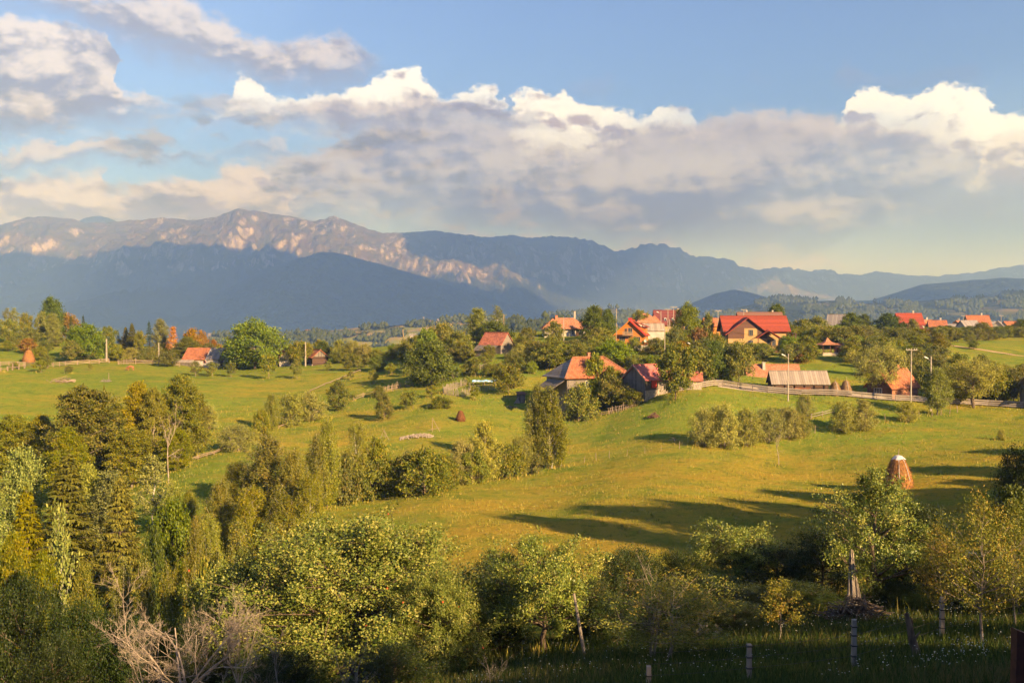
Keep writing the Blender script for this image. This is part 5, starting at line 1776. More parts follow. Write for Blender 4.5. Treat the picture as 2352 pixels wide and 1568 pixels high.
    for y in (1.9, -1.9):
        window(r, L, W, 'left', y, 3.6, 1.3, 1.0, 'wood', 3)
    window(r, L, W, 'left', -0.1, hw + 0.35, 0.9, 1.2, 'wood', 2)
    window(r, L, W, 'left', 1.0, hw + 0.0, 0.5, 1.4, 'wood', 1, 0, False, door='dark_wood')
    window(r, L, W, 'left', -2.2, 0.4, 0.8, 1.0, 'dark_wood', 1, 0.07)
    window(r, L, W, 'left', 1.0, -0.4, 0.9, 2.0, 'dark_wood', 1, 0.07, False, door='dark_wood')
    bal = MB().box(-L / 2 - 1.1, -L / 2 - 0.005, -0.9, 1.7, hw - 0.35, hw - 0.2).put('balcony', 'wood', r)
    MB().box(-L / 2 - 1.1, -L / 2 - 1.02, -0.9, 1.7, hw + 0.62, hw + 0.70).put('rail', 'wood', bal)
    for k in range(14):
        y = -0.85 + 2.5 * k / 13
        MB().box(-L / 2 - 1.09, -L / 2 - 1.03, y - 0.05, y + 0.05, hw - 0.2, hw + 0.62).put('baluster', 'wood', bal)
    for y in (W / 2 + 0.3, -W / 2 - 0.3):
        MB().rod((-L / 2 - 0.2, y, -1.0), (-L / 2 - 0.2, y * 1.02, hw - 0.5), 0.06).put('downpipe', 'board_pale', r)
    d_ = MB()
    for k in range(10):
        t0, t1 = 2 * math.pi * k / 10, 2 * math.pi * (k + 1) / 10
        d_.add([(0, 0, 0), (-0.12, 0.42 * math.cos(t0), 0.42 * math.sin(t0)), (-0.12, 0.42 * math.cos(t1), 0.42 * math.sin(t1)), (0.04, 0, 0)], [(0, 1, 2), (3, 2, 1)])
    d_.put('satellite_dish', 'white', r, (-L / 2 - 0.3, -W / 2 - 0.35, 3.7))
    # roofs behind the chalet
    p = site(1482, 760, 0, 300)
    r = empty('tiled_cottage', p, 'weathered salmon hip roof just behind the orange chalet', 'house', None, R(10))
    gable_wall(7.0, 6.0, 2.6, 0.01, 3).put('wall', 'plaster_grey', r)
    hip_roof_part(7.0, 6.2, 2.6, 2.7, 1.6, 0.5).put('roof', 'tile_salmon', r)
    hip_roof_part(3.0, 4.0, 2.4, 2.2, 0.6, 0.4).put('roof', 'tile_orange', r, (2.6, -0.6, 0), label='small right wing of the roof')
    r, rf = house('shed', 1503, 772, 0, 5.2, 4.2, 1.5, 1.7, 'plaster_grey', 'corrugated', 'shed with a corrugated sheet roof right of the chalet', 'shed', 0.3, None, 262)
    p = site(1540, 748, 4, 335)
    r, rf = house('maroon_house', 1540, 764, 0, 9.5, 8.0, 2.8, 4.6, 'plaster_cream', 'tile_maroon', 'house with a steep maroon roof and two white roof windows', 'house', 0.5, None, 330)
    for x in (-1.6, 1.0):
        o = MB().box(x - 0.4, x + 0.4, -3.1, -2.2, 3.6, 4.9).put('roof_window', 'white', rf)
        MB().box(x - 0.28, x + 0.28, -3.14, -3.1, 3.8, 4.7).put('pane', 'glass', o)
    chimney(rf, 3.2, 0.3, 6.5, 8.0, 0.6, 'plaster')
    r, rf = house('red_roofed_house', 1640, 765, 8, 5.6, 4.6, 2.2, 2.2, 'boards_orange', 'tile_orange', 'little orange-red roofed house left of the guesthouse', 'house', 0.35, None, 300)
    window(r, 5.6, 4.6, 'right', 0, 0.8, 0.8, 0.9, 'white', 2)
    guesthouse()
    r, rf = house('long_house', 1750, 757, 0, 14.0, 7.0, 2.6, 2.9, 'plaster', 'tile_brown', 'long brown-roofed house right behind the guesthouse', 'house', 0.4, None, 320)
    for x in (-4, 4.4):
        chimney(rf, x, 0.5, 4.5, 6.2, 0.5, 'plaster')
    # houses on the road
    L, W = 10.4, 6.0
    r, rf = house('roadside_house', 1783, 897, -3, L, W, 2.2, 2.9, 'logs', 'tile_salmon', 'log house with an orange tile roof behind the grey-roofed barn', 'house', 0.4, 3.5, 203)
    chimney(rf, -1.8, -0.9, 3.8, 5.6, 0.55, 'plaster')
    window(r, L, W, 'front', -3.0, 0.7, 0.8, 0.9, 'white', 2)
    MB().slab([(-2.6, -W / 2 - 2.0, 1.1), (-0.2, -W / 2 - 2.0, 1.1), (-0.2, -W / 2 + 0.4, 2.5), (-2.6, -W / 2 + 0.4, 2.5)], 0.1).put('porch_roof', 'tile_orange', r)
    L, W = 10.2, 5.2
    r, rf = house('roadside_barn', 1842, 904, -4, L, W, 1.9, 2.1, 'logs', 'corrugated', 'dark log barn with a pale corrugated roof by the road', 'barn', 0.35, 2.6, 186)
    window(r, L, W, 'front', 3.4, -0.3, 1.0, 1.4, 'dark_wood', 1, 0, False, door='dark_wood')
    window(r, L, W, 'front', -1.9, 0.0, 0.8, 1.3, 'wood', 1, 0, False, door='dark_wood')
    MB().box(-1.2, 1.8, -W / 2 - 0.3, -W / 2 - 0.05, 0.95, 1.1).put('shelf', 'tile_orange', r)
    for k in range(6):
        MB().bar((-4.6 + 1.8 * k, -W / 2 - 0.16, -1.0), (-4.6 + 1.8 * k, -W / 2 - 0.16, 1.7), 0.16).put('post', 'dark_wood', r)
    L, W = 7.6, 5.4
    r, rf = house('log_house', 2062, 914, 32, L, W, 2.3, 3.0, 'logs_warm', 'tile_orange', 'old log house with sunlit log wall and orange roof behind the pollard willow', 'house', 0.6, 2.8)
    MB().add([(-L / 2 - 0.03, -W / 2, -1), (-L / 2 - 0.03, W / 2, -1), (-L / 2 - 0.03, W / 2, 2.3), (-L / 2 - 0.03, 0, 5.3), (-L / 2 - 0.03, -W / 2, 2.3), (-L / 2, -W / 2, -1), (-L / 2, W / 2, -1)], [(4, 3, 2, 1, 0), (0, 1, 6, 5)]).put('gable_boards', 'boards_brown', r)
    window(r, L, W, 'left', 0.2, 0.55, 1.6, 1.25, 'white', 3, 0.04)
    window(r, L, W, 'front', -1.9, 0.8, 0.5, 0.6, 'white', 1)
    window(r, L, W, 'front', 2.4, -0.2, 1.0, 1.8, 'dark_wood', 1, 0, False, door='dark_wood')
    chimney(rf, 0.6, -0.6, 4.3, 6.2, 0.6)
    for k in range(7):
        MB().bar((-L / 2, -W / 2 - 0.10, 0.15 + 0.3 * k), (L / 2, -W / 2 - 0.10, 0.15 + 0.3 * k), 0.24, 0.24).put('log', 'logs_warm', r)
    r, rf = house('white_house', 2420, 938, 0, 7.0, 6.0, 3.4, 2.0, 'plaster', 'slate', 'corner of a white house with a dark roof at the right margin', 'house', 0.9, 2.0)
    # far village
    def far(name, u, v, d, rz, L, W, hw, hr, wall, roof, label, ch=0):
        r, rf = house(name, u, v, rz, L, W, hw, hr, wall, roof, label, 'house', 0.4, 0, d, 4.0)
        for x in (-L * 0.22, L * 0.25):
            window(r, L, W, 'front', x, 0.9, 1.0, 1.1, 'white', 2)
        if ch:
            chimney(rf, L * 0.2, 0.2, hw + hr - 0.4, hw + hr + 1.0, 0.6, 'plaster')
    far('grey_roofed_house', 1926, 763, 340, -28, 6.8, 5.6, 2.4, 3.6, 'plaster', 'slate', 'house with a grey roof and pale gable in the far village')
    far('red_roofed_house', 2086, 761, 380, -4, 9.0, 8.6, 2.6, 4.2, 'plaster', 'tile_red', 'house with the largest bright red roof in the far village', 1)
    far('low_barn', 2086, 763, 370, 0, 9.2, 4.0, 1.4, 0.9, 'plaster', 'tile_maroon', 'long low dark-roofed shed below the large red roof')
    far('tiled_house', 2122, 762, 400, 12, 6.4, 5.6, 2.4, 2.3, 'plaster', 'tile_salmon', 'left of the pair of salmon-tiled houses in the far village', 1)
    far('tiled_house', 2152, 764, 395, -14, 6.4, 5.8, 2.4, 2.4, 'plaster', 'tile_orange', 'right of the pair of tiled houses in the far village', 1)
    far('tiled_house', 2200, 764, 420, 50, 6.0, 5.6, 2.6, 2.4, 'plaster_cream', 'tile_salmon', 'small tiled house left of the red-gabled house', 1)
    far('gabled_house', 2244, 765, 410, -6, 8.6, 8.4, 2.8, 4.4, 'plaster_cream', 'tile_orange', 'tall house with a broad orange-red roof near the right margin', 1)
    far('grey_roofed_house', 2224, 765, 385, 18, 7.2, 5.4, 2.2, 2.6, 'plaster_grey', 'slate', 'grey-roofed house before the tall orange-roofed one')
    far('low_shed', 2176, 760, 400, 0, 6.0, 4.0, 1.8, 0.9, 'plaster_grey', 'slate', 'flat grey shed between the pair of tiled houses and the small one')
    far('low_shed', 2278, 755, 440, 0, 7.0, 4.0, 2.2, 0.9, 'plaster_grey', 'slate', 'flat grey shed right of the tall orange-roofed house')
    far('red_roofed_house', 2330, 763, 430, 6, 9.5, 7.0, 2.2, 2.4, 'plaster', 'tile_orange', 'wide low red-roofed house at the right margin')
    far('white_shed', 2292, 760, 415, 60, 4.5, 4.0, 2.2, 1.9, 'plaster', 'slate', 'little white gabled shed near the right margin')


def guesthouse():
    p = site(1742, 797, 6.0, 262)
    r = empty('guesthouse', p, 'large guesthouse with bright red roofs, cream walls and brown cladding', 'house', None, R(-2))
    # main block, ridge along the view
    L, W, hw, hr = 16.0, 9.0, 4.6, 3.4
    gable_wall(L, W, hw, hr, 3.0).put('wall', 'plaster_cream', r)
    rf = gable_roof(L, W, hw, hr, 0.9, 0.2).put('roof', 'tile_red', r)
    MB().bar((-L / 2 - 0.9, 0, hw + hr + 0.28), (L / 2 + 0.9, 0, hw + hr + 0.28), 0.34, 0.14).put('ridge_cap', 'tile_red', rf)
    # front wing with the cladded gable
    wx, wy, ww = -2.6, -W / 2 - 1.4, 10.2
    wg = MB()
    f = wy - 0.0
    hw2, hr2 = 3.7, 3.9
    V = [(wx - ww / 2, f, -3), (wx + ww / 2, f, -3), (wx + ww / 2, f, hw2), (wx, f, hw2 + hr2), (wx - ww / 2, f, hw2)]
    V += [(x, -1.0, z) for (x, y, z) in V]
    wg.add(V, [(0, 1, 2, 3, 4), (9, 8, 7, 6, 5), (0, 5, 6, 1), (1, 6, 7, 2), (2, 7, 8, 3), (3, 8, 9, 4), (4, 9, 5, 0)])
    wg.put('wing', 'plaster_cream', r)
    c = MB()
    g0, g1 = f - 0.09, f - 0.01
    c.add([(wx - ww / 2, g0, 2.3), (wx - 0.9, g0, 2.3), (wx - 0.9, g0, hw2 + hr2 - 0.9 * hr2 / (ww / 2)), (wx - ww / 2, g0, hw2)], [(0, 1, 2, 3)])
    c.add([(wx + 2.6, g0, 2.3), (wx + ww / 2, g0, 2.3), (wx + ww / 2, g0, hw2), (wx + 2.6, g0, hw2 + hr2 - 2.6 * hr2 / (ww / 2))], [(0, 1, 2, 3)])
    c.add([(wx - 0.9, g0, 5.0), (wx + 2.6, g0, 5.0), (wx + 2.6, g0, hw2 + hr2 - 2.6 * hr2 / (ww / 2)), (wx, g0, hw2 + hr2), (wx - 0.9, g0, hw2 + hr2 - 0.9 * hr2 / (ww / 2))], [(0, 1, 2, 3, 4)])
    c.put('cladding', 'boards_brown', r)
    k = hr2 / (ww / 2)
    e = 0.9
    w = MB()
    w.slab([(wx - ww / 2 - e, f - 0.8, hw2 - k * e + 0.25), (wx, f - 0.8, hw2 + hr2 + 0.25), (wx, 0.3, hw2 + hr2 + 0.25), (wx - ww / 2 - e, 0.3, hw2 - k * e + 0.25)], 0.2)
    w.slab([(wx + 0.002, f - 0.8, hw2 + hr2 + 0.25), (wx + ww / 2 + e, f - 0.8, hw2 - k * e + 0.25), (wx + ww / 2 + e, 0.3, hw2 - k * e + 0.25), (wx + 0.002, 0.3, hw2 + hr2 + 0.25)], 0.2)
    w.put('roof', 'tile_red', r, label='roof of the front wing')

    def win(x, z, ww_, h, panes, y=f):
        o = MB().box(-ww_ / 2, ww_ / 2, -0.13, 0.04, 0, h).put('window', 'glass', r, (x, y, z))
        t = 0.09
        MB().box(-ww_ / 2 - t, -ww_ / 2, -0.17, 0, -t, h + t).box(ww_ / 2, ww_ / 2 + t, -0.17, 0, -t, h + t).box(-ww_ / 2, ww_ / 2, -0.17, 0, h, h + t).box(-ww_ / 2, ww_ / 2, -0.17, 0, -t, 0).box(-0.03, 0.03, -0.16, -0.12, 0, h).put('frame', 'board_pale', o)
    win(wx + 0.9, 3.1, 0.9, 1.4, 2)
    win(wx - 3.0, 0.1, 0.6, 1.2, 1)
    win(wx - 2.0, 0.1, 0.6, 1.2, 1)
    win(wx + 0.9, 0.2, 0.9, 1.5, 2)
    win(wx + 5.9, 0.2, 0.8, 1.7, 2, -W / 2)
    win(wx + 7.2, 0.2, 0.8, 1.7, 2, -W / 2)
    # entrance porch with its own little gable
    px, py = wx + 5.0, f - 2.2
    pr = MB()
    pr.slab([(px - 3.2, py - 0.5, 2.5), (px, py - 0.5, 4.5), (px, f + 0.6, 4.5), (px - 3.2, f + 0.6, 2.5)], 0.16)
    pr.slab([(px + 0.002, py - 0.5, 4.5), (px + 3.2, py - 0.5, 2.5), (px + 3.2, f + 0.6, 2.5), (px + 0.002, f + 0.6, 4.5)], 0.16)
    pr.put('porch_roof', 'tile_red', r)
    for x in (-2.7, 2.7):
        MB().bar((px + x, py, -2.6), (px + x, py, 2.7), 0.18).put('porch_post', 'boards_brown', r)
    # deck on the right with railing, skirt and balcony posts
    dk = MB().box(px - 3.0, L / 2 + 1.6, -W / 2 - 3.8, -W / 2 - 0.15, -0.7, -0.5).put('deck', 'boards_brown', r)
    MB().box(px - 2.6, L / 2 - 1.4, -W / 2 - 3.6, -W / 2 - 3.5, -4.6, -0.75).put('deck_skirt', 'boards_brown', r)
    for z in (-0.05, 0.4):
        MB().bar((px - 3.0, -W / 2 - 3.75, z), (L / 2 + 1.6, -W / 2 - 3.75, z), 0.08).put('rail', 'boards_brown', dk)
    for k in range(9):
        x = px - 3.0 + (L / 2 + 4.6 - px) * k / 8
        MB().bar((x, -W / 2 - 3.75, -0.5), (x, -W / 2 - 3.75, 0.45), 0.09).put('rail_post', 'boards_brown', dk)
    for (x, y) in ((L / 2 + 1.4, -W / 2 - 3.6), (L / 2 + 1.4, -W / 2 - 0.6), (L / 2 - 1.0, -W / 2 - 3.6)):
        MB().bar((x, y, -5.0), (x, y, 3.7), 0.22).put('post', 'boards_brown', r)
    MB().bar((L / 2 - 0.6, -W / 2 - 0.4, 2.0), (L / 2 + 1.4, -W / 2 - 2.4, 3.7), 0.16).put('brace', 'boards_brown', r)
    MB().bar((L / 2 + 1.4, -W / 2 - 3.6, 3.6), (L / 2 + 1.4, W / 2, 3.6), 0.2).put('beam', 'boards_brown', r)
    st = MB()
    for k in range(9):
        st.box(L / 2 - 1.2, L / 2 + 0.6, -W / 2 - 3.9 - 0.3 * k, -W / 2 - 3.6 - 0.3 * k, -0.95 - 0.28 * k, -0.85 - 0.28 * k)
    st.put('stairs', 'boards_brown', r)
    tr = MB().box(L / 2 - 1.5, L / 2 + 5.5, -W / 2 - 6.5, -W / 2 - 3.9, -4.3, -4.1).put('terrace', 'wood', r)
    for k in range(8):
        x = L / 2 - 1.4 + 0.97 * k
        MB().bar((x, -W / 2 - 6.4, -4.1), (x, -W / 2 - 6.4, -3.2), 0.09).put('rail_post', 'boards_brown', tr)
    for z in (-3.7, -3.25):
        MB().bar((L / 2 - 1.5, -W / 2 - 6.4, z), (L / 2 + 5.5, -W / 2 - 6.4, z), 0.08).put('rail', 'boards_brown', tr)


build_houses()


# ------------------------------------------------------------------ fences
POST = MB().bar((0, 0, -0.3), (0, 0, 1), 1.0, 1.0, 0.8).mesh('post')
RAIL = MB().bar((0, 0, 0), (1, 0, 0), 1.0, 1.0, 0.85).mesh('rail')
ROUND = MB().rod((0, 0, -0.25), (0, 0, 1), 0.5, 0.4, 6).mesh('stake')
for me in (POST, RAIL, ROUND):
    pass
FM = {}


def fm(base, mat):
    k = (base.name, mat)
    if k not in FM:
        me = base.copy()
        me.materials.clear()
        me.materials.append(M[mat])
        FM[k] = me
    return FM[k]


def resample(P, step):
    out = []
    for a, b in zip(P[:-1], P[1:]):
        n = max(1, int(round((b - a).length / step)))
        out += [a + (b - a) * (k / n) for k in range(n)]
    out.append(P[-1])
    return [Vector((p.x, p.y, H(p.x, p.y))) for p in out]


def fence(name, label, uv, post_step=3.0, post_h=1.2, post_w=0.14, rails=(0.5, 0.95), rail_w=0.10, mat='wood', picket=0.0, picket_h=1.2, picket_w=0.07, jit=0.1, seed=1, wire=False, rail_h=None, cat='fence', rail_mat=None):
    rn = random.Random(seed)
    P = [ground(u, v) for (u, v) in uv]
    Q = resample(P, post_step)
    r = empty(name, Q[0], label, cat)
    tops = []
    for q in Q:
        if rn.random() < 0.04:
            continue
        o = link('post', fm(ROUND if wire else POST, mat), None, r, q - Q[0] + Vector((rn.uniform(-jit, jit), 0, 0)))
        o.scale = (post_w * rn.uniform(0.8, 1.2), post_w, post_h * rn.uniform(1 - jit * 1.5, 1 + jit * 1.5))
        o.rotation_euler = (rn.uniform(-jit, jit), rn.uniform(-jit, jit), 0)
    for a, b in zip(Q[:-1], Q[1:]):
        for h in rails:
            h0, h1 = h + rn.uniform(-jit, jit) * 0.6, h + rn.uniform(-jit, jit) * 0.6
            A, B = a + Vector((0, -0.1, h0)), b + Vector((0, -0.1, h1))
            dv = B - A
            o = link('wire' if wire else 'rail', fm(RAIL, 'iron' if wire else (rail_mat or mat)), None, r, A - Q[0])
            o.rotation_euler = dv.to_track_quat('X', 'Z').to_euler()
            o.scale = (dv.length * 1.04, 0.012 if wire else rail_w * 0.6, 0.012 if wire else (rail_h or rail_w))
    if picket:
        for q in resample(P, picket):
            o = link('picket', fm(POST, mat), None, r, q - Q[0] + Vector((0, -0.18, -0.03)))
            o.scale = (picket_w * rn.uniform(0.7, 1.3), picket_w * 0.7, picket_h * rn.uniform(0.75, 1.2))
            o.rotation_euler = (rn.uniform(-jit, jit), rn.uniform(-jit, jit) * 1.2, 0)
    return r


fence('rail_fence', 'long weathered rail fence across the left pasture', [(0, 841), (60, 842), (108, 845), (150, 840), (205, 837), (250, 833)], 3.2, 1.3, 0.2, (0.45, 0.85, 1.2), 0.16, 'wood', seed=1)
fence('picket_fence', 'picket gate section of the left pasture fence', [(272, 837), (312, 836)], 2.5, 1.5, 0.2, (0.4, 1.0), 0.12, 'wood', 0.5, 1.3, 0.12, seed=2)
fence('rail_fence', 'rail fence between the picket gate and the barn', [(312, 836), (350, 837), (378, 840), (412, 842)], 2.8, 1.3, 0.2, (0.4, 0.8, 1.15), 0.15, 'wood', seed=3)
fence('rail_fence', 'broken low rail at the left margin before the long fence', [(3, 854), (30, 850), (58, 846)], 3.5, 1.4, 0.28, (0.7,), 0.2, 'wood', seed=4, jit=0.2)
fence('field_rail', 'single low field rail running down from the bright small tree', [(712, 900), (760, 880), (797, 865), (828, 853)], 4.0, 0.5, 0.12, (0.45,), 0.16, 'wood', seed=5)
fence('field_rail', 'single low field rail left of the grey-green bushes', [(640, 984), (665, 976), (690, 967), (756, 938)], 4.0, 0.55, 0.12, (0.45,), 0.16, 'wood', seed=6)
fence('field_rail', 'short pole fence at the edge of the lower pasture', [(412, 1070), (455, 1055), (510, 1037)], 3.5, 0.7, 0.12, (0.35, 0.6), 0.14, 'wood', seed=7)
fence('rail_fence', 'rail fence on the slope below the leaning wooden pole', [(888, 829), (915, 820), (945, 808)], 3.0, 1.1, 0.14, (0.55, 0.95), 0.16, 'wood', seed=8)
fence('rail_fence', 'rail fence left of the picket fence on the slope', [(812, 921), (835, 913), (860, 907), (884, 901)], 3.0, 1.1, 0.14, (0.45, 0.85), 0.13, 'wood', seed=9)
fence('picket_fence', 'leaning picket fence below the large dark tree', [(884, 901), (915, 893), (948, 886)], 2.4, 1.6, 0.14, (0.5, 1.0), 0.10, 'wood', 0.42, 1.5, 0.10, 0.18, seed=10)
fence('wattle_fence', 'brushwood fence right of the large dark tree', [(1004, 878), (1035, 870), (1066, 860), (1085, 853), (1117, 846)], 2.4, 1.3, 0.12, (0.35, 0.7, 1.0), 0.10, 'old_wood', 0.5, 1.2, 0.08, 0.2, seed=11)
fence('stake_fence', 'ragged stake fence round the vegetable garden, front side', [(1018, 905), (1040, 908), (1062, 910), (1080, 906)], 2.4, 1.5, 0.10, (0.6, 1.0), 0.07, 'old_wood', 0.28, 1.6, 0.09, 0.14, seed=12)
fence('stake_fence', 'ragged stake fence round the vegetable garden, back side', [(1018, 902), (1045, 892), (1072, 884)], 2.4, 1.5, 0.10, (0.6, 1.0), 0.07, 'old_wood', 0.32, 1.5, 0.09, 0.14, seed=13)
fence('stake_fence', 'stake fence in front of the blue covered table', [(1080, 899), (1108, 897), (1136, 896)], 2.4, 1.6, 0.12, (0.6, 1.1), 0.07, 'old_wood', 0.4, 1.5, 0.08, 0.14, seed=14)
fence('stake_fence', 'sunlit stake fence below the hip-roofed house', [(1400, 950), (1432, 942), (1464, 932)], 2.2, 1.3, 0.13, (0.45, 0.95), 0.09, 'wood', 0.34, 1.15, 0.10, 0.14, seed=15)
fence('stacked_fence', 'stacked rail panel below the tangled bush', [(1328, 968), (1350, 962), (1368, 956)], 1.6, 1.25, 0.13, (0.2, 0.45, 0.7, 0.95), 0.13, 'wood', seed=16, jit=0.13)
fence('rail_fence', 'thin broken rail between the stacked panel and the stake fence', [(1368, 958), (1384, 956), (1400, 952)], 2.4, 1.0, 0.08, (0.4, 0.75), 0.07, 'wood', seed=17, jit=0.2)
M['rail_pale'] = mat_plain('sunbleached_rails', (0.28, 0.24, 0.20), (0.20, 0.165, 0.14), 3.0)
fence('board_fence', 'long pale board fence along the gravel road', [(1556, 901), (1600, 894), (1640, 887), (1660, 887), (1763, 901), (1880, 908), (2013, 918), (2100, 923), (2189, 929), (2270, 933), (2352, 938)], 2.8, 1.25, 0.14, (0.35, 0.72, 1.08), 0.24, 'dark_wood', seed=18, jit=0.04, rail_mat='rail_pale')
fence('rail_fence', 'double stack of rails right of the leaning tree', [(1600, 884), (1624, 880), (1640, 879)], 2.2, 1.3, 0.12, (0.3, 0.6, 0.9, 1.15), 0.12, 'wood', seed=19)
fence('wire_fence', 'line of thin stakes across the front meadow', [(1290, 1071), (1340, 1062), (1400, 1052), (1480, 1041), (1560, 1030), (1600, 1024)], 2.6, 1.15, 0.10, (0.8, 0.5), 0.02, 'wood', seed=20, wire=True, jit=0.14)
fence('wire_fence', 'line of stakes in front of the willow row', [(1600, 1024), (1680, 1019), (1760, 1010), (1870, 994), (1912, 989)], 3.0, 1.15, 0.11, (0.8, 0.5), 0.02, 'wood', seed=21, wire=True, jit=0.14)
fence('wire_fence', 'line of stakes at the right below the road', [(2035, 970), (2068, 966), (2110, 961), (2140, 956), (2180, 950), (2216, 944)], 3.0, 1.25, 0.13, (0.8, 0.5), 0.02, 'wood', seed=22, wire=True, jit=0.12)
fence('rail_fence', 'grey rails behind the narrow willow bush', [(1862, 962), (1890, 956), (1912, 950)], 3.0, 1.0, 0.1, (0.4, 0.8), 0.1, 'old_wood', seed=23)


# ------------------------------------------------------------------ road and paths
def ribbon(name, uv, width, mat, lift=0.06, n=4):
    P = [ground(u, v) for (u, v) in uv]
    Q = resample(P, 1.0)
    V, Fc = [], []
    for k, q in enumerate(Q):
        d = (Q[min(k + 1, len(Q) - 1)] - Q[max(k - 1, 0)])
        d.z = 0
        d.normalize()
        s = Vector((-d.y, d.x, 0))
        for j in range(n + 1):
            p = q + s * (width * (j / n - 0.5))
            V.append((p.x, p.y, H(p.x, p.y) + lift))
    for k in range(len(Q) - 1):
        for j in range(n):
            a = k * (n + 1) + j
            Fc.append((a, a + n + 1, a + n + 2, a + 1))
    me = bpy.data.meshes.new(name)
    me.from_pydata(V, [], Fc)
    me.update()
    o = link(name, me, M[mat], kind='structure')
    return o


ribbon('road', [(1650, 883), (1763, 896), (1880, 903), (2013, 912), (2100, 917), (2189, 922), (2270, 927), (2400, 934)], 4.2, 'road')
ribbon('path', [(2160, 790), (2200, 796), (2260, 804), (2310, 812), (2360, 819)], 1.6, 'path')


# ------------------------------------------------------------------ poles
def pole(u, vb, vt, label, cross=False, lamp=False, lean=0.0, wood=False, d=None, thick=0.26, name=None):
    p = spot(u, vb, d)
    h = (HORIZON - vt) / F * p.y - p.z if d else (vb - vt) / F * p.y
    r = empty(name or ('wooden_pole' if wood else 'power_pole'), p, label, 'pole' if name is None else 'stake')
    mat = 'wood' if wood else 'concrete'
    sh = MB()
    if wood:
        sh.rod((0, 0, -0.6), (lean * h, 0, h), thick * 0.5, thick * 0.38, 8)
    else:
        sh.bar((0, 0, -0.6), (lean * h, 0, h), thick, thick * 0.8, 0.62)
    sh.put('shaft', mat, r)
    if cross:
        c = MB().bar((lean * h - 0.95, -0.15, h - 0.25), (lean * h + 0.95, -0.15, h - 0.25), 0.10, 0.12).put('crossarm', 'concrete' if not wood else 'wood', r)
        for x in (-0.85, -0.45, 0.45, 0.85):
            MB().rod((lean * h + x, -0.15, h - 0.2), (lean * h + x, -0.15, h + 0.06), 0.05, 0.035, 6).put('insulator', 'porcelain', c)
    if lamp:
        a = MB().rod((0, -0.1, h - 0.9), (-0.75, -0.3, h - 0.35), 0.035, 0.03, 6).put('lamp_arm', 'concrete', r)
        lb = MB()
        lb.add([(-0.65, -0.42, -0.02), (-0.65, -0.18, -0.02), (-1.35, -0.15, 0.26), (-1.35, -0.45, 0.26), (-0.65, -0.40, 0.10), (-0.65, -0.20, 0.10), (-1.25, -0.2, 0.44), (-1.25, -0.4, 0.44)], [(0, 3, 2, 1), (4, 5, 6, 7), (0, 1, 5, 4), (1, 2, 6, 5), (2, 3, 7, 6), (3, 0, 4, 7)])
        lb.put('lamp_head', 'lampshell', a, (0, 0, h - 0.42))
    return p + Vector((lean * h, 0, h))


pole(245, 829, 778, 'concrete pole right of the bright green tree on the left', thick=0.5)
pole(365, 832, 787, 'concrete pole above the left pasture fence, near the conifers', thick=0.36)
pole(702, 841, 785, 'concrete pole in front of the log cabin', thick=0.42)
pole(933, 815, 757, 'bare wooden pole leaning left above the slope', wood=True, lean=-0.14, thick=0.4)
pole(1157, 790, 722, 'wooden pole beside the airy poplar', wood=True, d=285, thick=0.3)
pole(1295, 792, 728, 'pole in front of the far tiled house', d=270)
pole(1342, 790, 713, 'thin wooden pole tilted right beside the far tiled house', wood=True, lean=0.5, d=275, thick=0.2)
T1 = pole(1416, 795, 708, 'twin-legged concrete pole on the skyline left of the chalet', d=285, thick=0.3)
pole(1412, 790, 745, 'grey wooden pole at the left corner of the chalet', wood=True, lean=0.08, d=245)
pole(1518, 770, 715, 'lamp pole in front of the maroon roof', lamp=True, d=290)
T2 = pole(1534, 775, 709, 'left of the two tall poles before the maroon roof', cross=True, d=280)
T3 = pole(1547, 770, 704, 'right and tallest of the two poles before the maroon roof', cross=True, d=285)
pole(1527, 806, 756, 'low pole with a crossarm right of the chalet', cross=True, d=232)
pole(1538, 800, 733, 'slim pole right of the one with the low crossarm', d=240)
T4 = pole(1649, 775, 712, 'pole with a crossarm left of the guesthouse roof', cross=True, d=290)
T5 = pole(1708, 760, 710, 'pole top with a crossarm above the guesthouse roof', cross=True, d=320)
pole(1593, 830, 786, 'lamp pole in the garden below the skyline tree', lamp=True, d=215)
pole(1811, 895, 812, 'lamp pole standing before the corrugated barn', lamp=True, d=180)
T6 = pole(2092, 966, 800, 'tallest power pole with a crossarm before the log house', cross=True)
pole(2139, 905, 818, 'lamp pole right of the log house', lamp=True, d=176, thick=0.3)
T7 = pole(2212, 770, 724, 'thin far village pole beside the orange gable', cross=True, d=430)
T8 = pole(2299, 770, 724, 'thin far village pole near the right margin', cross=True, d=430)


def wire(a, b, sag, label):
    n = 14
    P = [a.lerp(b, k / n) + Vector((0, 0, -sag * 4 * (k / n) * (1 - k / n))) for k in range(n + 1)]
    w = Wood(3)
    w.tube(np.array([tuple(p - a) for p in P]), 0.022, 0.022, 3)
    o = link('power_line', w.mesh('power_line'), M['iron'], None, a, label=label, category='cable')


wire(T3 + Vector((0.5, 0, 0)), T4, 1.2, 'cable hanging between the tallest pole and the crossarm pole by the guesthouse')
wire(T4 + Vector((0.4, 0, 0)), T5, 1.0, 'cable hanging behind the guesthouse roof')
wire(T6 + Vector((0.8, 0, 0)), T6 + Vector((60, 20, 1.0)), 1.6, 'upper cable running right from the tallest power pole')
wire(T6 + Vector((-0.8, 0, 0)), Vector((T6.x - 34, T6.y + 50, T6.z + 5)), 1.0, 'cable running left from the tallest power pole over the thicket')


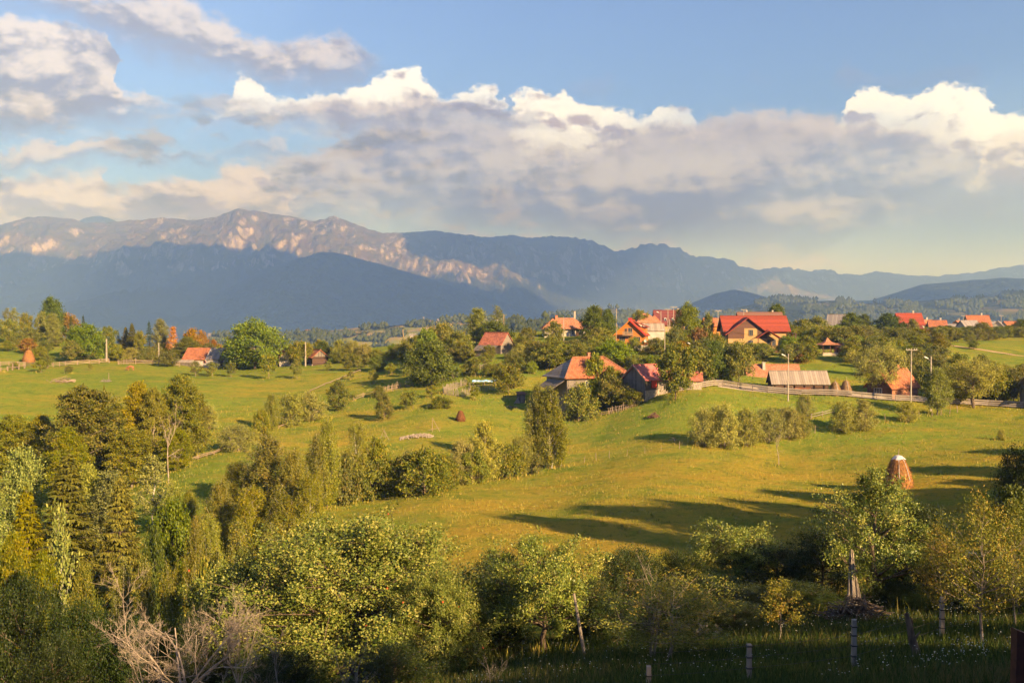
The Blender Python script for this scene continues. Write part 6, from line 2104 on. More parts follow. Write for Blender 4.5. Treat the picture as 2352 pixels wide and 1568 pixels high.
# ------------------------------------------------------------------ haystacks, heaps and small things
def haystack(u, vb, vt, w, label, mat='hay', cap=False, stick=True, ropes=0, seed=1, d=None):
    p = spot(u, vb, d)
    h = (vb - vt) / F * p.y
    rad = w / F * p.y / 2
    rn = np.random.default_rng(seed)
    r = empty('haystack', p, label, 'haystack')
    nr, nc = 22, 30
    t = np.linspace(0, 1, nr)
    prof = np.where(t < 0.22, 0.90 + 0.10 * np.sin(t / 0.22 * np.pi / 2), 1 - 0.66 * (np.clip(t - 0.22, 0, 1) / 0.78) ** 1.25)
    prof = prof * np.sqrt(np.clip((1.0 - t) / 0.10, 0.04, 1.0))
    an = np.linspace(0, 2 * np.pi, nc, endpoint=False)
    T, A = np.meshgrid(t, an, indexing='ij')
    rr_ = rad * prof[:, None] * (1 + 0.09 * fbm(np.cos(A) * 2 + 5, np.sin(A) * 2 + T * 3, 3, seed)) + rad * 0.05 * rn.normal(0, 0.5, T.shape) * (prof[:, None] > 0.2)
    V = np.stack([rr_ * np.cos(A), rr_ * np.sin(A), T * h - 0.25 * (T == 0)], -1).reshape(-1, 3)
    V = np.vstack([V, [[0, 0, h * 1.005]]])
    Fq = grid_faces(nr, nc, True)
    tip = np.array([[(nr - 1) * nc + j, (nr - 1) * nc + (j + 1) % nc, nr * nc] for j in range(nc)])
    link('hay_body', np_mesh('hay_body', V, [Fq, tip], True), M[mat], r)
    # loose straws
    n = 2600
    z = rn.uniform(0.02, 0.98, n)
    a = rn.uniform(0, 2 * np.pi, n)
    rb = rad * np.interp(z, t, prof) * rn.uniform(0.96, 1.05, n)
    Pn = np.c_[rb * np.cos(a), rb * np.sin(a), z * h]
    D = np.c_[np.cos(a) * 0.5 + rn.normal(0, 0.6, n), np.sin(a) * 0.5 + rn.normal(0, 0.6, n), -0.8 + rn.normal(0, 0.4, n)]
    V, Fc = leaf_quads(Pn, D, np.c_[np.cos(a), np.sin(a), np.full(n, 0.4)], rn.uniform(0.12, 0.34, n) * (h / 4 + 0.35), np.full(n, 0.025) * (h / 3 + 0.4))
    link('straw', np_mesh('straw', V, Fc), M[mat], r)
    if stick:
        MB().rod((0, 0, h * 0.9), (0.05, 0, h * 1.22), 0.05, 0.035, 6).put('stick', 'wood', r)
    if cap:
        b = MB()
        k = 14
        ring = [(0.46 * rad * math.cos(6.283 * j / k) * (1 + 0.2 * math.sin(3 * j)), 0.46 * rad * math.sin(6.283 * j / k), h * (0.90 + 0.02 * math.cos(2.3 * j))) for j in range(k)]
        mid = [(0.26 * rad * math.cos(6.283 * j / k), 0.26 * rad * math.sin(6.283 * j / k), h * 1.0) for j in range(k)]
        V = ring + mid + [(0, 0, h * 1.03)]
        b.add(V, [(j, (j + 1) % k, k + (j + 1) % k, k + j) for j in range(k)] + [(k + j, k + (j + 1) % k, 2 * k) for j in range(k)])
        b.put('cover_sheet', 'sheet_white', r)
    for q in range(ropes):
        a0 = -math.pi / 2 + (q - (ropes - 1) / 2) * 0.8 + 0.1
        pts = []
        for z in np.linspace(0.95, 0.28, 8):
            rb = rad * float(np.interp(z, t, prof)) * 1.07 + 0.03
            pts.append((rb * math.cos(a0), rb * math.sin(a0), z * h))
        w_ = Wood(4)
        w_.tube(np.array(pts), 0.035, 0.035, 4)
        link('rope', w_.mesh('rope'), M['sheet_white'], r)
    return r


haystack(66, 832, 803, 27, 'orange haystack with a pole on the left hillside', seed=2)
haystack(1058, 966, 942, 21, 'small dark brown haycock on the middle slope', 'hay_dark', stick=False, seed=3)
haystack(1918, 907, 876, 27, 'left of the two haystacks beside the corrugated barn', 'hay_grey', seed=4, ropes=1)
haystack(1943, 908, 873, 26, 'right of the two haystacks beside the corrugated barn', 'hay_grey', seed=5, ropes=1)
haystack(2063, 1121, 1046, 62, 'big haystack with a white sheet on top in the front meadow', 'hay', cap=True, ropes=2, seed=6)


def heap(name, u, vb, w, hgt, label, cat, mat, n=60, length=1.2, thick=0.06, seed=1, d=None, flat=0.5):
    """a heap of loose sticks, each its own piece of one part"""
    p = spot(u, vb, d)
    rad = w / F * p.y / 2
    rn = random.Random(seed)
    r = empty(name, p, label, cat)
    for k in range(n):
        a = rn.uniform(0, 6.28)
        q = rad * math.sqrt(rn.random())
        z = hgt * (1 - (q / rad) ** 1.5) * rn.random() + 0.04
        o = link('stick', fm(RAIL, mat), None, r, (q * math.cos(a), q * math.sin(a) * flat, z))
        th = rn.uniform(0, 6.28)
        o.rotation_euler = (0, rn.uniform(-0.35, 0.35), th)
        ln = length * rn.uniform(0.5, 1.3)
        o.location -= Vector((math.cos(th) * ln / 2, math.sin(th) * ln / 2, 0))
        o.scale = (ln, thick * rn.uniform(0.6, 1.4), thick * rn.uniform(0.6, 1.4))
    return r


heap('timber_heap', 140, 877, 62, 1.0, 'heap of crossed poles and hay racks on the left pasture', 'wood pile', 'wood', 46, 2.4, 0.12, 1)
heap('stick_heap', 244, 876, 20, 0.5, 'low heap of sticks on the left pasture', 'wood pile', 'old_wood', 30, 1.4, 0.08, 2)
pole(250, 876, 856, 'short stake beside the low heap of sticks', wood=True, thick=0.16, name='stake')
heap('brush_pile', 1503, 958, 28, 0.9, 'reddish round brush pile on the meadow below the grey barn', 'brush pile', 'tile_brown', 150, 0.7, 0.05, 3, flat=0.8)
heap('brush_heap', 1968, 1452, 100, 0.95, 'large dark heap of branches at the foot of the pole bundle', 'brush pile', 'bark', 190, 1.3, 0.035, 4, d=39, flat=0.7)
heap('board_heap', 1176, 936, 18, 0.35, 'few pale boards lying before the outhouse', 'wood pile', 'board_pale', 8, 1.6, 0.10, 5)
heap('stick_heap', 1546, 1012, 10, 0.3, 'a few pale sticks on the grass before the stake line', 'wood pile', 'board_pale', 7, 1.5, 0.05, 6)

# stone heap
p = ground(957, 1004)
r = empty('stone_heap', p, 'long heap of pale stones on the middle slope', 'stone pile')
rn = random.Random(9)
for v in range(4):
    b = MB()
    k = rn.uniform(0.8, 1.2)
    pts = [Vector((math.cos(a) * rn.uniform(0.8, 1.1), math.sin(a) * rn.uniform(0.7, 1.1), z)) for z in (-0.5, 0.5) for a in (0.2, 1.5, 2.8, 4.0, 5.2)]
    V = [(q.x * 0.5, q.y * 0.5, q.z * 0.8) for q in pts]
    b.add(V, [(4, 3, 2, 1, 0), (5, 6, 7, 8, 9)] + [(j, (j + 1) % 5, 5 + (j + 1) % 5, 5 + j) for j in range(5)])
    FM['rock%d' % v] = b.mesh('stone')
    FM['rock%d' % v].materials.append(M['limestone'])
for k in range(280):
    t = rn.uniform(-1, 1)
    x = t * 2.9
    hh = 0.85 * (1 - t * t) ** 0.7 * (0.75 + 0.25 * t)
    y = rn.gauss(0, 0.45)
    z = max(0.05, hh * (1 - min(abs(y) / 1.2, 1)) * rn.uniform(0.6, 1.0))
    q = p + Vector((x, y, 0))
    o = link('stone', FM['rock%d' % (k % 4)], None, r, (x, y, H(q.x, q.y) - p.z + z))
    s = rn.uniform(0.12, 0.30)
    o.scale = (s, s * rn.uniform(0.7, 1.2), s * rn.uniform(0.6, 1.0))
    o.rotation_euler = (rn.uniform(-1, 1), rn.uniform(-1, 1), rn.uniform(0, 6))
p = spot(1620, 1486, 40)
r = empty('rubble_heap', p, 'small heap of pale rubble behind the sparse plum tree', 'stone pile')
for k in range(40):
    o = link('stone', FM['rock%d' % (k % 4)], None, r, (rn.gauss(0, 0.5), rn.gauss(0, 0.3), rn.uniform(0, 0.45)))
    s = rn.uniform(0.15, 0.4)
    o.scale = (s, s, s * 0.7)
    o.rotation_euler = (rn.uniform(-1, 1), rn.uniform(-1, 1), rn.uniform(0, 6))

# drying frames
p = ground(882, 1009)
r = empty('hay_rack', p, 'small three-legged pole rack left of the stone heap', 'rack')
for k, (x, y) in enumerate(((-0.8, -0.2), (0.9, -0.3), (0.25, 0.7))):
    MB().rod((x, y, -0.1), (-x * 0.08, -y * 0.08, 1.75), 0.045, 0.035, 6).put('leg', 'wood', r)
MB().rod((-0.5, -0.15, 0.7), (0.6, -0.2, 0.6), 0.035, 0.03, 6).put('crossbar', 'wood', r)
p = ground(993, 992)
r = empty('hay_rack', p, 'tall pole rack at the right end of the stone heap', 'rack')
MB().rod((0, 0, -0.1), (0, 0, 2.5), 0.055, 0.045, 6).put('leg', 'wood', r)
MB().rod((0.05, 0, 2.4), (1.35, 0, 0.0), 0.05, 0.04, 6).put('leg', 'wood', r)
MB().rod((-0.6, -0.06, 0.35), (1.5, -0.06, 0.85), 0.05, 0.04, 6).put('crossbar', 'wood', r)

# outhouse
r = empty('outhouse', site(1197, 925, 0.6), 'small plank outhouse with a sloping roof and grey planks leaning on it', 'shed', None, R(20))
MB().box(-0.7, 0.7, -0.6, 0.6, -0.5, 1.75).put('wall', 'boards_greyx', r)
MB().slab([(-0.95, -0.85, 1.78), (0.95, -0.85, 1.78), (0.95, 0.85, 2.2), (-0.95, 0.85, 2.2)], 0.08).put('roof', 'tile_brown', r)
MB().box(-0.35, 0.35, -0.66, -0.605, -0.3, 1.5).put('door', 'board_pale', r)
for k in range(7):
    MB().bar((-1.9 + 0.2 * k, -1.2, 0.0), (-0.78, -0.55 + 0.05 * k, 1.2 - 0.06 * k), 0.2, 0.03).put('plank', 'old_wood', r)

# covered garden table
r = empty('garden_table', site(1112, 884, 0.4), 'long low table under a blue plastic cover in the garden', 'table', None, R(6))
MB().box(-2.6, 2.6, -0.6, 0.6, 0.85, 0.92).put('top', 'wood', r)
for x in (-2.4, 0, 2.4):
    for y in (-0.5, 0.5):
        MB().bar((x, y, -0.3), (x, y, 0.85), 0.09).put('leg', 'wood', r)
b = MB()
rn = random.Random(3)
nx = 16
V = []
for j, (y, z) in enumerate(((-0.72, 0.75), (-0.6, 1.0), (0, 1.08), (0.62, 0.98))):
    for k in range(nx):
        V.append((-2.7 + 5.4 * k / (nx - 1), y + rn.uniform(-0.05, 0.05), z + rn.uniform(-0.09, 0.09)))
b.add(V, [(j * nx + k, j * nx + k + 1, (j + 1) * nx + k + 1, (j + 1) * nx + k) for j in range(3) for k in range(nx - 1)])
b.put('cover', 'tarp_blue', r)

# gazebo
r = empty('gazebo', site(1905, 817, 1.8), 'open wooden gazebo with a pointed shingle roof on a stone base', 'gazebo', None, R(10))
sx = (40 / F * 235) / 2
MB().box(-sx, sx, -1.7, 1.7, -2.0, 0.75).put('base', 'stone', r)
rf = MB()
V = [(-sx - 0.5, -2.2, 2.75), (sx + 0.5, -2.2, 2.75), (sx + 0.5, 2.2, 2.75), (-sx - 0.5, 2.2, 2.75), (-sx * 0.4, -0.7, 3.5), (sx * 0.4, -0.7, 3.5), (sx * 0.4, 0.7, 3.5), (-sx * 0.4, 0.7, 3.5), (0, 0, 4.6)]
rf.add(V, [(0, 1, 5, 4), (1, 2, 6, 5), (2, 3, 7, 6), (3, 0, 4, 7), (4, 5, 8), (5, 6, 8), (6, 7, 8), (7, 4, 8), (3, 2, 1, 0)])
rf.put('roof', 'tile_salmon', r)
for x in (-sx + 0.1, 0, sx - 0.1):
    for y in (-1.6, 1.6):
        MB().bar((x, y, 0.7), (x, y, 2.8), 0.13).put('post', 'boards_brown', r)
for z in (1.15, 1.55):
    MB().bar((-sx, -1.62, z), (sx, -1.62, z), 0.07).put('rail', 'boards_brown', r)
house('grill_hut', 1930, 816, 0, 2.0, 1.8, 2.2, 0.6, 'brick', 'tile_salmon', 'little brick grill hut attached right of the gazebo', 'shed', 0.3)

# beehive in the meadow
r = empty('beehive', spot(2222, 1250, 62), 'white-topped beehive box on legs behind the sparse right-hand tree', 'beehive', None, R(12))
MB().box(-0.38, 0.38, -0.32, 0.32, 0.35, 1.0).put('hive_body', 'board_pale', r)
MB().box(-0.5, 0.5, -0.42, 0.42, 1.0, 1.12).put('lid', 'sheet_white', r)
for x in (-0.32, 0.32):
    for y in (-0.26, 0.26):
        MB().bar((x, y, -0.2), (x, y, 0.35), 0.07).put('leg', 'old_wood', r)


# a cow grazing on the left pasture
def cow():
    p = ground(300, 851)
    r = empty('cow', p, 'brown cow grazing on the left pasture', 'cow', None, R(175))
    V = [(-0.75, 0, 1.15), (-0.3, 0, 1.12), (0.25, 0, 1.12), (0.62, 0, 1.16), (0.92, 0, 0.98), (1.12, 0, 0.62), (1.22, 0, 0.36), (1.34, 0, 0.20)]
    rad = [0.27, 0.36, 0.38, 0.33, 0.20, 0.15, 0.14, 0.09]
    E = [(k, k + 1) for k in range(7)]
    for (bx, src, dz) in ((-0.72, 0, 0.0), (0.58, 3, 0.0)):
        for s in (-1, 1):
            i = len(V)
            hk = -0.10 if bx < 0 else 0.0
            V += [(bx, s * 0.20, 0.85), (bx + (0.10 if bx < 0 else 0.02), s * 0.21, 0.55), (bx + hk, s * 0.21, 0.40), (bx + hk * 0.8, s * 0.21, 0.0)]
            rad += [0.15, 0.10, 0.075, 0.06]
            E += [(src, i), (i, i + 1), (i + 1, i + 2), (i + 2, i + 3)]
    i = len(V)
    V += [(-0.98, 0, 1.05), (-1.02, 0, 0.6)]
    rad += [0.04, 0.03]
    E += [(0, i), (i, i + 1)]
    me = bpy.data.meshes.new('body')
    me.from_pydata(V, E, [])
    o = link('body', me, mat_plain('cow_hide', (0.30, 0.13, 0.055), (0.22, 0.09, 0.04), 1.5), r)
    m = o.modifiers.new('skin', 'SKIN')
    for k, v in enumerate(me.skin_vertices[0].data if me.skin_vertices else []):
        v.radius = (rad[k], rad[k])
    if not me.skin_vertices:
        pass
    m.use_smooth_shade = True
    s = o.modifiers.new('sub', 'SUBSURF')
    s.levels = 1
    s.render_levels = 1
    for sgn in (-1, 1):
        MB().add([(1.08, sgn * 0.12, 0.74), (1.02, sgn * 0.36, 0.72), (1.10, sgn * 0.30, 0.62), (1.14, sgn * 0.13, 0.66)], [(0, 1, 2, 3)]).put('ear', o.data.materials[0], r)
        MB().rod((1.06, sgn * 0.08, 0.80), (1.18, sgn * 0.20, 0.92), 0.03, 0.008, 6).put('horn', 'board_pale', r)


cow()


# houses and pylon on the far pasture hill
def far_point(u, v, d):
    dx, dy, dz = ray(u, v)
    return Vector((dx / dy * d, d, dz / dy * d))


def ridge_pylon(u, vb, vt, d, label):
    p = far_point(u, vb, d)
    h = (vb - vt) / F * d
    r = empty('lattice_pylon', p, label, 'pylon')
    b = MB()
    w0, w1 = h * 0.13, h * 0.025
    for s1 in (-1, 1):
        for s2 in (-1, 1):
            b.bar((s1 * w0, s2 * w0, -3), (s1 * w1, s2 * w1, h), 0.35)
    b.put('legs', 'concrete', r)
    c = MB()
    for k in range(7):
        t0, t1 = k / 7, (k + 1) / 7
        wa, wb = w0 + (w1 - w0) * t0, w0 + (w1 - w0) * t1
        for s in (-1, 1):
            c.bar((-wa, s * wa, h * t0), (wb, s * wb, h * t1), 0.22)
            c.bar((wa, s * wa, h * t0), (-wb, s * wb, h * t1), 0.22)
    c.put('bracing', 'concrete', r)
    for z in (0.68, 0.82, 0.95):
        MB().bar((-h * 0.16, 0, h * z), (h * 0.16, 0, h * z), 0.4).put('crossarm', 'concrete', r)


ridge_pylon(973, 746, 728, 2050, 'lattice pylon on the far pasture hill')
fh = [(486, 770, 'white farmhouse just left of the big walnut on the far hill', 2080), (512, 769, 'low pale farmhouse beside the white one on the far hill', 2090), (707, 762, 'pale farmhouse on the crest above the cabin', 2080), (843, 752, 'small farmhouse on the far crest above the willow row', 2080), (943, 750, 'farmhouse with a pale roof left of the pylon', 2060), (987, 741, 'white farmhouse right of the pylon', 2080), (1012, 737, 'farmhouse left of the tall pale poplar on the far crest', 2085), (1044, 732, 'highest farmhouse on the far crest', 2090), (948, 772, 'pale farmhouse low on the far slope', 1800), (1234, 743, 'white farmhouse on the near green hill left of the tiled house', 1240)]
for (u, v, lb, d) in fh:
    p = far_point(u, v + 2, d)
    k = 7.0 / 2080 * d + 3
    r = empty('farmhouse', p, lb, 'house', None, R(random.Random(u).uniform(-30, 30)))
    gable_wall(k * 1.3, k * 0.8, k * 0.3, k * 0.35, 6).put('wall', 'plaster', r)
    gable_roof(k * 1.3, k * 0.8, k * 0.3, k * 0.35, 0.5).put('roof', 'tile_old' if u % 2 else 'slate', r)

# ------------------------------------------------------------------ foreground orchard
DENSE[0], DENSE[1] = 1.0, 1.0
proto('apple_big', 'apple', 'bark', make_tree(201, 7.8, 5.4, 0.14, 'dome', 70, 8, 115000, 0.112, 0.52, 0.6, trunk_r=0.24, wid=0.62, jitter=0.3))
proto('apple_side', 'apple', 'bark', make_tree(202, 6.0, 3.4, 0.14, 'dome', 48, 8, 58000, 0.108, 0.46, 0.6, trunk_r=0.18, wid=0.62, jitter=0.3))
proto('pear', 'pear', 'bark', make_tree(203, 5.2, 2.6, 0.30, 'flat', 36, 7, 34000, 0.11, 0.38, 0.5, trunk_r=0.17, wid=0.5, jitter=0.3))
proto('pear_tall', 'pear', 'bark', make_tree(204, 7.4, 3.3, 0.24, 'egg', 34, 7, 27000, 0.12, 0.42, 0.7, trunk_r=0.2, wid=0.55, jitter=0.5))
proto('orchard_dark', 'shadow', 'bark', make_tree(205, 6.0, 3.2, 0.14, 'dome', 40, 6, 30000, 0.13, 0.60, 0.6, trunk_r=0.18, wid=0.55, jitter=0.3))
proto('plum', 'plum', 'bark_grey', make_tree(206, 4.2, 2.6, 0.22, 'flat', 30, 7, 11500, 0.115, 0.40, 0.7, trunk_r=0.09, wid=0.42, jitter=0.3))
proto('plum_tall', 'plum', 'bark_grey', make_tree(207, 5.8, 2.3, 0.26, 'egg', 34, 7, 10500, 0.115, 0.42, 0.8, trunk_r=0.09, wid=0.42, jitter=0.35),
      make_tree(208, 5.2, 2.0, 0.22, 'egg', 28, 7, 8500, 0.115, 0.40, 0.8, trunk_r=0.08, wid=0.42, jitter=0.35))
proto('sapling', 'plum', 'bark_grey', make_tree(209, 3.2, 1.0, 0.30, 'egg', 16, 5, 3600, 0.11, 0.28, 0.8, trunk_r=0.045, wid=0.45, jitter=0.35))
proto('thorn', None, 'bark_pale', make_bare(211, 5.4, 5.0, 7, 4, 4, 0.036, spread=0.62, bole=1.7), make_bare(212, 4.6, 4.0, 5, 4, 4, 0.026, spread=0.62, bole=1.4))
proto('twig', None, 'bark_grey', make_bare(213, 2.2, 1.4, 3, 3, 4, 0.025, spread=0.7), make_bare(214, 2.0, 1.6, 4, 3, 4, 0.022, spread=0.7))
proto('bare_top', None, 'bark_grey', make_bare(215, 4.6, 2.0, 3, 3, 4, 0.06, spread=0.65))


def fore(kind, u, d, vt, w, label, name='apple_tree', cat='tree', tilt=0.02, rz=None, var=None):
    return plant(kind, u, 1500, vt, label, cat, None, w, d, var, name, rz, tilt)


fore('apple_big', 812, 45, 1190, 690, 'huge sunlit apple tree filling the lower middle')
fore('apple_side', 1005, 41, 1318, 270, 'lower apple tree at the right shoulder of the huge one')
fore('apple_side', 560, 47, 1285, 320, 'lower apple tree at the left shoulder of the huge one')
fore('pear', 1250, 41, 1240, 255, 'pear tree propped by a leaning pole', 'pear_tree')
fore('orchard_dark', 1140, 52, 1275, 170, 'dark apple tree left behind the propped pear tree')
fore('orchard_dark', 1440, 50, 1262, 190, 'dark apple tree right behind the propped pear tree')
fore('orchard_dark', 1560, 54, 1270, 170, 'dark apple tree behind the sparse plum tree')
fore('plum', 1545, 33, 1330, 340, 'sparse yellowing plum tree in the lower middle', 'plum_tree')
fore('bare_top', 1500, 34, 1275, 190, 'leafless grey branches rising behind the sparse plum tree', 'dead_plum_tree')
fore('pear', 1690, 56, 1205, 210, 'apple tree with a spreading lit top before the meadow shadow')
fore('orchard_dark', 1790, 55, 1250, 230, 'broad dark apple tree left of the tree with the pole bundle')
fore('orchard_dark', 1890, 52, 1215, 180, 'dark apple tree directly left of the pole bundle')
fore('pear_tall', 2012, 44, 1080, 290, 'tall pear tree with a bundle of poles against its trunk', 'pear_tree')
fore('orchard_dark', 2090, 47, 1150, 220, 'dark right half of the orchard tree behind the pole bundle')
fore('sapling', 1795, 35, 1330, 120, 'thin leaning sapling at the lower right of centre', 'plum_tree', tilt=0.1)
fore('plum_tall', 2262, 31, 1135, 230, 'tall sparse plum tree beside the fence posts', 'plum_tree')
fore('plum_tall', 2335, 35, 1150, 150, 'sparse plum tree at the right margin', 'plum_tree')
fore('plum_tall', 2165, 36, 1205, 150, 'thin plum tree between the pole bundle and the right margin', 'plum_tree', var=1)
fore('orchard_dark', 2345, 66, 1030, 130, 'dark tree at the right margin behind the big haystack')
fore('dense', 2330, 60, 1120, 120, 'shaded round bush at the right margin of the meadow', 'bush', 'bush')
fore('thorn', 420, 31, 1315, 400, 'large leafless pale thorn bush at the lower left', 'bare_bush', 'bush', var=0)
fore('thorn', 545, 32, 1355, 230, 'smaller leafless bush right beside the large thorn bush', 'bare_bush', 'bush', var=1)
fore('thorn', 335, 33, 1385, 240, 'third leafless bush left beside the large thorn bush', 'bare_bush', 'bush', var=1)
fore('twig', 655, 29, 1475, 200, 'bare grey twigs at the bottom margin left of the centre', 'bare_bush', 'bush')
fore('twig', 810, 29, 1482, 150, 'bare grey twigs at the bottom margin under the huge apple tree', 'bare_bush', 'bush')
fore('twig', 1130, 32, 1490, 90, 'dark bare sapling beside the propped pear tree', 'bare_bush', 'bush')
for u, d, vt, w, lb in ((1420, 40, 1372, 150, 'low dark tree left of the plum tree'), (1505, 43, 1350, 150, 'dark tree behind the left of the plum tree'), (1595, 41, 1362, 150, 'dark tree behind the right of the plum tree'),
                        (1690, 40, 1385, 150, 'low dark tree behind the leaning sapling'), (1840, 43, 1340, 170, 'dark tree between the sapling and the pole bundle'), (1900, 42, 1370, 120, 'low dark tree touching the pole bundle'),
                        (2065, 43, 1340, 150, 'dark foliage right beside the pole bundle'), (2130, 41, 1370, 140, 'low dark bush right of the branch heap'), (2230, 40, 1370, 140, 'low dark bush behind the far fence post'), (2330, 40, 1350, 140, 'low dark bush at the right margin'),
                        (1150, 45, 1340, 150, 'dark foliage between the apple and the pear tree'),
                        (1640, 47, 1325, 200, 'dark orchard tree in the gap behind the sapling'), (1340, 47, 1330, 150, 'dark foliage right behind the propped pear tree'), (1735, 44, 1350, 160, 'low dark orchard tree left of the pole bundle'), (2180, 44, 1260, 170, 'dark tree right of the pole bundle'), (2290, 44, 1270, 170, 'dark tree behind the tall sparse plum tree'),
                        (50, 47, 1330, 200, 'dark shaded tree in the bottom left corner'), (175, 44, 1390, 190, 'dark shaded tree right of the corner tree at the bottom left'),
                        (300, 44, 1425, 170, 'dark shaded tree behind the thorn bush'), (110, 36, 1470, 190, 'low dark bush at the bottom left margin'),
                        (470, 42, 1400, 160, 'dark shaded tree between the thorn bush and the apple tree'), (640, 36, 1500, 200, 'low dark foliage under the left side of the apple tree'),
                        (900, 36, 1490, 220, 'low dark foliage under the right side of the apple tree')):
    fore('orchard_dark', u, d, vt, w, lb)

# trees that stand beside and behind the viewpoint, out of the picture, and shade the slope
k = 0
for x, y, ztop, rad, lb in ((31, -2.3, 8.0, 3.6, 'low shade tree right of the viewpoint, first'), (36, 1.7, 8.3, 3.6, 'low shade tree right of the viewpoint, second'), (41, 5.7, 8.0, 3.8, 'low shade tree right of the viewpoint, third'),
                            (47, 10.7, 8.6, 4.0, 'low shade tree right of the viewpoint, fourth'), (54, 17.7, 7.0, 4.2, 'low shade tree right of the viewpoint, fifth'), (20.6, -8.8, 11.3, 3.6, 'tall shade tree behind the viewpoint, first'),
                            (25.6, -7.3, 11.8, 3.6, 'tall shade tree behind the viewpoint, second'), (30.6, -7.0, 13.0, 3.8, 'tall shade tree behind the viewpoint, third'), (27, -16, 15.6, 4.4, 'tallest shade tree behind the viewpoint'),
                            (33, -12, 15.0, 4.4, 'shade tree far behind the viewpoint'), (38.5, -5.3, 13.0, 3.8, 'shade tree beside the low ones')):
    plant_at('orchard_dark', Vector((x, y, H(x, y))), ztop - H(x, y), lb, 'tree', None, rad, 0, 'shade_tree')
for kd, x, y, h, rad, lb in (
                             ('leafy', 40.0, 63, 19, 4.2, 'tall walnut tree just right of the picture'), ('leafy', 46, 68, 18, 5.0, 'walnut tree right of the picture, second'),
                             ('leafy', 52, 71, 17, 5.2, 'walnut tree right of the picture, third'), ('leafy', 58, 76, 16, 5.2, 'walnut tree right of the picture, fourth'),
                             ('leafy', 64, 81, 11.5, 4.4, 'walnut tree right of the picture, fifth'), ('leafy', 71, 86, 11.5, 4.4, 'walnut tree right of the picture, sixth'), ('leafy', 77, 93, 11.5, 4.4, 'walnut tree right of the picture, seventh'), ('leafy', 61, 69, 13.5, 4.6, 'walnut tree right of the picture, eighth'),
                             ('leafy', 56, 95, 11.5, 4.2, 'round tree right of the meadow, first'), ('leafy', 62, 99, 7, 3.6, 'round tree right of the meadow, second'),
                             ('leafy', 66, 104, 6.5, 3.4, 'round tree right of the meadow, third'), ('leafy', 70, 112, 9.5, 3.6, 'round tree right of the meadow, fourth'),
                             ('leafy', 66, 88, 11, 4.2, 'round tree right of the meadow, fifth'), ('leafy', 84, 120, 10, 4.2, 'round tree right of the meadow, farthest')):
    plant_at(kd, Vector((x, y, H(x, y))), h, lb, 'tree', None, rad, 0, 'shade_tree')

# apples
rn = np.random.default_rng(5)
ap = bpy.data.meshes.new('apple')
import bmesh
bm = bmesh.new()
bmesh.ops.create_icosphere(bm, subdivisions=1, radius=0.045)
bm.to_mesh(ap)
bm.free()
ap.materials.append(mat_plain('apple_skin', (0.50, 0.060, 0.025), (0.46, 0.16, 0.03), 8.0, 0.35, 0.0, 0.4))
for tree in [o for o in COL.objects if o.name.startswith('apple_tree') and o.location.y < 50 and o.location.x < 5][:2]:
    cm = [c for c in tree.children if c.name.startswith('crown')][0].data
    front = [cm.vertices[i].co.copy() for i in range(0, len(cm.vertices), 40)]
    for j in rn.integers(0, len(front), 26):
        v = front[int(j)]
        o = link('apple', ap, None, tree, v * 1.02)
        o.scale = (1 / tree.scale[0], 1 / tree.scale[1], 1 / tree.scale[2])


# ------------------------------------------------------------------ things under the trees
def leaning_pole(name, a, b, r0, label, mat='board_pale', cat='pole'):
    o = MB().rod((0, 0, 0), b - a, r0, r0 * 0.75, 8).put(name, mat, None, a, label=label, category=cat)
    return o


def px(u, v, d):
    dx, dy, dz = ray(u, v)
    return Vector((dx / dy * d, d, dz / dy * d))


a = spot(1343, 1497, 38.5)
leaning_pole('prop_pole', a, px(1318, 1362, 38.8), 0.07, 'pale pole propping up the pear tree')
rnd = random.Random(12)
r = empty('pole_bundle', spot(1972, 1430, 42.3), 'bundle of weathered poles leaning on the tall pear tree', 'pole bundle')
for k in range(19):
    x = -0.30 + 0.70 * k / 18
    top = Vector((0.12 + x * 0.18 + rnd.uniform(-0.03, 0.03), 1.0 + rnd.uniform(-0.1, 0.2), rnd.uniform(1.5, 2.7)))
    MB().rod((x - 0.1, rnd.uniform(-0.2, 0.2), 0.0), top, 0.055, 0.035, 7).put('pole', 'bark_grey', r)


# barbed wire fence on concrete posts
def post_fence():
    pts = [(1492, 26.0, 0.55), (1724, 27.0, 0.95), (1966, 28.5, 1.35), (2169, 33.0, 1.3)]
    base = [along(u, d) for u, d, h in pts]
    r = empty('barbed_wire_fence', base[0], 'barbed wire fence on concrete posts at the bottom right', 'fence')
    for q, (u, d, h) in zip(base, pts):
        b = MB()
        b.bar((0, 0, -0.4), (0, 0, h), 0.15, 0.13, 0.85)
        o = b.put('post', 'old_wood', r, q - base[0])
        for z in (0.3, 0.6, 0.9, 1.15):
            if z < h:
                MB().box(-0.085, 0.085, -0.085, 0.085, z - 0.015, z + 0.015).put('wire_tie', 'iron', o)
    far_end = along(2420, 38.0)
    line = base + [far_end]
    for a, b in zip(line[:-1], line[1:]):
        for z in (0.3, 0.6, 0.9):
            w = Wood(3)
            n = 12
            P = [a.lerp(b, k / n) + Vector((0, 0, z - 0.03 * 4 * (k / n) * (1 - k / n))) - base[0] for k in range(n + 1)]
            w.tube(np.array([tuple(p) for p in P]), 0.006, 0.006, 3)
            link('wire', w.mesh('wire'), M['iron'], r)


post_fence()
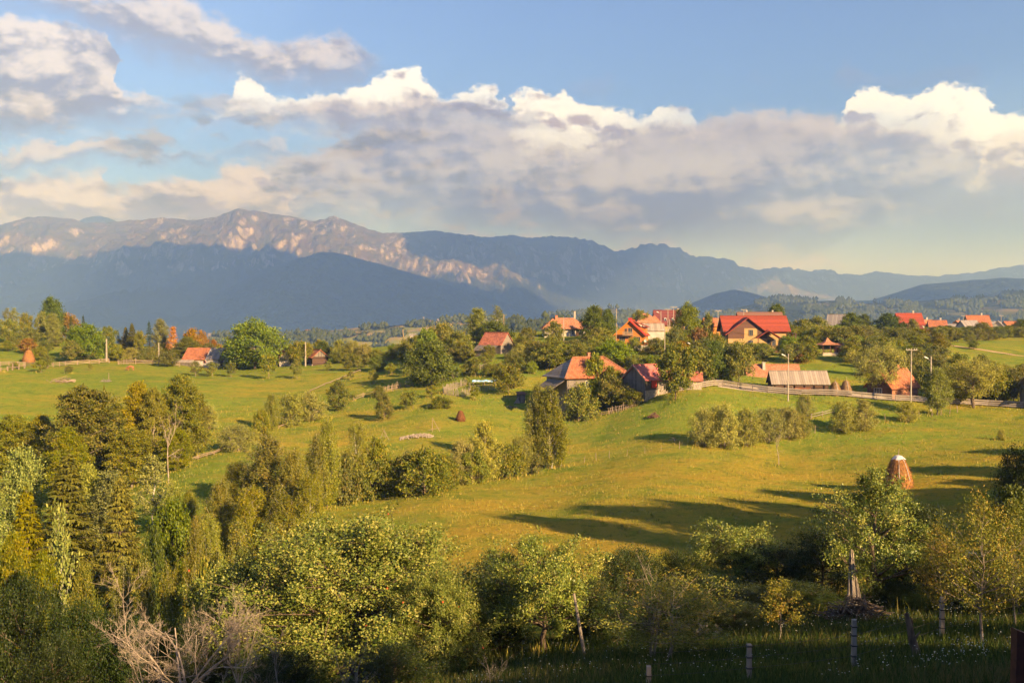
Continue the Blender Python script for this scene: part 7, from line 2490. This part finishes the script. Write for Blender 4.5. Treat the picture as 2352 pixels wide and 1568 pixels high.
# rotten stump
r = empty('dead_stump', spot(2104, 1545, 29.5), 'dark rotten broken stump between the fence posts', 'stump')
w = Wood(8)
w.tube(np.array([(0.12, 0, -0.3), (0.06, 0, 0.15), (-0.05, 0.02, 0.5), (-0.12, 0, 0.85), (-0.22, 0.02, 1.25)]), 0.16, 0.07, 8)
w.tube(np.array([(-0.03, 0, 0.45), (0.12, 0, 0.62), (0.2, 0.02, 0.72)]), 0.05, 0.012, 5)
w.tube(np.array([(-0.10, 0, 0.8), (-0.04, 0.03, 0.98), (-0.06, 0.02, 1.12)]), 0.06, 0.01, 5)
link('stump_wood', w.mesh('stump_wood'), M['bark'], r)
# brown steel post at the corner
r = empty('steel_post', spot(2349, 1600, 17.0), 'rusty brown steel post in the bottom right corner', 'post')
MB().add([(-0.13, -0.1, -1.5), (0.16, -0.1, -1.5), (0.16, 0.1, -1.5), (-0.13, 0.1, -1.5), (-0.10, -0.1, 1.05), (0.16, -0.1, 0.95), (0.16, 0.1, 0.95), (-0.10, 0.1, 1.05)],
         [(0, 3, 2, 1), (4, 5, 6, 7), (0, 1, 5, 4), (1, 2, 6, 5), (2, 3, 7, 6), (3, 0, 4, 7)]).put('post_body', 'rust', r)
# split stump at the bottom left
r = empty('broken_post', spot(78, 1590, 30), 'split weathered wooden post at the bottom left margin', 'post')
MB().bar((0, 0, -0.5), (0.02, 0, 1.15), 0.16, 0.2, 0.7).put('post_body', 'old_wood', r)
MB().bar((0.14, 0.02, -0.5), (0.2, 0, 1.0), 0.1, 0.16, 0.5).put('splinter', 'old_wood', r)
MB().bar((-0.14, 0.02, -0.5), (-0.2, 0, 0.7), 0.09, 0.12, 0.4).put('splinter', 'old_wood', r)


# ------------------------------------------------------------------ grass, weeds and flowers
def mat_blade(name, c1, c2, c3):
    m, g, b = principled(name)
    geo = g.new('ShaderNodeNewGeometry')
    rr_ = geo.outputs['Random Per Island']
    n = g.noise(geo.outputs['Position'], 0.12, 3, 0.5)
    c = g.mix(rr_, c1, c2)
    c = g.mix(g.step(g.m('ADD', n, g.m('MULTIPLY', g.m('SUBTRACT', rr_, 0.5), 0.5)), 0.5, 0.7), c, c3)
    g.put(b.inputs['Base Color'], c)
    b.inputs['Roughness'].default_value = 0.8
    b.inputs['Specular IOR Level'].default_value = 0.1
    return m


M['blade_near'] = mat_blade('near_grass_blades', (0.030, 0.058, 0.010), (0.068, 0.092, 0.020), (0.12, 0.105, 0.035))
M['blade_dry'] = mat_blade('meadow_grass_blades', (0.15, 0.175, 0.024), (0.27, 0.215, 0.038), (0.33, 0.24, 0.055))
M['blossom'] = mat_plain('white_blossom', (0.42, 0.42, 0.34), (0.34, 0.34, 0.26), 4.0, 0.8, 0.0)


def blades(name, x, y, hgt, wid, mat, rng, label):
    n = len(x)
    z = height(x, y)
    P = np.c_[x, y, z - 0.02]
    a = rng.uniform(0, 6.283, n)
    lean = rng.uniform(0.1, 0.6, n)
    tip = P + np.c_[np.cos(a) * lean * hgt, np.sin(a) * lean * hgt, hgt]
    b = rng.uniform(0, 6.283, n)
    s = np.c_[np.cos(b), np.sin(b), np.zeros(n)] * wid[:, None] / 2
    V = np.stack([P - s, P + s, tip], 1).reshape(-1, 3)
    link(name, np_mesh(name, V, np.arange(3 * n).reshape(-1, 3)), mat, kind='stuff', label=label)


rng = np.random.default_rng(44)
n = 90000
d = rng.uniform(19, 52, n) ** 1.0
uu = rng.uniform(560, 2400, n)
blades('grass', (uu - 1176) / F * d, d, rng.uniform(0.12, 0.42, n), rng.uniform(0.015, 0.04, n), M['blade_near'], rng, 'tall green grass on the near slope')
n = 115000
d = 55 + (210 - 55) * rng.uniform(0, 1, n) ** 1.25
uu = rng.uniform(300, 2400, n)
x = (uu - 1176) / F * d
keep = fbm(x / 3.0, d / 3.0, 3, 3) > -0.12
x, d = x[keep], d[keep]
blades('meadow_grass', x, d, rng.uniform(0.08, 0.30, len(x)) * (0.7 + d / 250), rng.uniform(0.02, 0.05, len(x)) * (0.6 + d / 140), M['blade_dry'], rng, 'short dry grass of the mown meadow')
# rank grass round the feet of hedge and garden trees
wx, wy, wh = [], [], []
for o in list(COL.objects):
    if o.type == 'EMPTY' and o.get('category') in ('tree', 'bush', 'fence') and 40 < o.location.y < 260 and abs(o.location.x) < 0.56 * o.location.y:
        r_ = 0.6 + 0.9 * min(o.scale[0], 1.6)
        nn = 70
        a_ = rng.uniform(0, 6.283, nn)
        q_ = r_ * np.abs(rng.normal(0, 0.8, nn))
        wx.append(o.location.x + q_ * np.cos(a_))
        wy.append(o.location.y + q_ * np.sin(a_))
        wh.append(rng.uniform(0.25, 0.75, nn))
wx, wy, wh = np.concatenate(wx), np.concatenate(wy), np.concatenate(wh)
blades('rank_grass', wx, wy, wh, rng.uniform(0.05, 0.14, len(wx)), M['blade_dry'], rng, 'rank tall grass under hedges and orchard trees')
# tussocks standing out of the grazed turf
tn = 2600
td = 58 + 170 * rng.uniform(0, 1, tn) ** 1.1
tu = rng.uniform(150, 2390, tn)
tx = (tu - 1176) / F * td
kp = fbm(tx / 14.0, td / 14.0, 3, 23) > 0.02
tx, td = tx[kp], td[kp]
tr_ = rng.uniform(0.12, 0.5, len(tx))
nb = 16
bx = np.repeat(tx, nb) + rng.normal(0, 0.5, len(tx) * nb) * np.repeat(tr_, nb)
by_ = np.repeat(td, nb) + rng.normal(0, 0.5, len(tx) * nb) * np.repeat(tr_, nb)
blades('tussocks', bx, by_, rng.uniform(0.12, 0.38, len(bx)), rng.uniform(0.04, 0.10, len(bx)), M['blade_dry'], rng, 'tussocks of taller grass in the pasture')
# umbels
n = 1900
d = rng.uniform(24, 48, n)
uu = np.where(rng.random(n) < 0.55, rng.normal(2150, 190, n), rng.uniform(1050, 2350, n))
x = (uu - 1176) / F * d
keep = fbm(x / 2.2, d / 2.2, 2, 13) > 0.0
x, d = x[keep], d[keep]
zz = height(x, d) + rng.uniform(0.25, 0.6, len(x))
c = np.stack([x, d, zz], -1)
s = rng.uniform(0.010, 0.026, len(x))[:, None]
offs = np.array([(1, 0, 0), (0.31, 0.95, 0.1), (-0.81, 0.59, 0), (-0.81, -0.59, 0.1), (0.31, -0.95, 0)])
V = np.concatenate([c[:, None] + offs[None] * s[:, None], (c + np.array([0, 0, 0.02]))[:, None]], 1)
base = (np.arange(len(x)) * 6)[:, None]
Fc = np.concatenate([base + np.array([[j, (j + 1) % 5, 5]]) for j in range(5)])
link('wildflowers', np_mesh('wildflowers', V, Fc), M['blossom'], kind='stuff', label='white umbels scattered in the near grass')


# ------------------------------------------------------------------ woods on the far hills
def far_woods(name, u0, u1, v0, v1, d0, d1, n, hgt, mat, seed, label):
    """many small trees standing on the hill sheets, one mass"""
    from mathutils.bvhtree import BVHTree
    rng = np.random.default_rng(seed)
    dg = bpy.context.evaluated_depsgraph_get()
    trees = []
    for nm in ('pasture_hill', 'near_pasture_hill', 'wooded_ridge', 'village_back_hill'):
        ob = bpy.data.objects[nm]
        trees.append(BVHTree.FromObject(ob, dg))
    V, Fc, m = [], [], 0
    k = 5
    an = np.linspace(0, 2 * np.pi, k, endpoint=False)
    tries = 0
    while m < n and tries < n * 6:
        tries += 1
        u, v = rng.uniform(u0, u1), rng.uniform(v0, v1)
        if vnoise(np.array([u / 38.0]), np.array([v / 11.0]), seed)[0] < 0.04:
            continue
        dv = Vector(ray(u, v)).normalized()
        best = None
        for t in trees:
            hit = t.ray_cast(Vector((0, 0, 0)), dv)
            if hit[0] is not None and (best is None or hit[3] < best[1]):
                best = (hit[0], hit[3])
        if best is None or not (d0 < best[0].y < d1):
            continue
        p = best[0]
        h = hgt * rng.uniform(0.6, 1.3)
        con = rng.random() < 0.45
        rr_ = h * (0.2 if con else 0.42)
        ring = [(p.x + rr_ * math.cos(t) * rng.uniform(0.8, 1.2), p.y + rr_ * math.sin(t), p.z + h * (0.15 if con else 0.45)) for t in an]
        V += ring + [(p.x, p.y, p.z + h), (p.x, p.y, p.z - 1)]
        b = m * (k + 2)
        Fc += [(b + j, b + (j + 1) % k, b + k) for j in range(k)] + [(b + (j + 1) % k, b + j, b + k + 1) for j in range(k)]
        m += 1
    if m:
        link(name, np_mesh(name, np.array(V), np.array(Fc)), M[mat], kind='stuff', label=label)


M['far_foliage'] = mat_blade('far_foliage', (0.030, 0.045, 0.014), (0.060, 0.070, 0.020), (0.045, 0.055, 0.02))
far_woods('far_wood', 480, 1420, 728, 800, 500, 2300, 2600, 11.0, 'far_foliage', 3, 'woods and hedges on the far pasture hills')
far_woods('ridge_wood', 1150, 2352, 672, 745, 1500, 4200, 4200, 16.0, 'far_foliage', 6, 'forest on the wooded ridges behind the village')



import bmesh
# ------------------------------------------------------------------ unseen clouds, added beyond the picture to shade the mountains
def cloud(name, cx_, cy_, cz, hx, hy, hz, seed, label):
    rng = np.random.default_rng(seed)
    bm = bmesh.new()
    for k in range(70):
        a = rng.uniform(0, 6.283)
        q = math.sqrt(rng.uniform(0, 1)) * 0.82
        s = rng.uniform(0.26, 0.46) * (1.15 - 0.5 * q)
        ret = bmesh.ops.create_icosphere(bm, subdivisions=2, radius=1.0)
        for v in ret['verts']:
            v.co = Vector(((v.co.x * s + q * math.cos(a)) * hx, (v.co.y * s + q * math.sin(a)) * hy, max(v.co.z * s * 2.2, -0.25) * hz + hz * rng.uniform(-0.02, 0.02)))
    me = bpy.data.meshes.new(name)
    bm.to_mesh(me)
    bm.free()
    me.polygons.foreach_set('use_smooth', np.ones(len(me.polygons), bool))
    link(name, me, M['cloud'], None, (cx_, cy_, cz), kind='stuff', label=label)


M['cloud'] = mat_plain('cloud_white', (0.80, 0.80, 0.80), (0.78, 0.78, 0.78), 0.001, 1.0, 0.0, 0.0)
cloud('shadow_cloud', 6400, 7600, 4200, 2700, 2700, 500, 4, 'unseen cloud added above the right margin to shade the mountains')
cloud('shadow_cloud', 13300, 8900, 4200, 4500, 2700, 500, 1, 'unseen cloud added right of the picture to shade the mountains')
cloud('shadow_cloud', 2600, 2200, 4200, 4700, 2000, 500, 2, 'unseen cloud added high above the picture to shade the lower slopes')
cloud('shadow_cloud', 7400, -1300, 4200, 3700, 2300, 500, 3, 'unseen cloud added high on the right of the viewpoint to shade the foothills')

# ------------------------------------------------------------------ haze
def haze():
    x0, x1, y0, y1, z0, z1 = -19000.0, 19000.0, -900.0, 27500.0, -320.0, 1560.0
    V = [(x, y, z) for z in (z0, z1) for y in (y0, y1) for x in (x0, x1)]
    Fc = [(0, 2, 3, 1), (4, 5, 7, 6), (0, 1, 5, 4), (2, 6, 7, 3), (0, 4, 6, 2), (1, 3, 7, 5)]
    me = bpy.data.meshes.new('haze')
    me.from_pydata(V, [], Fc)
    m = bpy.data.materials.new('valley_haze')
    m.use_nodes = True
    n = m.node_tree.nodes
    n.clear()
    o = n.new('ShaderNodeOutputMaterial')
    v = n.new('ShaderNodeVolumePrincipled')
    v.inputs['Color'].default_value = (0.25, 0.44, 1.0, 1.0)
    v.inputs['Density'].default_value = HAZE
    v.inputs['Anisotropy'].default_value = 0.15
    v.inputs['Absorption Color'].default_value = (1.0, 1.0, 1.0, 1.0)
    m.node_tree.links.new(v.outputs[0], o.inputs['Volume'])
    m.cycles.homogeneous_volume = True
    link('haze', me, m, kind='stuff')


HAZE = 1.4e-4
haze()
